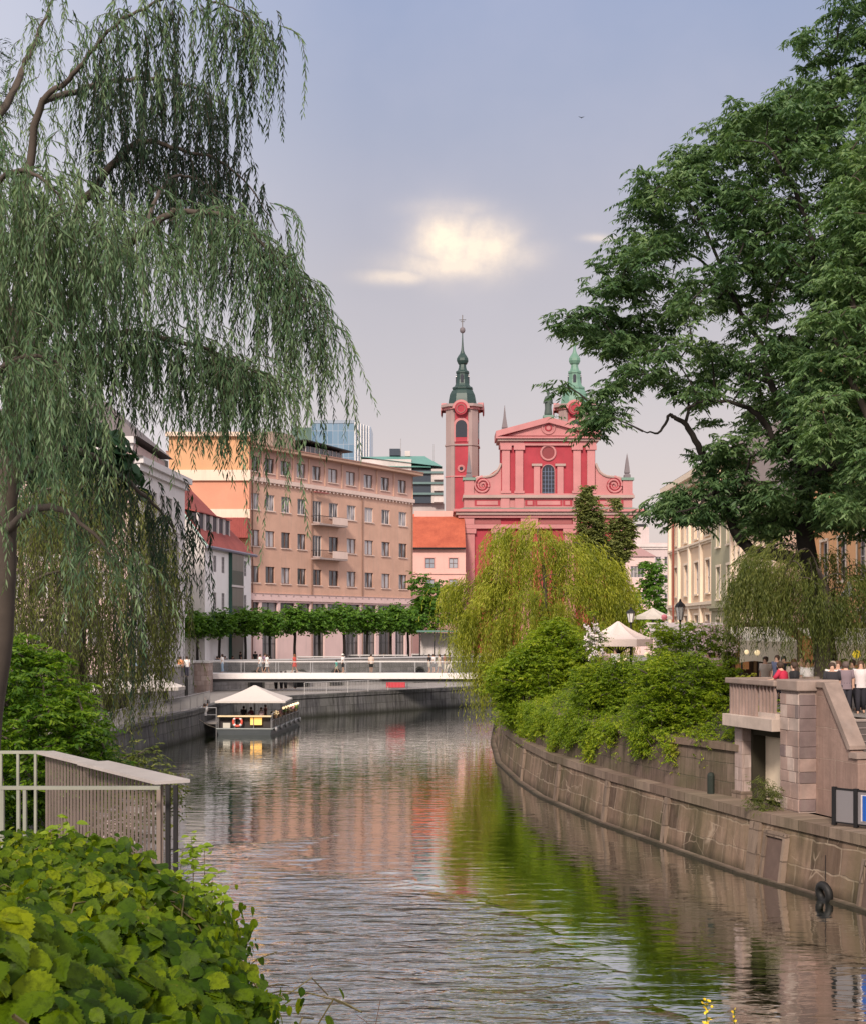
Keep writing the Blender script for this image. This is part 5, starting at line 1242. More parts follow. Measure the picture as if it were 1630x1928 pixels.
    sg = thing('blue_sign', 'blue notice plate on the black barrier at the right picture edge', 'sign', (p0.x, p0.y, 1.94), a)
    m = MB(); m.box(.96, 1.3, -.05, -.03, .2, .88); m.build('plate', simple('sign_blue', (.02, .10, .42), .4), sg); m = MB(); m.box(.9, 1.32, -.03, -.02, .18, .9); m.build('white_border', FR_W, sg)
    # tyre fender and iron frame low on the wall
    x, dd = path_at(WR, 37.9); n = Vector((-dd.y, dd.x)); ty = thing('tyre_fender', 'black rubber tyre hanging at the waterline of the stone wall', 'tyre', (x+n.x*.16, 37.9+n.y*.16, .18), math.atan2(n.y, n.x))
    x, dd = path_at(WR, 37.35); n = Vector((-dd.y, dd.x)); ty.location = (x+n.x*.2, 37.35+n.y*.2, .2); ty.rotation_euler = (0, .18, math.atan2(n.y, n.x))
    m = MB(); m.ring((0, 0, 0), .22, .11, 'x', 32, 10, 1.0); m.build('rubber', simple('rubber', (.012, .012, .012), .6), ty, True)
    m = MB(); m.tube([(-.1, 0, .3), (-.22, 0, 1.0)], .012, 5); m.build('chain', MET_DARK, ty)
    # small dark post
    po = thing('mooring_post', 'short dark post on the ledge left of the stone pillar', 'post', tuple(TW(-1.0, -.35, 1.92)))
    m = MB(); m.lathe((0, 0, 0), [(.12, 0), (.12, .6), (.09, .68), (.04, .7)], 10); m.build('shaft', simple('green_dark', (.018, .026, .02), .7), po)
build_terrace()

# ================================================================= cafe terrace behind: long awnings, lamps, tables
def lamp(px, py_top, D, z0, label, h=.7, globe=None, group='street lamps on the right bank'):
    x = PX(px, D); zt = PZ(py_top, D)-z0
    l = thing('street_lamp', label, 'lamp', (x, D, z0), 0, group)
    m = MB(); m.lathe((0, 0, 0), [(.16, 0), (.16, .3), (.09, .45), (.06, 1.2), (.045, zt-h-.1), (.08, zt-h)], 10); m.build('post', MET_DARK, l)
    m = MB(); m.lathe((0, 0, zt-h), [(.12, 0), (.22, h*.62)], 6); m.build('lantern_glass', simple('lantern_glass', (.75, .74, .72), .2), l)
    m = MB(); m.lathe((0, 0, zt-h*.38), [(.27, 0), (.2, h*.14), (.09, h*.24), (.05, h*.3), (.06, h*.34), (.01, h*.4)], 6); m.build('lantern_cap', MET_DARK, l)
    m = MB()
    for k in range(6): a = k*math.pi/3; m.tube([(.12*math.cos(a), .12*math.sin(a), zt-h), (.225*math.cos(a), .225*math.sin(a), zt-h*.38)], .013, 4)
    m.build('lantern_frame', MET_DARK, l)
lamp(1280, 1128, 66, TERR, 'black lantern lamp post in front of the cream house', 1.0)
lamp(1187, 1144, 75, TERR, 'lantern lamp post beside the white market parasol', .8)
def hang_lamp():
    D = 50.0; l = thing('bracket_lamp', 'white bell shaped street lamp over the cafe at the right edge', 'lamp', (PX(1598, D)+.7, D, TERR)); z = PZ(1095, D)-TERR
    m = MB(); m.tube([(0, 0, 0), (0, 0, z-.2), (-.1, 0, z+.1), (-.5, 0, z+.15), (-.7, 0, z)], [.07, .05, .035, .03, .03], 8); m.build('post', MET_DARK, l)
    m = MB(); m.lathe((-.7, 0, z-.55), [(.3, 0), (.28, .12), (.12, .3), (.06, .5), (.04, .55)], 14); m.build('shade', simple('lamp_white', (.75, .76, .74), .4), l, True)
hang_lamp()
def build_cafe():
    # long awnings with drop fronts, supported on posts
    aw = plaster('awning_cream', (.9, .84, .68), .08, streak=.1); aw2 = plaster('awning_rose', (.84, .74, .70), .05, streak=.1)
    for (pxa, pxb, D, zt, zf, drop, mt, lb) in ((1235, 1385, 68, 7.25, 6.6, .75, aw2, 'rose white cafe awning beyond the shrubs'), (1392, 1500, 58, 7.0, 6.85, .9, aw, 'cream cafe awning left of the big tree trunk'), (1540, 1690, 55, 6.95, 6.75, .85, aw, 'cream cafe awning right of the big tree trunk')):
        x0, x1 = PX(pxa, D), PX(pxb, D); a = thing('cafe_awning', lb, 'awning', (x0, D, TERR), 0, 'awnings over the right bank cafe'); L = x1-x0; zt -= TERR; zf -= TERR
        m = MB(); n = max(4, int(L/.5)); vs = []
        for i in range(n+1):
            x = L*i/n; s = .06*math.sin(i*1.7); vs += [(x, 3.2, zt+.45), (x, .0, zf+s*.5), (x, -.03, zf-drop+s*.3+.05*(i % 2))]
        m.add(vs, [(3*i+j, 3*i+3+j, 3*i+4+j, 3*i+1+j) for i in range(n) for j in range(2)]); m.build('canopy', mt, a)
        for i in range(4): m = MB(); x = .1+(L-.2)*i/3; m.tube([(x, .06, 0), (x, .06, zf)], .04, 6); m.build('pole', MET_DARK, a)
    # cafe front: dark wooden posts and warm interior
    D = 66.5; x0 = PX(1330, D); f = thing('cafe_pavilion', 'dark brown timber cafe front with warm lit panels behind the awnings', 'cafe', (x0, 62, TERR)); L = 12
    wd = simple('timber_brown', (.085, .05, .03), .7, 0, .4, 2)
    m = MB(); m.box(0, L, 0, .15, 0, 3.0); m.build('wall', wd, f)
    lit = simple('warm_panel', (.35, .16, .07), .7, emit=((1, .42, .16), .12))
    for k in range(12):
        m = MB(); x = .2+k*1.0; m.box(x, x+.12, -.12, -.003, 0, 3.0); m.build('timber_post', plaster('timber_pale', (.36, .24, .13), .3), f)
        if k % 3 != 1: m = MB(); m.box(x+.2, x+.8, -.03, -.002, .9, 2.4); m.build('lit_panel', lit, f)
    # white market parasol with struts
    D = 74; p = thing('market_parasol', 'large pinkish white market parasol rising above the green shrubs', 'parasol', (PX(1163, D), D, TERR), .2)
    zt = PZ(1170, D)-TERR; m = MB(); m.tube([(0, 0, 0), (0, 0, zt)], .05, 8); m.build('pole', MET_DARK, p)
    canopy('canopy', p, 1.75, 1.75, zt-.95, zt, simple('canvas_rose', (.70, .60, .56), .9, 0, .05), 8, .2, .38, .2)
    m = MB()
    for k in range(8): a = 2*math.pi*k/8+.2; m.tube([(0, 0, zt-1.75), (math.cos(a)*1.3, math.sin(a)*1.3, zt-.95)], .025, 4)
    m.build('ribs', MET_DARK, p)
    quay_parasol(1228, 1154, 95, 1.3, 'small white parasol top farther along the promenade', TERR, 4.2, None, CANVAS, 8, 0, .6)
    # table lamps: pale paper lanterns
    ln = simple('paper_lantern', (.85, .74, .5), .6, emit=((1, .75, .4), .5)); rng = random.Random(3)
    for k, (px, py, D, r) in enumerate(((1130, 1230, 70, .14), (1163, 1245, 70, .1), (1217, 1233, 68, .14), (1233, 1233, 68, .11), (1325, 1230, 64, .13), (1176, 1241, 71, .1), (1405, 1228, 56, .1), (1425, 1229, 56, .12), (1110, 1222, 72, .13))):
        w = W(px, py, D); g = thing('paper_lantern', 'small round pale lantern hung among the leaves at the cafe edge', 'lantern', tuple(w), 0, 'lanterns strung along the cafe edge')
        m = MB(); m.lathe((0, 0, -r), [(.02, 0), (r*.75, r*.35), (r, r), (r*.75, r*1.65), (.02, 2*r)], 10); m.build('globe', ln, g, True); m = MB(); m.tube([(0, 0, r), (0, 0, r+.5)], .006, 4); m.build('cord', MET_DARK, g)
    w = W(1612, 1232, 48); g = thing('yellow_lantern', 'bright yellow round lantern hanging at the right edge', 'lantern', tuple(w)); m = MB(); m.lathe((0, 0, -.15), [(.02, 0), (.12, .05), (.15, .15), (.12, .25), (.02, .3)], 12); m.build('globe', simple('yellow_globe', (.9, .65, .06), .5, emit=((1, .7, .05), .5)), g, True); m = MB(); m.tube([(0, 0, .15), (0, 0, .9)], .008, 4); m.build('cord', MET_DARK, g)
    # balloons
    for px, py, c, nm, lb in ((1256, 1178, (.2, .45, .8), 'blue', 'light blue balloon bobbing beside the lamp post'), (1250, 1163, (.8, .25, .3), 'red', 'pink red balloon above the blue balloon')):
        w = W(px, py, 72); g = thing('balloon', lb, 'balloon', tuple(w)); m = MB(); m.lathe((0, 0, -.2), [(.015, 0), (.1, .07), (.16, .2), (.14, .32), (.02, .38)], 12); m.build('skin', simple('balloon_'+nm, c, .4), g, True); m = MB(); m.tube([(0, 0, -.2), (.1, 0, -1.9)], .005, 4); m.build('string', MET_GREY, g)
    # bistro tables on the terrace
    for k, (lx, ly, lb) in enumerate(((1.6, 2.2, 'round table on the balcony behind the balustrade'), (3.6, 3.4, 'round table behind the ashlar pier'))):
        q = thing('terrace_table', lb, 'table', tuple(TW(lx, ly, 4.62))); m = MB(); m.lathe((0, 0, 0), [(.25, 0), (.25, .03), (.03, .06), (.03, .72), (.38, .72), (.38, .76)], 14); m.build('table_top', FR_W, q)
build_cafe()

# pavilion roof and terrace furniture on the far left street, seen over the footbridge
def far_street():
    D = 142; x0 = PX(786, D); p = thing('bus_shelter', 'flat green roofed glazed pavilion at the right end of the tree row', 'pavilion', (x0, D+12, STREET)); L = 5.2; z = PZ(1187, D+12)-STREET
    m = MB(); m.box(-.2, L, -.3, 3, z-.2, z); m.build('roof', simple('roof_teal', (.1, .2, .17), .6), p)
    for k in range(4): m = MB(); x = .05+k*1.6; m.box(x, x+.14, 0, .14, 0, z-.203); m.build('post', MET_DARK, p)
    m = MB(); m.quad((.2, 2.6, 0), (L-.2, 2.6, 0), (L-.2, 2.6, z-.3), (.2, 2.6, z-.3)); m.build('rear_panel', plaster('block_white', (1, 1, 1)), p)
    for k, (pxa, pxb, py, D) in enumerate(((560, 650, 1236, 141), (655, 768, 1224, 150), (775, 845, 1222, 156))):
        xa, xb = PX(pxa, D), PX(pxb, D); t = thing('planter_barrier', ['long white topped cafe barrier nearest the white house', 'white topped cafe barrier in front of the hotel', 'white topped cafe barrier by the green roofed pavilion'][k], 'barrier', (xa, D, STREET), 0, 'cafe barriers under the tree row')
        zt = 1.15; m = MB(); m.box(0, xb-xa, -.15, .25, zt-.1, zt); m.build('top', MET_PALE, t)
        n = int((xb-xa)/1.3)
        for i in range(n+1): m = MB(); x = (xb-xa-.1)*i/n; m.box(x, x+.1, 0, .1, 0, zt-.103); m.build('post', MET_PALE, t)
        m = MB(); m.box(.1, xb-xa-.1, .02, .06, .1, zt-.15); m.build('panel', simple('smoked_grey', (.12, .12, .12), .3), t)
far_street()
def canoe():
    D = 123+12; w = W(747, 1289, D-6)
    c = thing('red_canopy', 'small red stall on the lower quay under the footbridge', 'stall', (PX(745, 131), 131.0, QUAY)); m = MB(); m.box(-.9, .9, 0, .9, 0, .9); m.build('counter', simple('stall_red', (.6, .06, .08), .6), c, bevel=.05); m = MB(); m.prism_y([(-1, .9), (1, .9), (.8, 1.15), (-.8, 1.15)], -.1, 1.0); m.build('lid', simple('stall_red', (1, 1, 1)), c)
canoe()
# ================================================================= people
def person_mesh(name, J, rad, edges, sub=1):
    """one continuous skinned body from named joints"""
    me = bpy.data.meshes.new(name+'_src'); keys = list(J); idx = {k: i for i, k in enumerate(keys)}
    me.from_pydata([J[k] for k in keys], [(idx[a], idx[b]) for a, b in edges], [])
    o = bpy.data.objects.new('tmp', me); COL.objects.link(o)
    sk = o.modifiers.new('s', 'SKIN'); sk.use_smooth_shade = True
    lay = me.skin_vertices[0].data if me.skin_vertices else None
    if lay is None:
        bpy.context.view_layer.objects.active = o; bpy.ops.mesh.customdata_skin_add(); lay = me.skin_vertices[0].data
    for k in keys: r = rad[k]; lay[idx[k]].radius = r if isinstance(r, tuple) else (r, r); lay[idx[k]].use_root = (k == 'pelvis')
    s = o.modifiers.new('d', 'SUBSURF'); s.levels = sub; s.render_levels = sub
    dg = bpy.context.evaluated_depsgraph_get(); dg.update(); r = bpy.data.meshes.new_from_object(o.evaluated_get(dg)); r.name = name
    bpy.data.objects.remove(o); return r
EDG = [('pelvis', 'waist'), ('waist', 'chest'), ('chest', 'neck'), ('neck', 'head'), ('head', 'crown'), ('head', 'nose'), ('pelvis', 'hip_l'), ('hip_l', 'knee_l'), ('knee_l', 'ankle_l'), ('ankle_l', 'toe_l'), ('pelvis', 'hip_r'), ('hip_r', 'knee_r'), ('knee_r', 'ankle_r'), ('ankle_r', 'toe_r'),
       ('chest', 'sho_l'), ('sho_l', 'elb_l'), ('elb_l', 'wri_l'), ('wri_l', 'han_l'), ('chest', 'sho_r'), ('sho_r', 'elb_r'), ('elb_r', 'wri_r'), ('wri_r', 'han_r')]
RAD = dict(pelvis=(.125, .1), waist=(.115, .09), chest=(.135, .1), neck=.052, head=(.08, .09), crown=(.075, .085), nose=.02, hip_l=.085, knee_l=.056, ankle_l=.04, toe_l=.032, hip_r=.085, knee_r=.056, ankle_r=.04, toe_r=.032,
           sho_l=.052, elb_l=.04, wri_l=.027, han_l=.03, sho_r=.052, elb_r=.04, wri_r=.027, han_r=.03)
def pose(stride=0.0, arm=0.0, lean=0.0, sit=False, elbows=0.0):
    """y forward; metres, 1.7 m tall"""
    J = dict(pelvis=(0, 0, .93), waist=(0, .01+lean*.25, 1.1), chest=(0, .01+lean*.6, 1.32), neck=(0, .01+lean*.85, 1.47), head=(0, .03+lean, 1.56), crown=(0, .02+lean, 1.64), nose=(0, .115+lean, 1.57))
    for s, k in ((-1, 'l'), (1, 'r')):
        f = stride*s
        if sit:
            J['hip_'+k] = (.09*s, .06, .9); J['knee_'+k] = (.11*s, .48, .92); J['ankle_'+k] = (.11*s, .46, .5); J['toe_'+k] = (.12*s, .62, .46)
        else:
            J['hip_'+k] = (.085*s, f*.08, .86); J['knee_'+k] = (.09*s, f*.5+max(0, f)*.1, .48); J['ankle_'+k] = (.09*s, f*.85-(.08 if f < 0 else 0), .085 if f >= 0 else .13); J['toe_'+k] = (.1*s, J['ankle_'+k][1]+.17, .03 if f >= 0 else .05)
        J['sho_'+k] = (.17*s, lean*.75, 1.41); g = -f*.6
        if arm and s > 0:
            J['elb_'+k] = (.25*s, .15+lean, 1.2); J['wri_'+k] = (.16*s, .36+lean, 1.32); J['han_'+k] = (.13*s, .42+lean, 1.38)
        elif elbows:
            J['elb_'+k] = (.25*s, .16+lean, 1.15); J['wri_'+k] = (.14*s, .38+lean, 1.12); J['han_'+k] = (.09*s, .45+lean, 1.12)
        else:
            J['elb_'+k] = (.22*s, lean*.6+g*.3, 1.14); J['wri_'+k] = (.22*s, lean*.5+g+.05, .9); J['han_'+k] = (.21*s, lean*.5+g+.1, .82)
    return J
POSES = {}
def get_pose(key):
    if key not in POSES:
        P = dict(walk=dict(stride=.3), walk2=dict(stride=-.22), stand=dict(stride=.04), lean=dict(stride=.06, lean=.14, elbows=1), phone=dict(stride=.05, arm=1), sit=dict(sit=True, elbows=1))[key]
        J = pose(**P); POSES[key] = (J, person_mesh('body', J, RAD, EDG, 1))
    return POSES[key]
SKIN = simple('skin', (.58, .36, .26), .6, 0, .06); SKIN_D = simple('skin_tan', (.36, .2, .13), .6, 0, .06)
def garment(name, J, top, bot, kind, mat, body):
    """clothing: an open shell a little outside the body, tapered, ending in a hem"""
    m = MB()
    if kind in ('shirt', 'dress'):
        ly = J['chest'][1]; pr = [(.155, 1.43, ly*1.1), (.215, 1.38, ly), (.195, 1.2, J['waist'][1]), (.172, 1.06, J['waist'][1]), (.19, .9, 0)]
        if kind == 'dress': pr += [(.24, .7, 0), (.28, bot, 0)]
        else: pr += [(.195, .84, 0)]
        n = 14; vs = []
        for r, z, y in pr:
            for k in range(n): a = 2*math.pi*k/n; vs.append((r*math.cos(a), y+r*.76*math.sin(a), z))
        m.add(vs, [(i*n+k, i*n+(k+1) % n, (i+1)*n+(k+1) % n, (i+1)*n+k) for i in range(len(pr)-1) for k in range(n)]); m.add([v for v in vs[:n]], [tuple(range(n))])
        for k in 'lr':
            a, b = Vector(J['sho_'+k]), Vector(J['elb_'+k]); m.tube([a+Vector((0, 0, .03)), a.lerp(b, .5), a.lerp(b, .85)], [.075, .07, .068], 8)
    else:
        e = {'shorts': .62, 'trousers': .96}[kind]
        for k in 'lr':
            h, kn, an = Vector(J['hip_'+k]), Vector(J['knee_'+k]), Vector(J['ankle_'+k])
            if kind == 'shorts': m.tube([h+Vector((0, 0, .1)), h, h.lerp(kn, .5), h.lerp(kn, .85)], [.11, .118, .105, .1], 8)
            else: m.tube([h+Vector((0, 0, .1)), h, kn, kn.lerp(an, .95)], [.11, .115, .085, .07], 8)
        m.lathe((0, 0, .84), [(.15, -.04), (.175, .06), (.165, .2)], 12, 0, 1, .75)
    return m.build(name, mat, body, True)
def person(x, y, z, rz, p, label, top=None, bottom=None, skin=SKIN, hair=(.05, .03, .02), hair_long=False, scale=1.0, group=None, hat=None):
    J, me = get_pose(p); rt = thing('person', label, 'person', (x, y, z), rz, group); rt.scale = (scale,)*3
    if p == 'sit': rt.location.z = z-.42*scale
    b = link('body', me.copy() if False else me, rt)
    if me.materials: 
        b.data = me
    if not me.materials: me.materials.append(SKIN)
    for sl in b.material_slots: sl.link = 'OBJECT'; sl.material = skin
    if top: garment('dress' if top[0] == 'dress' else 'shirt', J, 0, .58, top[0], simple('cloth_%02x%02x%02x' % tuple(int(c*255) for c in top[1]), top[1], .9, 0, .08), rt)
    if bottom: garment(bottom[0], J, 0, 0, bottom[0], simple('cloth_%02x%02x%02x' % tuple(int(c*255) for c in bottom[1]), bottom[1], .9, 0, .08), rt)
    h = J['head']; m = MB(); m.lathe((h[0], h[1]-.015, h[2]-.05), [(.085, 0), (.105, .05), (.11, .11), (.09, .17), (.04, .2)], 12, 0, .95, 1.08)
    if hair_long: m.lathe((h[0], h[1]-.07, h[2]-.22), [(.07, 0), (.09, .1), (.08, .22)], 10)
    # leave the face free: hair sits back from the nose
    for i, v in enumerate(m.v): m.v[i] = (v[0], min(v[1], h[1]+.045) if v[2] < h[2]+.06 else v[1]-.01, v[2])
    m.build('hair', simple('hair_%02x%02x' % (int(hair[0]*255), int(hair[1]*255)), hair, .7), rt, True)
    if hat: m = MB(); m.lathe((h[0], h[1], h[2]+.06), [(.19, 0), (.185, .015), (.105, .02), (.1, .11), (.05, .13)], 14); m.build('hat', simple('hat_pale', hat, .9), rt, True)
    return rt
WHITE = (.8, .78, .76); BLUE = (.35, .5, .68); BLK = (.02, .02, .022)
BZ = 3.455; BY = 124.3
def bp(px, py=None, D=BY): return PX(px, D)
G = 'people crossing the footbridge'
person(bp(419), BY, BZ, 1.57, 'phone', 'person in white top and light blue trousers standing at the left end of the footbridge', ('shirt', WHITE), ('trousers', BLUE), hair_long=True, group=G)
person(bp(490), BY, BZ, -1.57, 'walk', 'left walker of the pair in white shirts on the footbridge', ('shirt', WHITE), ('shorts', (.3, .32, .34)), group=G)
person(bp(504), BY-.4, BZ, -1.4, 'walk2', 'right walker of the pair in white with bare legs striding on the footbridge', ('dress', WHITE), None, group=G, hair_long=True)
person(bp(497), BY+.7, BZ, -1.57, 'stand', 'person in violet grey top behind the white shirted pair on the footbridge', ('shirt', (.25, .18, .25)), ('trousers', BLK), group=G, scale=1.04)
person(bp(555), BY, BZ, 1.3, 'walk', 'person in red patterned short dress walking on the footbridge', ('dress', (.55, .1, .08)), None, group=G, hair=(.2, .08, .03), hair_long=True)
person(bp(634), BY, BZ, 1.57, 'walk', 'small child in turquoise on the footbridge beside an adult', ('shirt', (.1, .5, .42)), ('shorts', (.6, .55, .4)), group=G, scale=.68)
person(bp(646), BY+.1, BZ, 1.57, 'stand', 'adult in white shirt and black shorts holding a child near the bridge middle', ('shirt', WHITE), ('shorts', BLK), group=G, hat=(.75, .72, .65))
person(bp(699), BY, BZ, .2, 'stand', 'person in black shorts and pale top pausing at mid bridge rail', ('shirt', (.62, .5, .42)), ('shorts', BLK), skin=SKIN, group=G)
person(bp(808), BY, BZ, 1.4, 'stand', 'person in black shirt with pale shorts in the right group on the footbridge', ('shirt', BLK), ('shorts', (.55, .5, .42)), group=G)
person(bp(816), BY+.6, BZ, 1.2, 'stand', 'person carrying white bag in the right group on the footbridge', ('shirt', WHITE), ('shorts', (.2, .2, .2)), group=G)
person(bp(827), BY, BZ, 1.7, 'walk2', 'person in beige skirt in the right group on the footbridge', ('dress', (.5, .45, .36)), None, group=G, hair_long=True)
person(bp(837), BY+.3, BZ, 1.57, 'stand', 'person in cream trousers left of two similar walkers on the footbridge', ('shirt', (.3, .15, .12)), ('trousers', (.72, .66, .58)), group=G)
person(bp(846), BY, BZ, 1.57, 'walk', 'person in cream trousers last of the right group on the footbridge', ('shirt', (.12, .08, .07)), ('trousers', (.72, .66, .58)), group=G)
person(bp(896), BY, BZ, 1.57, 'walk', 'person in white trousers between the willow branches on the footbridge', ('shirt', (.5, .55, .4)), ('trousers', (.8, .78, .72)), group=G)
# street behind the bridge: seated dark figures under the trees
for k, (px, D) in enumerate(((409, 134), (424, 135), (438, 137), (453, 136), (481, 138), (716, 150.6), (724, 151), (508, 139))):
    person(PX(px, D), D, STREET, 2.2+k, 'stand' if k in (3, 4) else 'sit', 'person in dark clothes sitting under the pollarded trees' if k not in (3, 4) else 'person in dark clothes standing under the pollarded trees', ('shirt', BLK if k != 2 else (.1, .04, .05)), ('trousers', BLK), group='cafe guests under the tree row')
for px, D, lb, c in ((262, 101.5, 'person in pale blue shirt on the street behind the willow', (.3, .42, .55)), (271, 102.5, 'person in dark top beside the pale blue shirt on the left street', (.06, .04, .04)), (340, 110.4, 'person in orange top at the street parapet near the bridge', (.7, .3, .15)), (352, 111.5, 'person in white top at the street parapet near the bridge', WHITE)):
    person(PX(px, D), D, STREET, .3, 'stand', lb, ('shirt', c), ('trousers', (.1, .1, .14)), group='people on the left street')
# lower quay and boat
person(-16.05, 97.1, .87, .4, 'sit', 'person in white shirt sitting on the landing stage by the boat', ('shirt', WHITE), ('trousers', (.05, .05, .07)))
person(-16.3, 99.2, .87, 2.4, 'stand', 'person in black clothes on the landing stage by the boat', ('shirt', BLK), ('trousers', BLK))
for k, (dx, dy, c, lb) in enumerate(((1.0, 4.9, (.05, .04, .04), 'person in black at the second table on the boat'), (1.9, 3.6, (.1, .02, .03), 'person in dark red leaning near the boat counter'), (2.6, 3.2, (.7, .5, .5), 'person in rose top behind the boat counter'), (3.1, 4.6, WHITE, 'person in white on the river side of the boat'), (2.2, 7.0, (.25, .12, .1), 'person in brown at the rear tables of the boat'), (3.2, 8.3, (.6, .35, .3), 'person in salmon at the rear river rail of the boat'))):
    person(-15.1+dx+dy*.06, 96+dy, .2, k*1.3, ('stand', 'lean', 'stand', 'sit', 'stand', 'sit')[k], lb, ('shirt', c), ('trousers', BLK), scale=.92, group='guests on the bar boat')
for px, D, c, lb in ((520, 126, (.3, .05, .03), 'person in dark red on the lower quay under the bridge'), (530, 127, (.5, .12, .1), 'person in red behind the parasol on the lower quay'), (538, 127.5, (.03, .03, .03), 'person in black on the lower quay under the bridge'), (556, 128, (.02, .02, .03), 'person in navy on the lower quay right of the parasol')):
    person(PX(px, D), D, QUAY, .5, 'stand', lb, ('shirt', c), ('trousers', BLK), group='people on the far lower quay')
# terrace
def tp(px, D): return PX(px, D)
T_ = 4.63; GT = 'people on the cafe terrace'
person(*TW(2.35, .45)[:2], T_, math.pi/2-.5, 'lean', 'person in crimson shirt leaning over the balcony rail', ('shirt', (.5, .03, .07)), ('trousers', BLK), group=GT)
person(*TW(2.75, .55)[:2], T_, math.pi/2-.2, 'stand', 'person in black shirt beside the crimson shirt at the balcony rail', ('shirt', BLK), ('trousers', BLK), group=GT, hair_long=True)
person(*TW(1.55, -.62)[:2], 4.625, 2.6, 'stand', 'child in pale yellow standing outside the balusters on the slab', ('shirt', (.72, .55, .35)), ('trousers', (.62, .45, .28)), scale=.8) if False else None
for px, D, c, lb, pz, hr in ((1494, 47, (.75, .62, .52), 'person with bare shoulders seated behind the ashlar pier', 'stand', (.2, .1, .05)), (1521, 46, WHITE, 'person in white top with dark straps behind the pier', 'stand', (.06, .03, .02)), (1535, 47, (.45, .28, .22), 'person in brown top right of the white top', 'stand', (.04, .03, .02)),
                             (1568, 43.4, (.7, .66, .64), 'person in pale shirt at the head of the stairs', 'walk', (.3, .25, .2)), (1577, 44.0, (.6, .16, .08), 'person in orange red top at the stair head', 'stand', (.1, .05, .03)), (1592, 43.0, (.22, .17, .19), 'person in grey violet t shirt seen from behind by the stairs', 'stand', (.12, .09, .08)),
                             (1620, 44.0, (.72, .66, .66), 'person in pale vest behind the right balustrade', 'stand', (.1, .06, .04)), (1566, 41.4, (.03, .03, .035), 'person in black coming up the dark stairs', 'walk2', (.05, .03, .02)), (1475, 52, (.02, .02, .03), 'person in black under the cafe awning', 'stand', (.02, .02, .02)), (1508, 53, (.5, .3, .2), 'person in tan shirt deeper under the awning', 'stand', (.1, .06, .03))):
    person(PX(px, D), D, T_, 2.9 if 'behind by' not in lb else 0, pz, lb, ('shirt', c), ('trousers', (.03, .03, .04)), group=GT, hair=hr)
for px, D, c, lb, pz in ((1441, 51, (.5, .42, .36), 'person in beige top just left of the crimson shirt', 'stand'), (1463, 54, (.1, .12, .2), 'person in navy top deeper under the awning', 'stand'), (1484, 50, (.6, .2, .16), 'person in brick red top between the rail and the pier', 'sit'), (1548, 46.5, (.16, .13, .12), 'person in dark brown top left of the stair head', 'stand'), (1605, 45.5, (.1, .1, .11), 'person in charcoal top beside the pale vest', 'stand'), (1628, 46, (.62, .45, .4), 'person in rose top at the picture edge behind the balustrade', 'stand'), (1588, 47, (.7, .68, .6), 'person in cream top farther back by the stair head', 'stand')):
    person(PX(px, D), D, T_, 2.4, pz, lb, ('shirt', c), ('trousers', (.03, .03, .04)), group=GT)
for px, D, lb in ((1333, 60, 'person in pale dress behind the shrubs under the rose awning'), (1350, 61, 'person in white shirt behind the shrubs under the rose awning'), (1140, 71, 'person in rose shirt below the market parasol'), (1158, 71.5, 'person in white shirt below the market parasol')):
    person(PX(px, D), D, TERR, 2.5, 'stand', lb, ('shirt', (.8, .6, .55) if 'rose' in lb or 'dress' in lb else WHITE), ('shorts', (.1, .1, .1)), group=GT)
# ================================================================= vegetation
rng = np.random.default_rng(11)
BARK = simple('bark', (.075, .06, .048), .9, 0, .35, 4); BARK_D = simple('bark_dark', (.022, .018, .015), .9, 0, .35, 4)
L_WIL = leafmat('willow_leaf_backlit', [(.006, .018, .012), (.014, .036, .02), (.03, .062, .03), (.085, .125, .065)], .3, .6)  # darker copy for the far rods: backlit shade put into the leaf colour
L_WIL2 = leafmat('willow_gold_leaf', [(.07, .10, .012), (.19, .23, .02), (.33, .35, .035), (.50, .50, .08)], .35, .45)
L_WIL3 = leafmat('willow_olive_leaf', [(.035, .055, .015), (.085, .115, .025), (.15, .175, .04), (.25, .25, .08)], .35, .4)
L_BIG = leafmat('locust_leaf', [(.022, .06, .03), (.06, .125, .05), (.12, .205, .08), (.23, .33, .14)], .3, .3)
L_SHR = leafmat('shrub_leaf', [(.055, .11, .012), (.14, .225, .015), (.25, .34, .02), (.43, .46, .03)], .4, .6)
L_ROW = leafmat('row_leaf', [(.03, .09, .014), (.08, .18, .02), (.16, .28, .03)], .3, .8)
L_POP = leafmat('poplar_leaf', [(.06, .09, .025), (.15, .18, .05), (.27, .28, .09)], .25, .5)
L_VINE = leafmat('vine_leaf', [(.010, .045, .003), (.045, .12, .004), (.13, .22, .005), (.28, .35, .008)], .4, 2.2, .42, (1.7, 1.5, .3), .5, None) if False else leafmat('vine_leaf', [(.010, .035, .002), (.04, .09, .003), (.12, .19, .004), (.30, .35, .008)], .4, 2.2, .5, (1.7, 1.5, .3), .15, .7)
L_IVY = leafmat('ivy_leaf', [(.16, .2, .02), (.28, .31, .03), (.36, .36, .05)], .35, 1.0)
L_DARK = leafmat('dark_leaf', [(.006, .025, .012), (.015, .045, .02), (.025, .06, .028)], .2, 1.0)

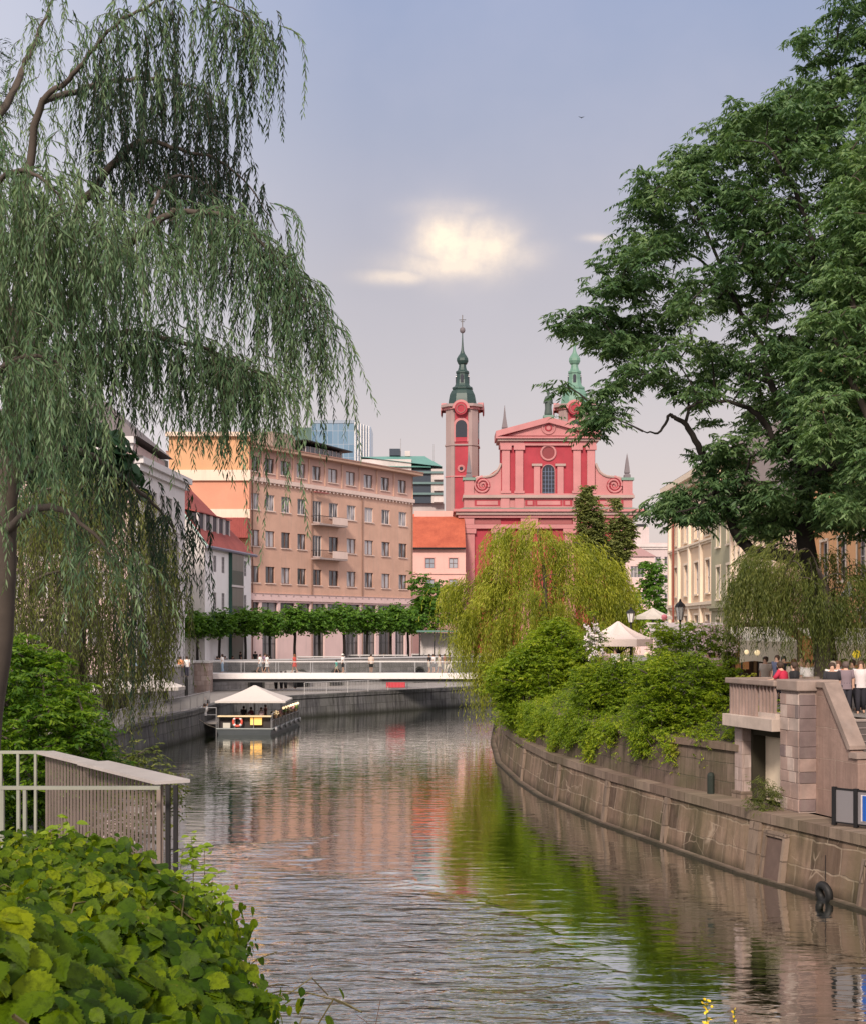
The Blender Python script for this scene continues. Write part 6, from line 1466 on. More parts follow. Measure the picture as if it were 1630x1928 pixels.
def strands(pts, out, length, gap, leafL, leafW, mat, parent, name='crown', twig=True, curl=.35, twigmat=BARK, rs=rng, twig_r=.006, sway=.18):
    """hanging willow rods: each starts at a point, leaves outwards and falls; leaves stand along both sides"""
    n = len(pts); P = []; A = []; Nn = []; Ls = []
    tw = MB()
    for i in range(n):
        p = np.array(pts[i]); L = length[i]; k = max(3, int(L/gap)); o = np.array(out[i]); o = o/max(1e-6, np.linalg.norm(o))
        s = np.linspace(0, 1, k); side = np.clip(rs.normal(size=3)*sway, -.42, .42); side[2] = 0
        r = curl*min(1.0, L*.6)
        x = p[None, :]+o[None, :]*(r*(1-np.exp(-s*L/(.45*r+.05))))[:, None]*np.array([1, 1, .35])+np.array([0, 0, -1])*((s*L)-r*.6*(1-np.exp(-s*L/(r+.05))))[:, None]+side[None, :]*(s**2*L*.5)[:, None]
        x += np.sin(s*L*3+i)[:, None]*.02*rs.normal(size=(1, 3))
        t = np.gradient(x, axis=0); t = norm(t)
        if twig: st = max(1, k//7); q = x[::st]; tw.tube([tuple(v) for v in q], list(np.linspace(twig_r, twig_r*.4, len(q))), 3, False)
        th = rs.uniform(0, 2*np.pi)+np.arange(k)*2.4; a = np.stack([np.cos(th), np.sin(th), np.zeros(k)], 1)
        ax = t*.75+a*.5+np.array([0, 0, -.35]); P.append(x); A.append(ax); Nn.append(rs.normal(size=(k, 3))*.6+a); Ls.append(leafL*rs.uniform(.6, 1.25, k)*(1-.25*s))
    P = np.concatenate(P); A = np.concatenate(A); Nn = np.concatenate(Nn); Ls = np.concatenate(Ls)
    c = scatter(name, LANCE, P, A, Nn, Ls, Ls*leafW, mat, parent)
    if twig: tw.build('twigs', twigmat, parent)
    return c, len(P)

def pads_crown(parent, centers, nspray, nleaf, pr, leafL, leafW, mat, name='crown', flat=.35, droop=.5, rs=rng, tmpl=LANCE, up=.7):
    """layered crown: at every branch end a flat pad of sprays, leaves drooping along each spray"""
    P = []; A = []; Nn = []; Ls = []
    for c in centers:
        m = nspray; th = rs.uniform(0, 2*np.pi, m); rr = pr*rs.uniform(.25, 1.0, m)*rs.uniform(.8, 1.2)
        d = np.stack([np.cos(th), np.sin(th), rs.normal(0, flat*.6, m)+.08], 1); o = c+rs.normal(size=(m, 3))*np.array([pr*.35, pr*.35, pr*flat*.6])
        s = np.linspace(.1, 1, nleaf)
        x = o[:, None, :]+d[:, None, :]*(rr[:, None]*s[None, :])[:, :, None]; x[:, :, 2] -= droop*(rr[:, None]*s[None, :]**2)*.55
        side = np.stack([-np.sin(th), np.cos(th), np.zeros(m)], 1)
        sg = np.where(np.arange(nleaf) % 2 == 0, 1.0, -1.0)
        ax = d[:, None, :]*.55+side[:, None, :]*sg[None, :, None]*.8+np.array([0, 0, -droop])+rs.normal(size=x.shape)*.22
        P.append(x.reshape(-1, 3)); A.append(ax.reshape(-1, 3)); Nn.append((np.array([0, 0, up])+rs.normal(size=x.shape)*.4).reshape(-1, 3)); Ls.append(leafL*rs.uniform(.6, 1.25, m*nleaf))
    P = np.concatenate(P); A = np.concatenate(A); Nn = np.concatenate(Nn); Ls = np.concatenate(Ls)
    return scatter(name, tmpl, P, A, Nn, Ls, Ls*leafW, mat, parent), len(P)
COUNT = {}
# ---------------------------------------------------------------- near willow, left
def near_willow():
    D = 18.0; rt = thing('weeping_willow', 'huge near weeping willow with dark grey green hanging rods filling the upper left', 'tree', (PX(-60, D), D, STREET))
    off = Vector(rt.location)
    def q(px, py, d=D): return np.array(W(px, py, d))-np.array(off)
    tr = MB(); rs = np.random.default_rng(5)
    trunk = limb(tr, [q(-70, 1720, 18.0), q(-35, 1400, 18.0), q(0, 1150, 17.9), q(12, 950, 17.8), q(25, 780, 17.8), q(30, 640, 18)], [.30, .25, .19, .15, .13, .11], 10, 5, .01, rs)
    def bough(pts, r, n=6): return limb(tr, [q(*p) for p in pts], r, n, 6, .01, rs)
    b = []
    b.append(bough([(30, 640, 18), (40, 480, 18.0), (55, 300, 17.8), (80, 190, 17.6), (130, 150, 17.4), (170, 100, 17.2), (215, 50, 17.0), (270, 15, 17), (340, -10, 17), (400, 2, 17.0), (440, 15, 17), (475, 40, 17), (498, 75, 17)], [.09, .07, .055, .042, .035, .028, .022, .018, .015, .012, .01, .007, .004]))
    b.append(bough([(30, 640, 18), (90, 500, 18.6), (160, 380, 18.8), (230, 290, 18.8), (280, 265, 18.8), (350, 285, 18.8), (410, 300, 18.8), (460, 340, 18.8), (500, 395, 18.8), (525, 440, 18.8)], [.1, .08, .06, .05, .035, .025, .018, .012, .008, .004]))
    b.append(bough([(28, 700, 17.9), (110, 600, 17.4), (200, 500, 17.0), (280, 430, 16.8), (320, 402, 16.8), (390, 400, 16.8), (435, 410, 16.8), (468, 435, 16.8), (502, 465, 16.8), (535, 500, 16.8), (565, 550, 16.8), (592, 610, 16.8), (612, 680, 16.8)], [.1, .08, .065, .05, .04, .032, .028, .024, .02, .015, .01, .007, .003]))
    b.append(bough([(25, 780, 17.8), (90, 690, 17.4), (160, 640, 17), (240, 625, 16.6), (320, 640, 16.4), (400, 660, 16.4), (470, 700, 16.4)], [.08, .065, .05, .04, .03, .02, .006]))
    b.append(bough([(15, 930, 17.8), (80, 860, 18.2), (150, 850, 18.8), (230, 900, 19.2), (300, 960, 19.2), (335, 1010, 19.2)], [.08, .06, .045, .035, .02, .006]))
    b.append(bough([(12, 1000, 17.8), (60, 960, 16.8), (120, 960, 16.2), (180, 1010, 16), (225, 1070, 16)], [.07, .05, .035, .02, .006]))
    b.append(bough([(30, 640, 18), (-20, 480, 18), (-40, 300, 18), (20, 180, 18.5), (60, 90, 19), (90, 20, 19.4), (120, -60, 19.4)], [.1, .08, .06, .05, .03, .02, .01]))
    b.append(bough([(80, 190, 17.6), (150, 170, 18.4), (230, 150, 18.8), (310, 150, 19), (380, 170, 19), (420, 200, 19)], [.05, .04, .03, .022, .014, .006]))
    b.append(bough([(28, 700, 17.9), (60, 560, 16.6), (110, 470, 15.8), (170, 440, 15.4), (230, 470, 15.2)], [.08, .06, .04, .025, .008]))
    b.append(bough([(28, 720, 17.9), (-20, 560, 16.6), (-40, 420, 15.6), (10, 330, 15), (70, 330, 14.8), (120, 380, 14.8)], [.08, .06, .045, .03, .02, .008]))
    b.append(bough([(20, 860, 17.8), (-10, 760, 16.2), (10, 690, 15.2), (70, 670, 14.8), (130, 700, 14.6)], [.07, .05, .035, .022, .008]))
    b.append(bough([(280, 430, 16.8), (300, 360, 17.6), (340, 330, 18.2), (390, 350, 18.4), (430, 400, 18.4)], [.03, .025, .02, .012, .005]))
    pts = []; outs = []; lens = []
    def hang(line, t0, t1, n, lo, hi, spread=.25, ox=1.0, lf=None, dens=1.0):
        """n rods along a stretch of a bough; lengths in photo pixels"""
        for _ in range(int(n*dens)):
            t = rs.uniform(t0, t1); i = min(len(line)-2, int(t*(len(line)-1))); f = t*(len(line)-1)-i
            p = line[i]*(1-f)+line[i+1]*f+rs.normal(size=3)*spread*np.array([1, 1.3, .35]); L = rs.uniform(lo, hi)*(lf(t) if lf else 1)
            pts.append(p); outs.append([rs.normal()*.6+.25*ox, rs.normal()*.8, .2]); lens.append(L/F*D)
    hang(b[0], .42, .80, 105, 60, 250, .26); hang(b[0], .80, .99, 42, 80, 210, .12); hang(b[0], .30, .5, 14, 40, 140, .2)
    hang(b[7], .2, 1, 110, 80, 280, .28); hang(b[7], .2, 1, 40, 180, 330, .3)
    hang(b[1], .25, .75, 100, 60, 250, .25); hang(b[1], .7, .98, 26, 25, 110, .13)
    hang(b[11], .3, 1, 60, 60, 200, .22)
    hang(b[2], .12, .55, 120, 90, 300, .28); hang(b[2], .55, .78, 74, 120, 330, .18); hang(b[2], .76, .93, 48, 130, 300, .10); hang(b[2], .92, 1.0, 8, 40, 100, .05)
    hang(b[3], .15, .75, 140, 80, 210, .3); hang(b[3], .7, 1, 110, 90, 200, .22)
    hang(b[4], .2, 1, 90, 70, 200, .28); hang(b[5], .2, 1, 40, 80, 180, .25)
    hang(b[6], .45, 1, 34, 50, 150, .15, -.6); hang(b[6], .1, .5, 90, 80, 250, .35, -.5)
    hang(b[8], .2, 1, 170, 100, 300, .38); hang(b[9], .2, 1, 190, 100, 330, .4); hang(b[10], .2, 1, 150, 100, 280, .36)
    # a few very long rods that fall across the houses
    for px, py, d, L in ((455, 690, 16.4, 300), (462, 720, 16.5, 200), (488, 700, 16.4, 360), (492, 740, 16.4, 370), (497, 720, 16.5, 300), (486, 760, 16.6, 340), (500, 800, 16.5, 200), (420, 690, 16.4, 230), (380, 660, 16.4, 240), *[(rs.uniform(350, 500), rs.uniform(660, 730), 16.4, rs.uniform(110, 240)) for _ in range(46)], (345, 900, 19.2, 210), (360, 930, 19, 170), (240, 980, 19, 370), (260, 1000, 19, 330), (272, 1060, 19, 300), (255, 1100, 18.5, 330), (285, 1100, 18.7, 240), (205, 1100, 18.5, 220)):
        pts.append(q(px, py, d)); outs.append([rs.normal(), rs.normal(), .1]); lens.append(L/F*d)
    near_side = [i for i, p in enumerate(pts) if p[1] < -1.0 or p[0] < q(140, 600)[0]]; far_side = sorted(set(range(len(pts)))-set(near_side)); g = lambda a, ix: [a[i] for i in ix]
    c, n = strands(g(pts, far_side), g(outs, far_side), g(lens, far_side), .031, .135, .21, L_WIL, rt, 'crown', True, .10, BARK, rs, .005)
    c, n2 = strands(g(pts, near_side), g(outs, near_side), g(lens, near_side), .031, .14, .17, leafmat('willow_leaf_frontlit', [(.025, .07, .04), (.075, .14, .07), (.14, .22, .11), (.26, .34, .19)], .3, .8), rt, 'crown', True, .5, BARK, rs, .005)  # lighter copy for the near rods: front light put into the leaf colour
    tr.build('trunk', BARK, rt, True); COUNT['near willow'] = n
    # olive, more distant lower curtain behind: a second willow of its own
    D2 = 27.0; r2 = thing('weeping_willow', 'olive brown weeping willow curtain hanging low behind the near willow trunk', 'tree', (PX(130, D2), D2, STREET))
    off2 = np.array(r2.location); rs = np.random.default_rng(6)
    poly = [(-40, 930), (60, 900), (150, 880), (250, 900), (310, 960), (345, 1060), (335, 1150), (300, 1230), (240, 1280), (150, 1310), (0, 1330), (-40, 1200)]
    C = sample_outline(poly, 1900, rs, D2, 3.2, 120)-off2
    t2 = MB(); tl = limb(t2, [np.array([0, 0, -.2]), np.array([.1, 0, 2.5]), np.array(W(150, 1000, D2))-off2, np.array(W(140, 930, D2))-off2], [.28, .22, .12, .05], 8)
    tops = C[rs.choice(len(C), 60)]; grow_branches(t2, tl, tops, rs, .05, .01, .3); t2.build('trunk', BARK, r2, True)
    strands(C, np.concatenate([rs.normal(size=(len(C), 2)), np.full((len(C), 1), .1)], 1), rs.uniform(60, 190, len(C))/F*D2, .055, .14, .19, L_WIL3, r2, 'crown', True, .25, BARK, rs, .006)
near_willow()

# ---------------------------------------------------------------- the big tree on the right
def big_tree():
    D = 50.0; rt = thing('locust_tree', 'very tall dark green tree with forked black limbs spreading over the right bank', 'tree', (PX(1552, D), D, TERR)); off = np.array(rt.location)
    q = lambda px, py, d=D: np.array(W(px, py, d))-off
    rs = np.random.default_rng(21); tr = MB(); sk = []
    sk.append(limb(tr, [q(1556, 1330), q(1553, 1230), q(1530, 1120), q(1515, 1000), q(1512, 900), q(1500, 830), q(1482, 790)], [.5, .42, .36, .32, .27, .22, .17], 12, 5, .02, rs))
    def L(pts, r, n=8): a = limb(tr, [q(*p) for p in pts], r, n, 6, .03, rs); sk.append(a); return a
    L([(1520, 1065), (1470, 1045), (1412, 1035), (1372, 970), (1348, 920), (1325, 860), (1290, 800), (1262, 780)], [.27, .25, .22, .19, .17, .13, .10, .07])
    L([(1262, 780), (1240, 815, 49), (1210, 812, 48)], [.06, .04, .02]); L([(1290, 800), (1295, 760, 51), (1260, 735, 51), (1210, 700, 50)], [.07, .05, .04, .02])
    L([(1500, 830), (1470, 850, 49), (1440, 800, 48.5), (1400, 765, 48), (1330, 755, 47.5), (1290, 770, 47.5)], [.16, .14, .11, .08, .05, .03])
    L([(1482, 790), (1450, 720, 51), (1430, 650, 51), (1380, 560, 51.5), (1330, 500, 52), (1250, 450, 52)], [.15, .12, .1, .08, .05, .03])
    L([(1482, 790), (1510, 680, 49), (1540, 560, 48), (1520, 430, 47.5), (1480, 330, 47), (1440, 270, 47)], [.16, .14, .11, .09, .06, .03])
    L([(1515, 900), (1560, 800, 52), (1590, 650, 53), (1600, 480, 53), (1590, 330, 53), (1570, 200, 52), (1560, 90, 52), (1555, 30, 52)], [.2, .17, .14, .12, .09, .06, .04, .02])
    L([(1512, 900), (1600, 860, 47), (1680, 780, 46), (1740, 650, 46)], [.18, .15, .1, .05]); L([(1450, 720, 51), (1380, 690, 53), (1300, 650, 54), (1200, 640, 54), (1120, 620, 54)], [.1, .08, .06, .04, .02])
    L([(1380, 560, 51.5), (1310, 400, 50), (1240, 350, 49)], [.07, .05, .02]); L([(1540, 560, 48), (1600, 420, 46), (1640, 260, 45)], [.1, .07, .03])
    L([(1348, 920), (1300, 960, 49), (1265, 960, 49)], [.06, .04, .02]); L([(1372, 970), (1400, 900, 48), (1420, 850, 47)], [.08, .05, .03])
    skel = np.concatenate(sk)
    poly = [(1570, -20), (1600, 5), (1540, 30), (1485, 60), (1500, 100), (1450, 125), (1480, 170), (1425, 185), (1400, 200), (1340, 215), (1345, 245), (1290, 265), (1265, 290), (1275, 310), (1175, 312), (1185, 345), (1200, 375), (1190, 410), (1210, 440), (1165, 465), (1125, 495), (1150, 520), (1120, 545), (1130, 570), (1060, 578), (1050, 610), (1068, 632), (1125, 650), (1125, 700), (1050, 715), (1060, 745), (1075, 770), (1095, 790), (1080, 810), (1120, 830), (1160, 820), (1200, 845), (1230, 840), (1260, 860), (1290, 870), (1320, 900), (1300, 925), (1240, 945), (1230, 960), (1260, 985), (1300, 975), (1320, 1000), (1350, 990), (1390, 1020), (1450, 1010), (1480, 1040), (1570, 1000), (1680, 1050), (1850, 900), (1880, 400), (1800, 0), (1700, -60)]
    holes = [(1092, 674, 44, 1.0), (1075, 768, 26, .9), (1130, 770, 20, .7), (1360, 420, 22, .6), (1450, 560, 22, .6), (1250, 660, 22, .8), (1215, 790, 60, .98), (1170, 860, 32, .9), (1290, 830, 36, .9), (1335, 790, 40, .95), (1230, 740, 30, .9), (1150, 690, 26, .85), (1340, 600, 32, .9), (1420, 735, 30, .9), (1300, 640, 26, .85), (1240, 560, 24, .7), (1390, 560, 26, .8), (1290, 500, 25, .55), (1400, 480, 20, .5), (1450, 880, 36, .6), (1560, 760, 30, .5), (1430, 640, 28, .6), (1200, 610, 22, .5), (1330, 700, 22, .5), (1545, 40, 40, .6), (1500, 140, 50, .6), (1450, 160, 40, .4), (1400, 810, 40, .6)]
    C = sample_outline(poly, 1080, rs, D, 6.0, 330, [(a_, b_, c_+5, min(1, d_+.1)) for a_, b_, c_, d_ in holes])-off
    grow_branches(tr, skel, C, rs, .06, .010, .05, 4, 4)
    tr.build('trunk', BARK_D, rt, True)
    # outer pads carry more sprays, inner ones fewer
    c, n = pads_crown(rt, C, 20, 13, .74, .25, .30, L_BIG, 'crown', .36, .7, rs); COUNT['big tree'] = n
big_tree()

def light_tree():
    D = 43.0; rt = thing('ash_tree', 'lighter fresh green tree crowding the right edge in front of the dark tree', 'tree', (PX(1700, D), D, TERR)); off = np.array(rt.location); rs = np.random.default_rng(23); tr = MB()
    q = lambda px, py, d=D: np.array(W(px, py, d))-off
    a = limb(tr, [q(1700, 1350), q(1695, 1100), q(1680, 850), q(1670, 600), q(1660, 350)], [.35, .3, .22, .14, .05], 10); b = limb(tr, [q(1690, 950), q(1640, 800), q(1590, 690), q(1560, 600)], [.16, .12, .08, .03]); c = limb(tr, [q(1680, 800), q(1620, 620), q(1580, 480)], [.14, .1, .03])
    poly = [(1630, 180), (1600, 260), (1590, 330), (1560, 380), (1580, 450), (1545, 500), (1560, 560), (1520, 600), (1530, 680), (1500, 720), (1520, 790), (1500, 830), (1530, 880), (1520, 930), (1560, 980), (1640, 1010), (1760, 1020), (1860, 800), (1860, 400), (1760, 200)]
    C = sample_outline(poly, 420, rs, D, 3.5, 150, [(1560, 860, 30, .7), (1600, 760, 25, .5)])-off; grow_branches(tr, np.concatenate([a, b, c]), C, rs, .05, .009, .05); tr.build('trunk', BARK, rt, True)
    pads_crown(rt, C, 18, 13, .66, .21, .32, leafmat('ash_leaf', [(.035, .085, .04), (.09, .17, .07), (.17, .27, .11), (.28, .38, .17)], .35, .35), 'crown', .45, .7, rs)
light_tree()

# ---------------------------------------------------------------- weeping willows on the right bank
def willow(name_label, D, poly, base_px, base_z, n, Lr, leafL, mat, seed, half, dmax, gap, curl, ntop=70, top_bias=.0, lw=.16, extra=(), bunch=0, bs_=.4):
    rs = np.random.default_rng(seed); x0 = PX(base_px, D); rt = thing('weeping_willow', name_label, 'tree', (x0, D, base_z)); off = np.array(rt.location)
    C = sample_outline(poly, n, rs, D, half, dmax)-off; top = C[:, 2].max()
    tr = MB(); pk = np.array([.2, 0, top*.62]); tl = limb(tr, [np.array([0, 0, -.3]), np.array([.05, .1, top*.3]), pk, pk+np.array([-.3, .2, top*.2])], [.35, .28, .16, .05], 8)
    tt = C[rs.choice(len(C), ntop, False)]; tt = tt[tt[:, 2] > top*.35]; grow_branches(tr, tl, tt, rs, .06, .012, .35); tr.build('trunk', BARK, rt, True)
    if bunch:
        # rods gathered in drooping bunches with gaps between them
        K = max(8, n//bunch); ci = rs.choice(len(C), K, False); cc = C[ci]; B_ = np.repeat(cc, bunch, 0)+rs.normal(size=(K*bunch, 3))*bs_*np.array([1, 1, .55]); C = B_
        out = np.repeat(cc-np.array([0, 0, top*.5]), bunch, 0); out[:, 2] = .3; out = out/np.maximum(1e-6, np.linalg.norm(out, axis=1, keepdims=True)); LL = np.repeat(rs.uniform(*Lr, K), bunch)*rs.uniform(.55, 1.1, K*bunch)/F*D
        c, k = strands(C, out+rs.normal(size=out.shape)*.35, LL, gap, leafL, lw, mat, rt, 'crown', False, curl, BARK, rs); COUNT[name_label[:20]] = k; return rt
    out = C-np.array([0, 0, top*.6]); out[:, 2] = .25
    c, k = strands(C, out+rs.normal(size=out.shape)*.6, rs.uniform(*Lr, len(C))/F*D, gap, leafL, lw, mat, rt, 'crown', False, curl, BARK, rs); COUNT[name_label[:20]] = k
    return rt
willow('golden green weeping willow drooping over the water in front of the church', 96.0,
       [(968, 985), (990, 975), (1010, 985), (1030, 1005), (1070, 1005), (1120, 1025), (1158, 1060), (1172, 1120), (1165, 1190), (1120, 1260), (1080, 1280), (1000, 1300), (950, 1300), (920, 1270), (915, 1160), (900, 1200), (880, 1215), (872, 1150), (850, 1140), (845, 1100), (858, 1085), (900, 1090), (918, 1050), (912, 1010), (930, 990)], 1020, 3.4, 6200, (45, 150), .32, L_WIL2, 31, 4.2, 110, .14, .75, lw=.2, bunch=32, bs_=.38)
willow('olive weeping willow in front of the cafe awnings at the right edge', 45.5,
       [(1420, 1025), (1470, 1010), (1520, 1020), (1560, 1030), (1620, 1060), (1690, 1100), (1700, 1180), (1620, 1190), (1560, 1170), (1480, 1150), (1440, 1130), (1400, 1120), (1388, 1160), (1395, 1080)], 1548, 4.65, 2000, (60, 160), .18, L_WIL3, 33, 1.9, 70, .075, .6, lw=.2, bunch=20, bs_=.2)
willow('slim curtain of willow rods hanging at the end of the shrubs', 46.5, [(1395, 1090), (1430, 1060), (1450, 1110), (1440, 1150), (1400, 1170), (1390, 1140)], 1430, 4.65, 90, (70, 130), .17, L_WIL3, 34, .7, 40, .075, .3, 20, lw=.17) if False else None

# ---------------------------------------------------------------- shrubs
def shrub(name, label, D, poly, n, seed, half, dmax, pr, leafL, lw, mat, base_px, base_z, ns=11, nl=9, flat=.35, droop=.4, tmpl=LANCE, cat='shrub', group=None, trunk_h=.5, barkm=BARK):
    if mat is L_SHR and n >= 100: n = int(n*2.1)
    rs = np.random.default_rng(seed); rt = thing(name, label, cat, (PX(base_px, D), D, base_z), 0, group); off = np.array(rt.location)
    C = sample_outline(poly, n, rs, D, half, dmax)-off; tr = MB()
    if mat is L_SHR: C += rs.normal(size=C.shape)*np.where(rs.random((len(C), 1)) < .35, .30, .05)
    sk = [np.array([0, 0, -.2]), np.array([0, 0, trunk_h*.5]), np.array([0, 0, trunk_h])]; tl = limb(tr, sk, [.12, .09, .05], 6)
    grow_branches(tr, tl, C, rs, .045, .007, .1, 4, 4); tr.build('branches', barkm, rt, True)
    c, k = pads_crown(rt, C, ns, nl, pr, leafL, lw, mat, 'foliage', flat, droop, rs, tmpl); COUNT[label[:22]] = k; return rt
shrub('shrub', 'bright green shrub thicket on the river wall left of the balcony', 50, [(1235, 1240), (1290, 1230), (1340, 1245), (1385, 1260), (1392, 1300), (1388, 1360), (1385, 1400), (1350, 1398), (1320, 1405), (1290, 1410), (1250, 1405), (1215, 1400), (1195, 1340), (1200, 1290), (1215, 1250)], 300, 41, 1.6, 60, .38, .125, .36, L_SHR, 1310, 3.7, 12, 9)
shrub('shrub', 'leafy shrub below the white market parasol', 58, [(1105, 1255), (1150, 1245), (1200, 1250), (1240, 1240), (1250, 1300), (1245, 1370), (1200, 1392), (1150, 1390), (1105, 1385), (1080, 1350), (1085, 1300)], 230, 42, 1.8, 60, .45, .15, .36, L_SHR, 1170, 3.7, 12, 9)
shrub('shrub', 'dense green bush at the foot of the golden willow', 72, [(1030, 1175), (1060, 1165), (1095, 1200), (1110, 1250), (1130, 1310), (1120, 1375), (1060, 1385), (1010, 1372), (960, 1362), (935, 1310), (922, 1260), (960, 1240), (1000, 1200)], 300, 43, 2.4, 60, .6, .2, .36, L_SHR, 1040, 3.6, 12, 9)
shrub('shrub', 'tall leafy shrub reaching up beside the lantern lamp post', 62, [(1245, 1170), (1275, 1190), (1320, 1170), (1350, 1180), (1385, 1190), (1400, 1240), (1360, 1260), (1300, 1250), (1250, 1255), (1225, 1230), (1235, 1200)], 110, 44, 1.2, 40, .42, .15, .34, L_SHR, 1290, 4.3, 10, 8, .35, .4)
shrub('flowering_shrub', 'white flowering shrub left of the market parasol', 69, [(1100, 1185), (1125, 1175), (1135, 1200), (1140, 1230), (1115, 1250), (1095, 1235)], 26, 45, .6, 20, .4, .15, .36, L_SHR, 1115, 4.4, 9, 7)
shrub('hanging_plant', 'yellow green creeper spilling over the upper wall', 47.8, [(1262, 1385), (1300, 1375), (1310, 1400), (1295, 1425), (1278, 1450), (1262, 1430)], 26, 46, .35, 20, .24, .1, .4, L_IVY, 1285, 3.65, 9, 7, .5, .9, cat='creeper', trunk_h=.1)
shrub('hanging_plant', 'pale ivy tuft climbing the left corner of the balustrade', 44.9, [(1385, 1278), (1412, 1272), (1420, 1285), (1405, 1300), (1402, 1330), (1392, 1360), (1384, 1340)], 30, 47, .3, 14, .16, .07, .6, L_IVY, 1395, 4.65, 9, 6, .5, .7, cat='creeper', trunk_h=.2)
shrub('wall_bush', 'tufted green bush growing out of the ledge in front of the niche', 41.2, [(1415, 1475), (1440, 1465), (1465, 1480), (1470, 1510), (1455, 1540), (1430, 1535), (1408, 1510)], 40, 48, .35, 25, .22, .1, .16, L_WIL3, 1440, 1.9, 11, 8, .6, .8, trunk_h=.3)
shrub('reed_clump', 'pale reedy clump beside the old post at the willow foot', 74, [(1010, 1320), (1035, 1325), (1060, 1360), (1050, 1385), (1010, 1380), (1000, 1350)], 34, 49, .7, 25, .4, .3, .12, leafmat('reed_leaf', [(.16, .17, .06), (.3, .3, .12)], .3), 1030, 1.95, 10, 6, .9, .2, cat='reeds')
def ground_cover():
    rs = np.random.default_rng(55); P = []
    inn = subdivide_path([(9.83, 44.35)]+[p for p in offset_path(WR, -.82) if 47 < p[1] < 105], .3)
    for k in range(len(inn)-1):
        a = Vector(inn[k]); b = Vector(inn[k+1]); t = (b-a).normalized(); n = Vector((t.y, -t.x))
        for _ in range(9): o = rs.uniform(.1, 2.9); f = rs.random(); p = a.lerp(b, f)+n*o; P.append([p.x, p.y, 3.62+(TERR-3.62)*min(1, max(0, (o-.4)/2.1))+rs.uniform(0, .28)])
    P = np.array(P); c, k = pads_crown(None, P, 6, 6, .32, .12, .4, L_SHR, 'ground_cover', .5, .5, rs); tag(c, 'low leafy ground cover on the slope behind the river wall', 'ground cover', kind='stuff'); COUNT['cover'] = k
ground_cover()
def ivy():
    rs = np.random.default_rng(56); pth = subdivide_path([(9.83, 44.35)]+[p for p in offset_path(WR, -.62) if 47 < p[1] < 105], .22); P = []
    for k, p in enumerate(pth):
        if p[1] < 47.5: continue
        u = k*.22; ln = max(.0, .55+.65*math.sin(u*.9)*math.sin(u*.37+1)+.35*math.sin(u*2.3)+min(1.0, max(0, (p[1]-52)*.06)))
        for _ in range(int(3+ln*9)): P.append([p[0]-.06+rs.normal()*.1, p[1]+rs.normal()*.1, 3.75-rs.random()*ln*1.1+rs.normal()*.05])
    rt = thing('ivy_curtain', 'ragged green ivy hanging over the coping of the upper river wall', 'creeper', (6.5, 55, 3.6)); off = np.array(rt.location)
    P = np.array(P)-off; c, k = pads_crown(rt, P, 5, 6, .26, .11, .42, L_SHR, 'foliage', .6, .9, rs); m = MB()
    for q in P[::9]: m.tube([tuple(q), tuple(q+np.array([.05, 0, .35]))], .008, 3, False)
    m.build('twigs', BARK, rt)
ivy()
# creeping plants over the wall top between bushes
rs = np.random.default_rng(77)
for k, (px, py, D, r) in enumerate(((1120, 1378, 57, 30), (1170, 1385, 53, 26), (1220, 1390, 50, 26), (1345, 1400, 46.5, 22), (975, 1350, 78, 26))):
    shrub('wall_creeper', ['creeper tuft trailing over the wall under the parasol shrub', 'second creeper tuft trailing on the wall', 'small creeper tuft on the wall left of the yellow creeper', 'moss green creeper on the wall coping beside the balcony pillar', 'creeper hanging from the wall at the willow end'][k], D, [(px-r*1.6, py-8), (px+r*1.6, py-8), (px+r, py+r*.5), (px, py+r), (px-r, py+r*.4)], 34, 50+k, .5, 14, .32, .12, .36, L_SHR, px, 3.6, 9, 7, .5, .8, cat='creeper', trunk_h=.1)
# white flowers on the flowering shrub and along the cafe edge
def flowers(label, poly, D, n, r, mat, seed, base_px):
    rs = np.random.default_rng(seed); rt = thing('blossom_cluster', label, 'flowers', (PX(base_px, D), D, TERR)); C = sample_outline(poly, n, rs, D, .8, 15)-np.array(rt.location)
    P = np.repeat(C, 6, 0)+rs.normal(size=(n*6, 3))*r*.35; ax = rnd_unit(rs, n*6); scatter('blossoms', OVAL, P, ax, rnd_unit(rs, n*6), r, r*.9, mat, rt)
    m = MB()
    for c in C[::3]: m.tube([tuple(c), tuple(c+np.array([0, 0, -.8]))], .008, 3, False)
    m.build('twigs', BARK, rt)
flowers('white blossoms beside the market parasol', [(1098, 1180), (1125, 1172), (1135, 1200), (1135, 1235), (1105, 1245)], 68, 46, .11, simple('petal_white', (.8, .74, .74), .8), 60, 1115)
flowers('rose white blossoms along the cafe edge right of the lamp post', [(1300, 1175), (1390, 1165), (1398, 1240), (1310, 1245)], 58.5, 80, .10, simple('petal_rose', (.78, .62, .58), .8), 61, 1345)

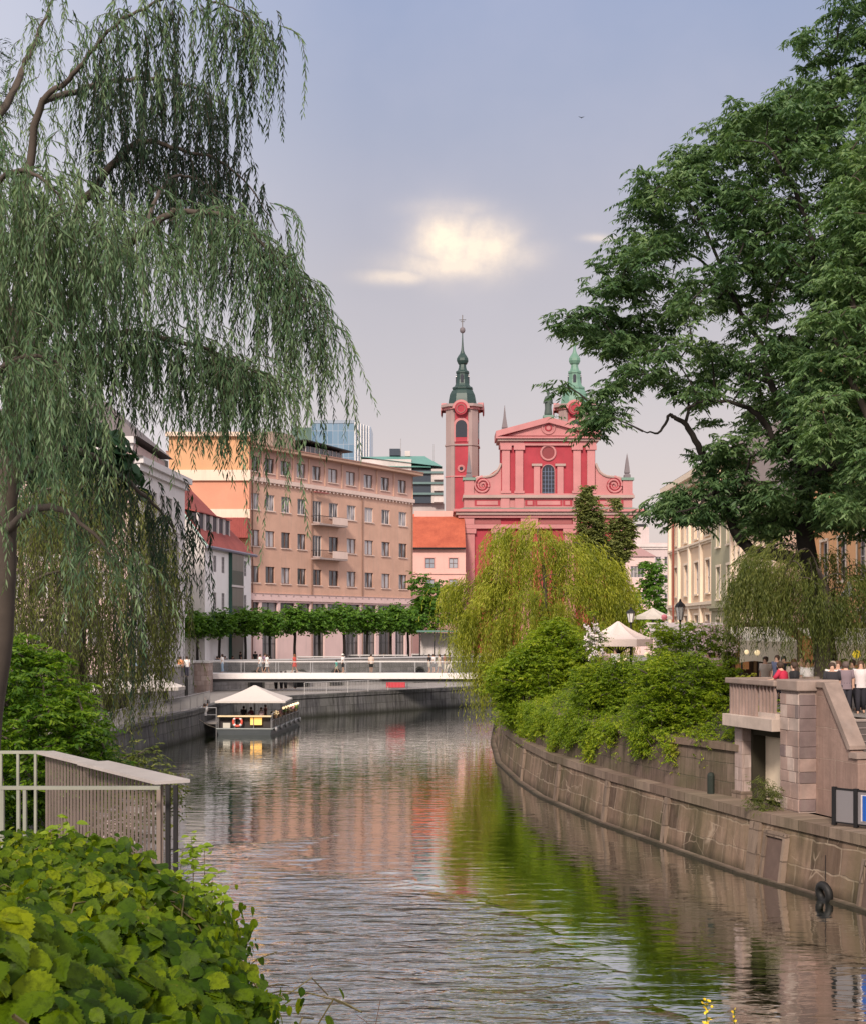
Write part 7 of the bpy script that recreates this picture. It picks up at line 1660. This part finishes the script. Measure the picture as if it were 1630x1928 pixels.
# ---------------------------------------------------------------- left leafy bush between trunk and railing
shrub('shrub', 'bright yellow green bush between the willow trunk and the platform railing', 22, [(-30, 1215), (20, 1200), (60, 1225), (110, 1225), (150, 1290), (180, 1330), (205, 1400), (200, 1450), (160, 1500), (60, 1560), (-30, 1600)], 330, 71, 1.4, 70, .30, .11, .40, leafmat('bush_bright', [(.02, .07, .01), (.06, .14, .012), (.14, .25, .015), (.28, .38, .03)], .4, .9), 60, STREET, 12, 8)
shrub('broadleaf_tree', 'small dark broad leaved tree behind the willow trunk', 30, [(60, 790), (150, 800), (210, 830), (220, 900), (190, 960), (150, 1010), (90, 1050), (50, 1000), (60, 900)], 60, 72, 1.0, 50, .5, .34, .7, L_DARK, 110, STREET, 8, 5, .5, .7, OVAL, 'tree', None, 5.0)
shrub('conifer_tree', 'dark conifer tip at the far left edge', 40, [(-60, 60), (0, 75), (14, 120), (16, 190), (-20, 260), (-60, 240)], 30, 73, .6, 30, .5, .2, .14, L_DARK, -20, STREET, 10, 8, .6, .5, cat='tree', trunk_h=12) 
shrub('shrub', 'shaded undergrowth at the water edge beneath the left willow', 46, [(60, 1420), (200, 1400), (290, 1410), (320, 1440), (330, 1520), (300, 1600), (100, 1600)], 90, 74, 2.0, 60, .6, .2, .3, L_WIL3, 180, 1.8, 11, 8)

# ---------------------------------------------------------------- pollarded trees in a row, one built then copied
def row_trees():
    rs = np.random.default_rng(80); rt = thing('pollard_tree', 'x', 'tree', (0, 0, 0), 0, 'pollarded trees lining the left street')
    tr = MB(); limb(tr, [(0, 0, -.1), (.05, 0, 1.2), (0, 0, 2.3), (0, 0, 2.9)], [.17, .13, .13, .09], 8)
    C = []
    while len(C) < 80:
        p = rs.uniform(-1, 1, 3)
        if (p**2).sum() < 1 : C.append([p[0]*1.55, p[1]*1.4, 3.75+p[2]*1.05])
    C = np.array(C)*np.array([1.25, 1.1, 1.0]); grow_branches(tr, np.array([(0, 0, 2.3), (0, 0, 2.9)]), C, rs, .05, .012, .1); tr.build('trunk', BARK_D, rt)
    pads_crown(rt, C, 10, 6, .5, .24, .7, L_ROW, 'crown', .6, .4, rs, OVAL)
    spots = [(330, 128, 1.0), (372, 130.5, .98), (414, 133, 1.0), (462, 136, 1.04), (508, 139, 1.02), (556, 142, 1.1), (602, 145, 1.08), (648, 148, 1.15), (692, 151, 1.1), (736, 154, 1.16), (768, 157, 1.1)]
    names = ['first pollarded tree from the left, half behind the willow', 'second pollarded tree from the left below the white house gable', 'third pollarded tree under the shuttered windows of the white house', 'pollarded tree under the green bay of the white house', 'pollarded tree at the left corner of the salmon building', 'pollarded tree before the second shop window bay', 'pollarded tree above the pair of white shirts on the bridge', 'pollarded tree right of the bridge middle', 'pollarded tree with clear trunk before the middle shop windows', 'pollarded tree next to last at the right end', 'last pollarded tree at the right end of the row beside the pavilion']
    for i, (px, D, s) in enumerate(spots):
        o = rt if i == 0 else copy_tree(rt); o.location = (PX(px, D), D, STREET+.35); o.scale = (s, s, s*1.12); o.rotation_euler = (0, 0, i*1.9); o['label'] = names[i]
row_trees()
def round_tree(name, label, D, poly, n, mat, seed, base_px, base_z, half, pr, leafL, lw=.6, cat='tree', trunk_h=3, ns=10, nl=6):
    return shrub(name, label, D, poly, n, seed, half, 40, pr, leafL, lw, mat, base_px, base_z, ns, nl, .5, .4, OVAL, cat, None, trunk_h, BARK_D)
round_tree('street_tree', 'rounded dark green tree between the salmon building and the golden willow', 168, [(782, 1090), (800, 1080), (830, 1090), (848, 1110), (855, 1160), (850, 1190), (800, 1190), (778, 1170), (776, 1120)], 70, L_ROW, 90, 815, STREET, 3, 1.1, .45)
round_tree('street_tree', 'narrow dark tree in the street gap beside the cream house', 190, [(1212, 1060), (1235, 1055), (1248, 1080), (1250, 1150), (1240, 1190), (1205, 1190), (1200, 1150), (1208, 1100)], 60, L_ROW, 91, 1225, TERR, 3, 1.3, .5)
round_tree('street_tree', 'lighter tree right of the poplars near the far street', 150, [(1175, 1130), (1200, 1120), (1215, 1160), (1210, 1200), (1175, 1200)], 26, L_SHR, 92, 1190, TERR, 2, 1.0, .4)
round_tree('poplar_tree', 'taller upright poplar in front of the church facade', 150, [(1098, 918), (1110, 914), (1122, 925), (1128, 960), (1140, 980), (1142, 1030), (1130, 1080), (1105, 1090), (1092, 1040), (1088, 990), (1086, 950)], 230, L_POP, 93, 1112, TERR, 1.5, .5, .34, .5, 'tree', 6)
round_tree('poplar_tree', 'slimmer upright poplar at the right end of the church facade', 154, [(1152, 945), (1162, 940), (1168, 965), (1190, 985), (1196, 1015), (1180, 1050), (1170, 1100), (1150, 1110), (1142, 1040), (1148, 990)], 210, L_POP, 94, 1160, TERR, 1.5, .5, .34, .5, 'tree', 6)

# ---------------------------------------------------------------- near platform, railing and creeper
def platform():
    m = plaster('platform_concrete', (.32, .3, .28), .15)
    b = MB(); b.prism_z([(-12, 12.2), (-2.35, 12.6), (-4.35, 16.2), (-12, 16.2)], 4.45, 4.75); o = b.build('platform_slab', m); tag(o, 'concrete viewing platform slab behind the creeper', 'platform')
    e = MB(); e.prism_z([(-12, 10.9), (-2.6, 10.9), (-2.6, 12.5), (-4.5, 16), (-12, 16)], -.5, 4.445); o = e.build('abutment_wall', ST_GREY); tag(o, 'grey stone abutment under the viewing platform', 'abutment')
    A = W(85, 1413, 16.0); Bc = W(318, 1470, 12.85); zt = 5.9; A.z = zt; Bc.z = zt
    rail = thing('platform_railing', 'angular steel railing with dense flat bars and a broad pale cap', 'railing', (0, 0, 0)); st = simple('rail_steel', (.25, .2, .17), .5, .4, .3); cap = simple('rail_cap', (.50, .46, .43), .45, .3, .2); cream = simple('rail_cream', (.27, .28, .23), .5, .1, .3)
    d = (Bc-A); d.z = 0; L = d.length; d.normalize(); n = Vector((-d.y, d.x, 0))
    def along(t, o=0, z=zt): p = A+d*t+n*o; return (p.x, p.y, z)
    # cap: far half narrow, near half broad
    for (t0, t1, w, zz, nm) in ((0, L*.47, .10, zt, 'cap'), (L*.44, L+.1, .17, zt+.012, 'cap')):
        q = MB(); q.add([along(t0, -w, zz-.03), along(t1, -w, zz-.03), along(t1, w, zz-.03), along(t0, w, zz-.03), along(t0, -w, zz), along(t1, -w, zz), along(t1, w, zz), along(t0, w, zz)], [(0, 3, 2, 1), (4, 5, 6, 7), (0, 1, 5, 4), (1, 2, 6, 5), (2, 3, 7, 6), (3, 0, 4, 7)]); q.build(nm, cap, rail)
    nb = 34
    for k in range(nb):
        t = L*(k+.5)/nb; q = MB(); P = []
        for o, tt in ((-.012, -.006), (.012, -.006), (.012, .006), (-.012, .006)): P.append((o, tt))
        vs = [along(t+tt, o, 4.75) for o, tt in P]+[along(t+tt, o, zt-.031) for o, tt in P]
        q.add(vs, [(0, 1, 5, 4), (1, 2, 6, 5), (2, 3, 7, 6), (3, 0, 4, 7)]); q.build('flat_bar', st, rail)
    # front top rail, parallel to the picture, with its thin posts; far rail the same
    y0 = 12.4; xe = PX(302, y0); q = MB(); q.box(-12, xe, y0-.025, y0+.025, zt-.03, zt); q.build('front_rail', cream, rail)
    for px in (35, 47, 5, -40): x = PX(px, y0); q = MB(); q.box(x-.014, x+.014, y0-.02, y0+.02, 4.75, zt-.031); q.build('front_post', cream, rail)
    for px in (300, 317, 331): x = PX(px, 12.75); q = MB(); q.box(x-.018, x+.018, 12.72, 12.78, 4.2, zt-.031); q.build('corner_post', MET_DARK if px != 300 else st, rail)
    y1 = 16.0; q = MB(); q.box(-12, A.x, y1-.025, y1+.025, zt-.03, zt+.004); q.build('rear_rail', cream, rail)
    for px in (2, 34, 67, -40): x = PX(px, y1); q = MB(); q.box(x-.014, x+.014, y1-.02, y1+.02, 4.75, zt-.031); q.build('rear_post', cream, rail)
    # solid parapet the creeper grows on
    e = MB(); e.prism_z([(-9, -2), (-.75, -2), (-.72, 3), (-1.15, 6.5), (-2.2, 10.85), (-9, 10.85)], -.5, 5.15); o = e.build('bridge_abutment', ST_GREY); tag(o, 'stone bridgehead hidden under the near creeper', 'abutment')
platform()

def vine_leaf_template(seed=0, detail=1):
    """pointed serrated creeper leaflet, folded along the midrib, x along the leaf"""
    r = random.Random(seed); n = 9; L = []; Rr = []
    for i in range(1, n):
        t = i/n; w = .5*math.sin(math.pi*t**.72)**.85*(1.0-.12*t); ser = .035 if i % 2 else -.02
        L.append((t+ser*.6, w+ser, .10*w*2-.22*t*t)); Rr.append((t+ser*.6, -w-ser, .10*w*2-.22*t*t))
    mid = [(0, 0, 0)]+[(i/n, 0, -.22*(i/n)**2-.03) for i in range(1, n)]+[(1.05, 0, -.25)]
    V = mid+L+Rr; m = len(mid); F_ = []
    l = lambda i: m+i-1; rr = lambda i: m+len(L)+i-1
    F_.append((0, 1, l(1))); F_.append((0, rr(1), 1))
    for i in range(1, n-1): F_.append((i, i+1, l(i+1), l(i))); F_.append((i, rr(i), rr(i+1), i+1))
    F_.append((n-1, n, l(n-1))); F_.append((n-1, rr(n-1), n))
    return (np.array(V, float), F_)
def pleated_leaf():
    """broad pointed toothed leaf with raised blade between sunken side veins"""
    n = 9; V = [(0, 0, 0)]; F_ = []; rows = []
    for i in range(1, 2*n):
        t = i/(2*n); w = .5*math.sin(math.pi*t**.66)**.8*(1-.1*t); tooth = .045 if i % 2 else -.012; pl = .030 if i % 2 else -.012; dr = -.24*t*t
        row = []
        for sgn in (1, -1):
            row += [(t+.05*w*2, sgn*w*.5, dr+pl+.05), (t+.10*w*2+tooth*.5, sgn*(w+tooth), dr+pl*.3+.01)]
        rows.append([(t, 0, dr-.012)]+row)
    for r_ in rows: V += r_
    V.append((1.04, 0, -.28)); last = len(V)-1
    ix = lambda i, j: 1+5*i+j
    for i in range(len(rows)-1):
        F_ += [(ix(i, 0), ix(i+1, 0), ix(i+1, 1), ix(i, 1)), (ix(i, 1), ix(i+1, 1), ix(i+1, 2), ix(i, 2)), (ix(i, 0), ix(i, 3), ix(i+1, 3), ix(i+1, 0)), (ix(i, 3), ix(i, 4), ix(i+1, 4), ix(i+1, 3))]
    m = len(rows)-1
    F_ += [(0, ix(0, 0), ix(0, 1)), (0, ix(0, 1), ix(0, 2)), (0, ix(0, 3), ix(0, 0)), (0, ix(0, 4), ix(0, 3)), (last, ix(m, 1), ix(m, 0)), (last, ix(m, 2), ix(m, 1)), (last, ix(m, 0), ix(m, 3)), (last, ix(m, 3), ix(m, 4))]
    return (np.array(V, float), F_)
def vines():
    rs = np.random.default_rng(99); rt = thing('creeper', 'mass of broad yellow green creeper leaves filling the bottom left corner', 'creeper', (-3.5, 6, 5.1)); off = np.array(rt.location)
    T = vine_leaf_template()
    def top(x, y):   # height of the leafy mound
        ed = np.interp(y, [1.5, 2.6, 4.2, 7.0, 10.5], [-.20, -.24, -.46, -1.08, -1.8]); e = np.clip((ed-x)/.55, 0, 1)
        base = np.interp(y, [1.5, 2.2, 3.2, 5, 7, 10], [6.75, 6.68, 6.50, 6.26, 6.04, 5.66]); lump = .10*np.sin(x*3.1+y*1.7)+.07*np.sin(x*7.3-y*4.1)+.04*np.sin(y*9+x*2)
        return base-.30*(1-np.sqrt(e))*np.clip(y*.3, .6, 1.6)+lump, ed
    P = []; A = []; Nn = []; Ls = []
    N_ = 24000; y = 2.35+8.2*rs.random(N_)**1.0; y = np.where(rs.random(N_) < .4, 2.35+3.0*rs.random(N_), y)
    xl = -0.335*y-.3; ed = np.interp(y, [1.5, 2.6, 4.2, 7.0, 10.5], [-.20, -.24, -.46, -1.08, -1.8])
    x = xl+(ed-xl)*rs.random(N_)**.85+rs.normal(0, .03, N_); z, e2 = top(x, y); dep = rs.exponential(.13, N_); z = z-dep+rs.normal(0, .02, N_)
    P.append(np.stack([x, y, z], 1)); Nn.append(np.stack([rs.normal(.2, .55, N_), rs.normal(-.5, .5, N_), np.ones(N_)], 1)); A.append(np.stack([rs.normal(.3, .7, N_), rs.normal(-.5, .6, N_), rs.normal(-.35, .25, N_)], 1)); Ls.append(rs.uniform(.035, .10, N_)*np.where(y < 3.2, .95, 1.0))
    # curtain down the river side
    M_ = 24000; y = 1.9+8.9*rs.random(M_); ed = np.interp(y, [1.5, 2.6, 4.2, 7.0, 10.5], [-.20, -.24, -.46, -1.08, -1.8]); zt, _ = top(ed-.05, y); h = rs.random(M_)**1.1*2.4; x = ed+rs.normal(0, .085, M_)+.06*np.sin(y*5+h*3)-h*.05-.06+.08*np.sin(y*1.9)
    P.append(np.stack([x, y, zt-h+.05], 1)); Nn.append(np.stack([np.full(M_, 1.0), rs.normal(-.5, .4, M_), rs.normal(.45, .3, M_)], 1)); A.append(np.stack([rs.normal(.25, .4, M_), rs.normal(-.2, .6, M_), rs.normal(-.9, .3, M_)], 1)); Ls.append(rs.uniform(.028, .065, M_))
    P = np.concatenate(P)-off; A = np.concatenate(A); Nn = np.concatenate(Nn); Ls = np.concatenate(Ls)
    nr_ = P[:, 1]+off[1] < 5.2; Wl = Ls*rs.uniform(.65, .95, len(Ls)); scatter('foliage', T, P[~nr_], A[~nr_], Nn[~nr_], Ls[~nr_], Wl[~nr_], L_VINE, rt); o_ = scatter('near_foliage', pleated_leaf(), P[nr_], A[nr_], Nn[nr_], Ls[nr_], Wl[nr_], L_VINE, rt); COUNT['vine'] = len(P)
    # stems: a woven layer of runners, some bare pale ones rising
    tw = MB(); 
    for k in range(90):
        y0 = rs.uniform(2.2, 9.5); x0 = np.interp(y0, [1.5, 2.6, 4.2, 7.0, 10.5], [-.20, -.24, -.46, -1.08, -1.8])-rs.random()*1.6; z0 = top(np.array(x0), np.array(y0))[0]-.08; p = np.array([x0, y0, z0]); a = rs.uniform(0, 6.28); pts = [tuple(p-off)]
        for i in range(6): a += rs.normal()*.5; p = p+np.array([math.cos(a)*.13, math.sin(a)*.13, 0]); p[2] = top(np.array(p[0]), np.array(p[1]))[0]-.07+rs.normal()*.03; pts.append(tuple(p-off))
        tw.tube(pts, .0035, 4, False)
    tw.build('twigs', simple('stem_pale', (.12, .10, .04), .7), rt)
    # young shoots standing up against the river and railing
    S = [(118, 1535, 9.2, .55), (100, 1560, 9.0, .4), (360, 1575, 9.5, .6), (345, 1600, 9.5, .5), (385, 1600, 9.3, .5), (330, 1640, 9.2, .5), (420, 1690, 7.6, .35), (140, 1560, 9.4, .4), (400, 1650, 8.2, .4)]
    P = []; A = []; Nn = []; Ls = []; tw = MB()
    for px, py, D, h in S:
        t = np.array(W(px, py, D)); b = t+np.array([rs.normal()*.05-.05, 0, -h-.25]); m_ = (t+b)/2+rs.normal(size=3)*.04; s = np.linspace(0, 1, 16)[:, None]; c = (1-s)**2*b+2*s*(1-s)*m_+s*s*t; tw.tube([tuple(v-off) for v in c], list(np.linspace(.005, .002, 16)), 4, False)
        for i in range(3, 16):
            for q in range(4): a = rs.normal(size=3); a[2] = abs(a[2])*.3-.2; P.append(c[i]+rs.normal(size=3)*.02); A.append(a); Nn.append([rs.normal()*.4, -.4, 1]); Ls.append(rs.uniform(.04, .085))
    P = np.array(P)-off; scatter('foliage', T, P, np.array(A), np.array(Nn), np.array(Ls), np.array(Ls)*.75, leafmat('vine_shoot', [(.14, .24, .012), (.30, .40, .03)], .45), rt); tw.build('twigs', simple('stem_pale', (1, 1, 1)), rt)
vines()

# old pale post in front of the willow foot
po = thing('old_mooring_post', 'weathered whitish iron post standing on the wall at the willow foot', 'post', (PX(1003, 75), 75, 1.92))
m = MB(); m.tube([(0, 0, 0), (.02, 0, 1.2), (-.03, 0, 2.2), (.0, 0, 2.9)], [.09, .07, .06, .05], 8); m.build('shaft', simple('post_white', (.6, .56, .5), .7), po, True); m = MB(); m.lathe((0, 0, 2.85), [(.05, 0), (.28, .02), (.3, .12), (.22, .16), (.22, .3), (.3, .34), (.2, .42)], 8); m.build('head', simple('post_white', (1, 1, 1)), po); m = MB(); m.tube([(0, 0, .9), (-.4, -.1, .3)], .04, 6); m.build('strut', simple('post_white', (1, 1, 1)), po)
# flower spikes at the bottom edge and a dry twig
fs = thing('flower_spike', 'yellow flower spike poking up at the bottom edge', 'flower', tuple(W(1330, 1935, 5.0))); m = MB(); m.tube([(0, 0, -.3), (0, 0, .1)], .002, 4); m.build('stem', simple('stem_green', (.06, .1, .03), .7), fs)
rs = np.random.default_rng(3); C = np.stack([rs.normal(0, .004, 26), rs.normal(0, .004, 26), rs.uniform(0, .1, 26)], 1); scatter('petals', OVAL, C, rnd_unit(rs, 26), rnd_unit(rs, 26), .014, .011, simple('petal_yellow', (.85, .6, .03), .7), fs)
f2 = thing('flower_spike', 'smaller yellow flower spike right of the taller one at the bottom edge', 'flower', tuple(W(1382, 1932, 5.2))); m = MB(); m.tube([(0, 0, -.3), (0, 0, .06)], .002, 4); m.build('stem', simple('stem_green', (1, 1, 1)), f2); C = np.stack([rs.normal(0, .003, 10), rs.normal(0, .003, 10), rs.uniform(0, .06, 10)], 1); scatter('petals', OVAL, C, rnd_unit(rs, 10), rnd_unit(rs, 10), .012, .009, simple('petal_yellow', (1, 1, 1)), f2)
tg = thing('dry_twig', 'thin bare twig rising from the bottom edge over the water', 'twig', tuple(W(705, 1940, 4.5))); m = MB()
for P in ([(0, 0, -.1), (.005, 0, .02), (.02, 0, .10)], [(0, 0, 0), (-.03, 0, .03), (-.06, 0, .05)], [(0, 0, .01), (.02, 0, .02), (.03, 0, .0)]): m.tube(P, .0012, 4)
m.build('stem', simple('twig_brown', (.12, .07, .05), .8), tg)
bd = thing('bird', 'tiny dark bird high in the evening sky', 'bird', tuple(W(1094, 221, 70))); m = MB(); m.add([(0, -.1, 0), (.03, 0, 0), (0, .12, .0), (-.03, 0, 0), (0, 0, .03), (.17, -.02, .06), (-.17, -.02, .06), (.06, .05, .02), (-.06, .05, .02)], [(0, 1, 4), (0, 4, 3), (2, 4, 1), (2, 3, 4), (4, 5, 7), (4, 8, 6), (0, 3, 2, 1)]); m.build('body', simple('bird_black', (.02, .02, .02), .8), bd)
print('LEAVES', COUNT, sum(COUNT.values()))
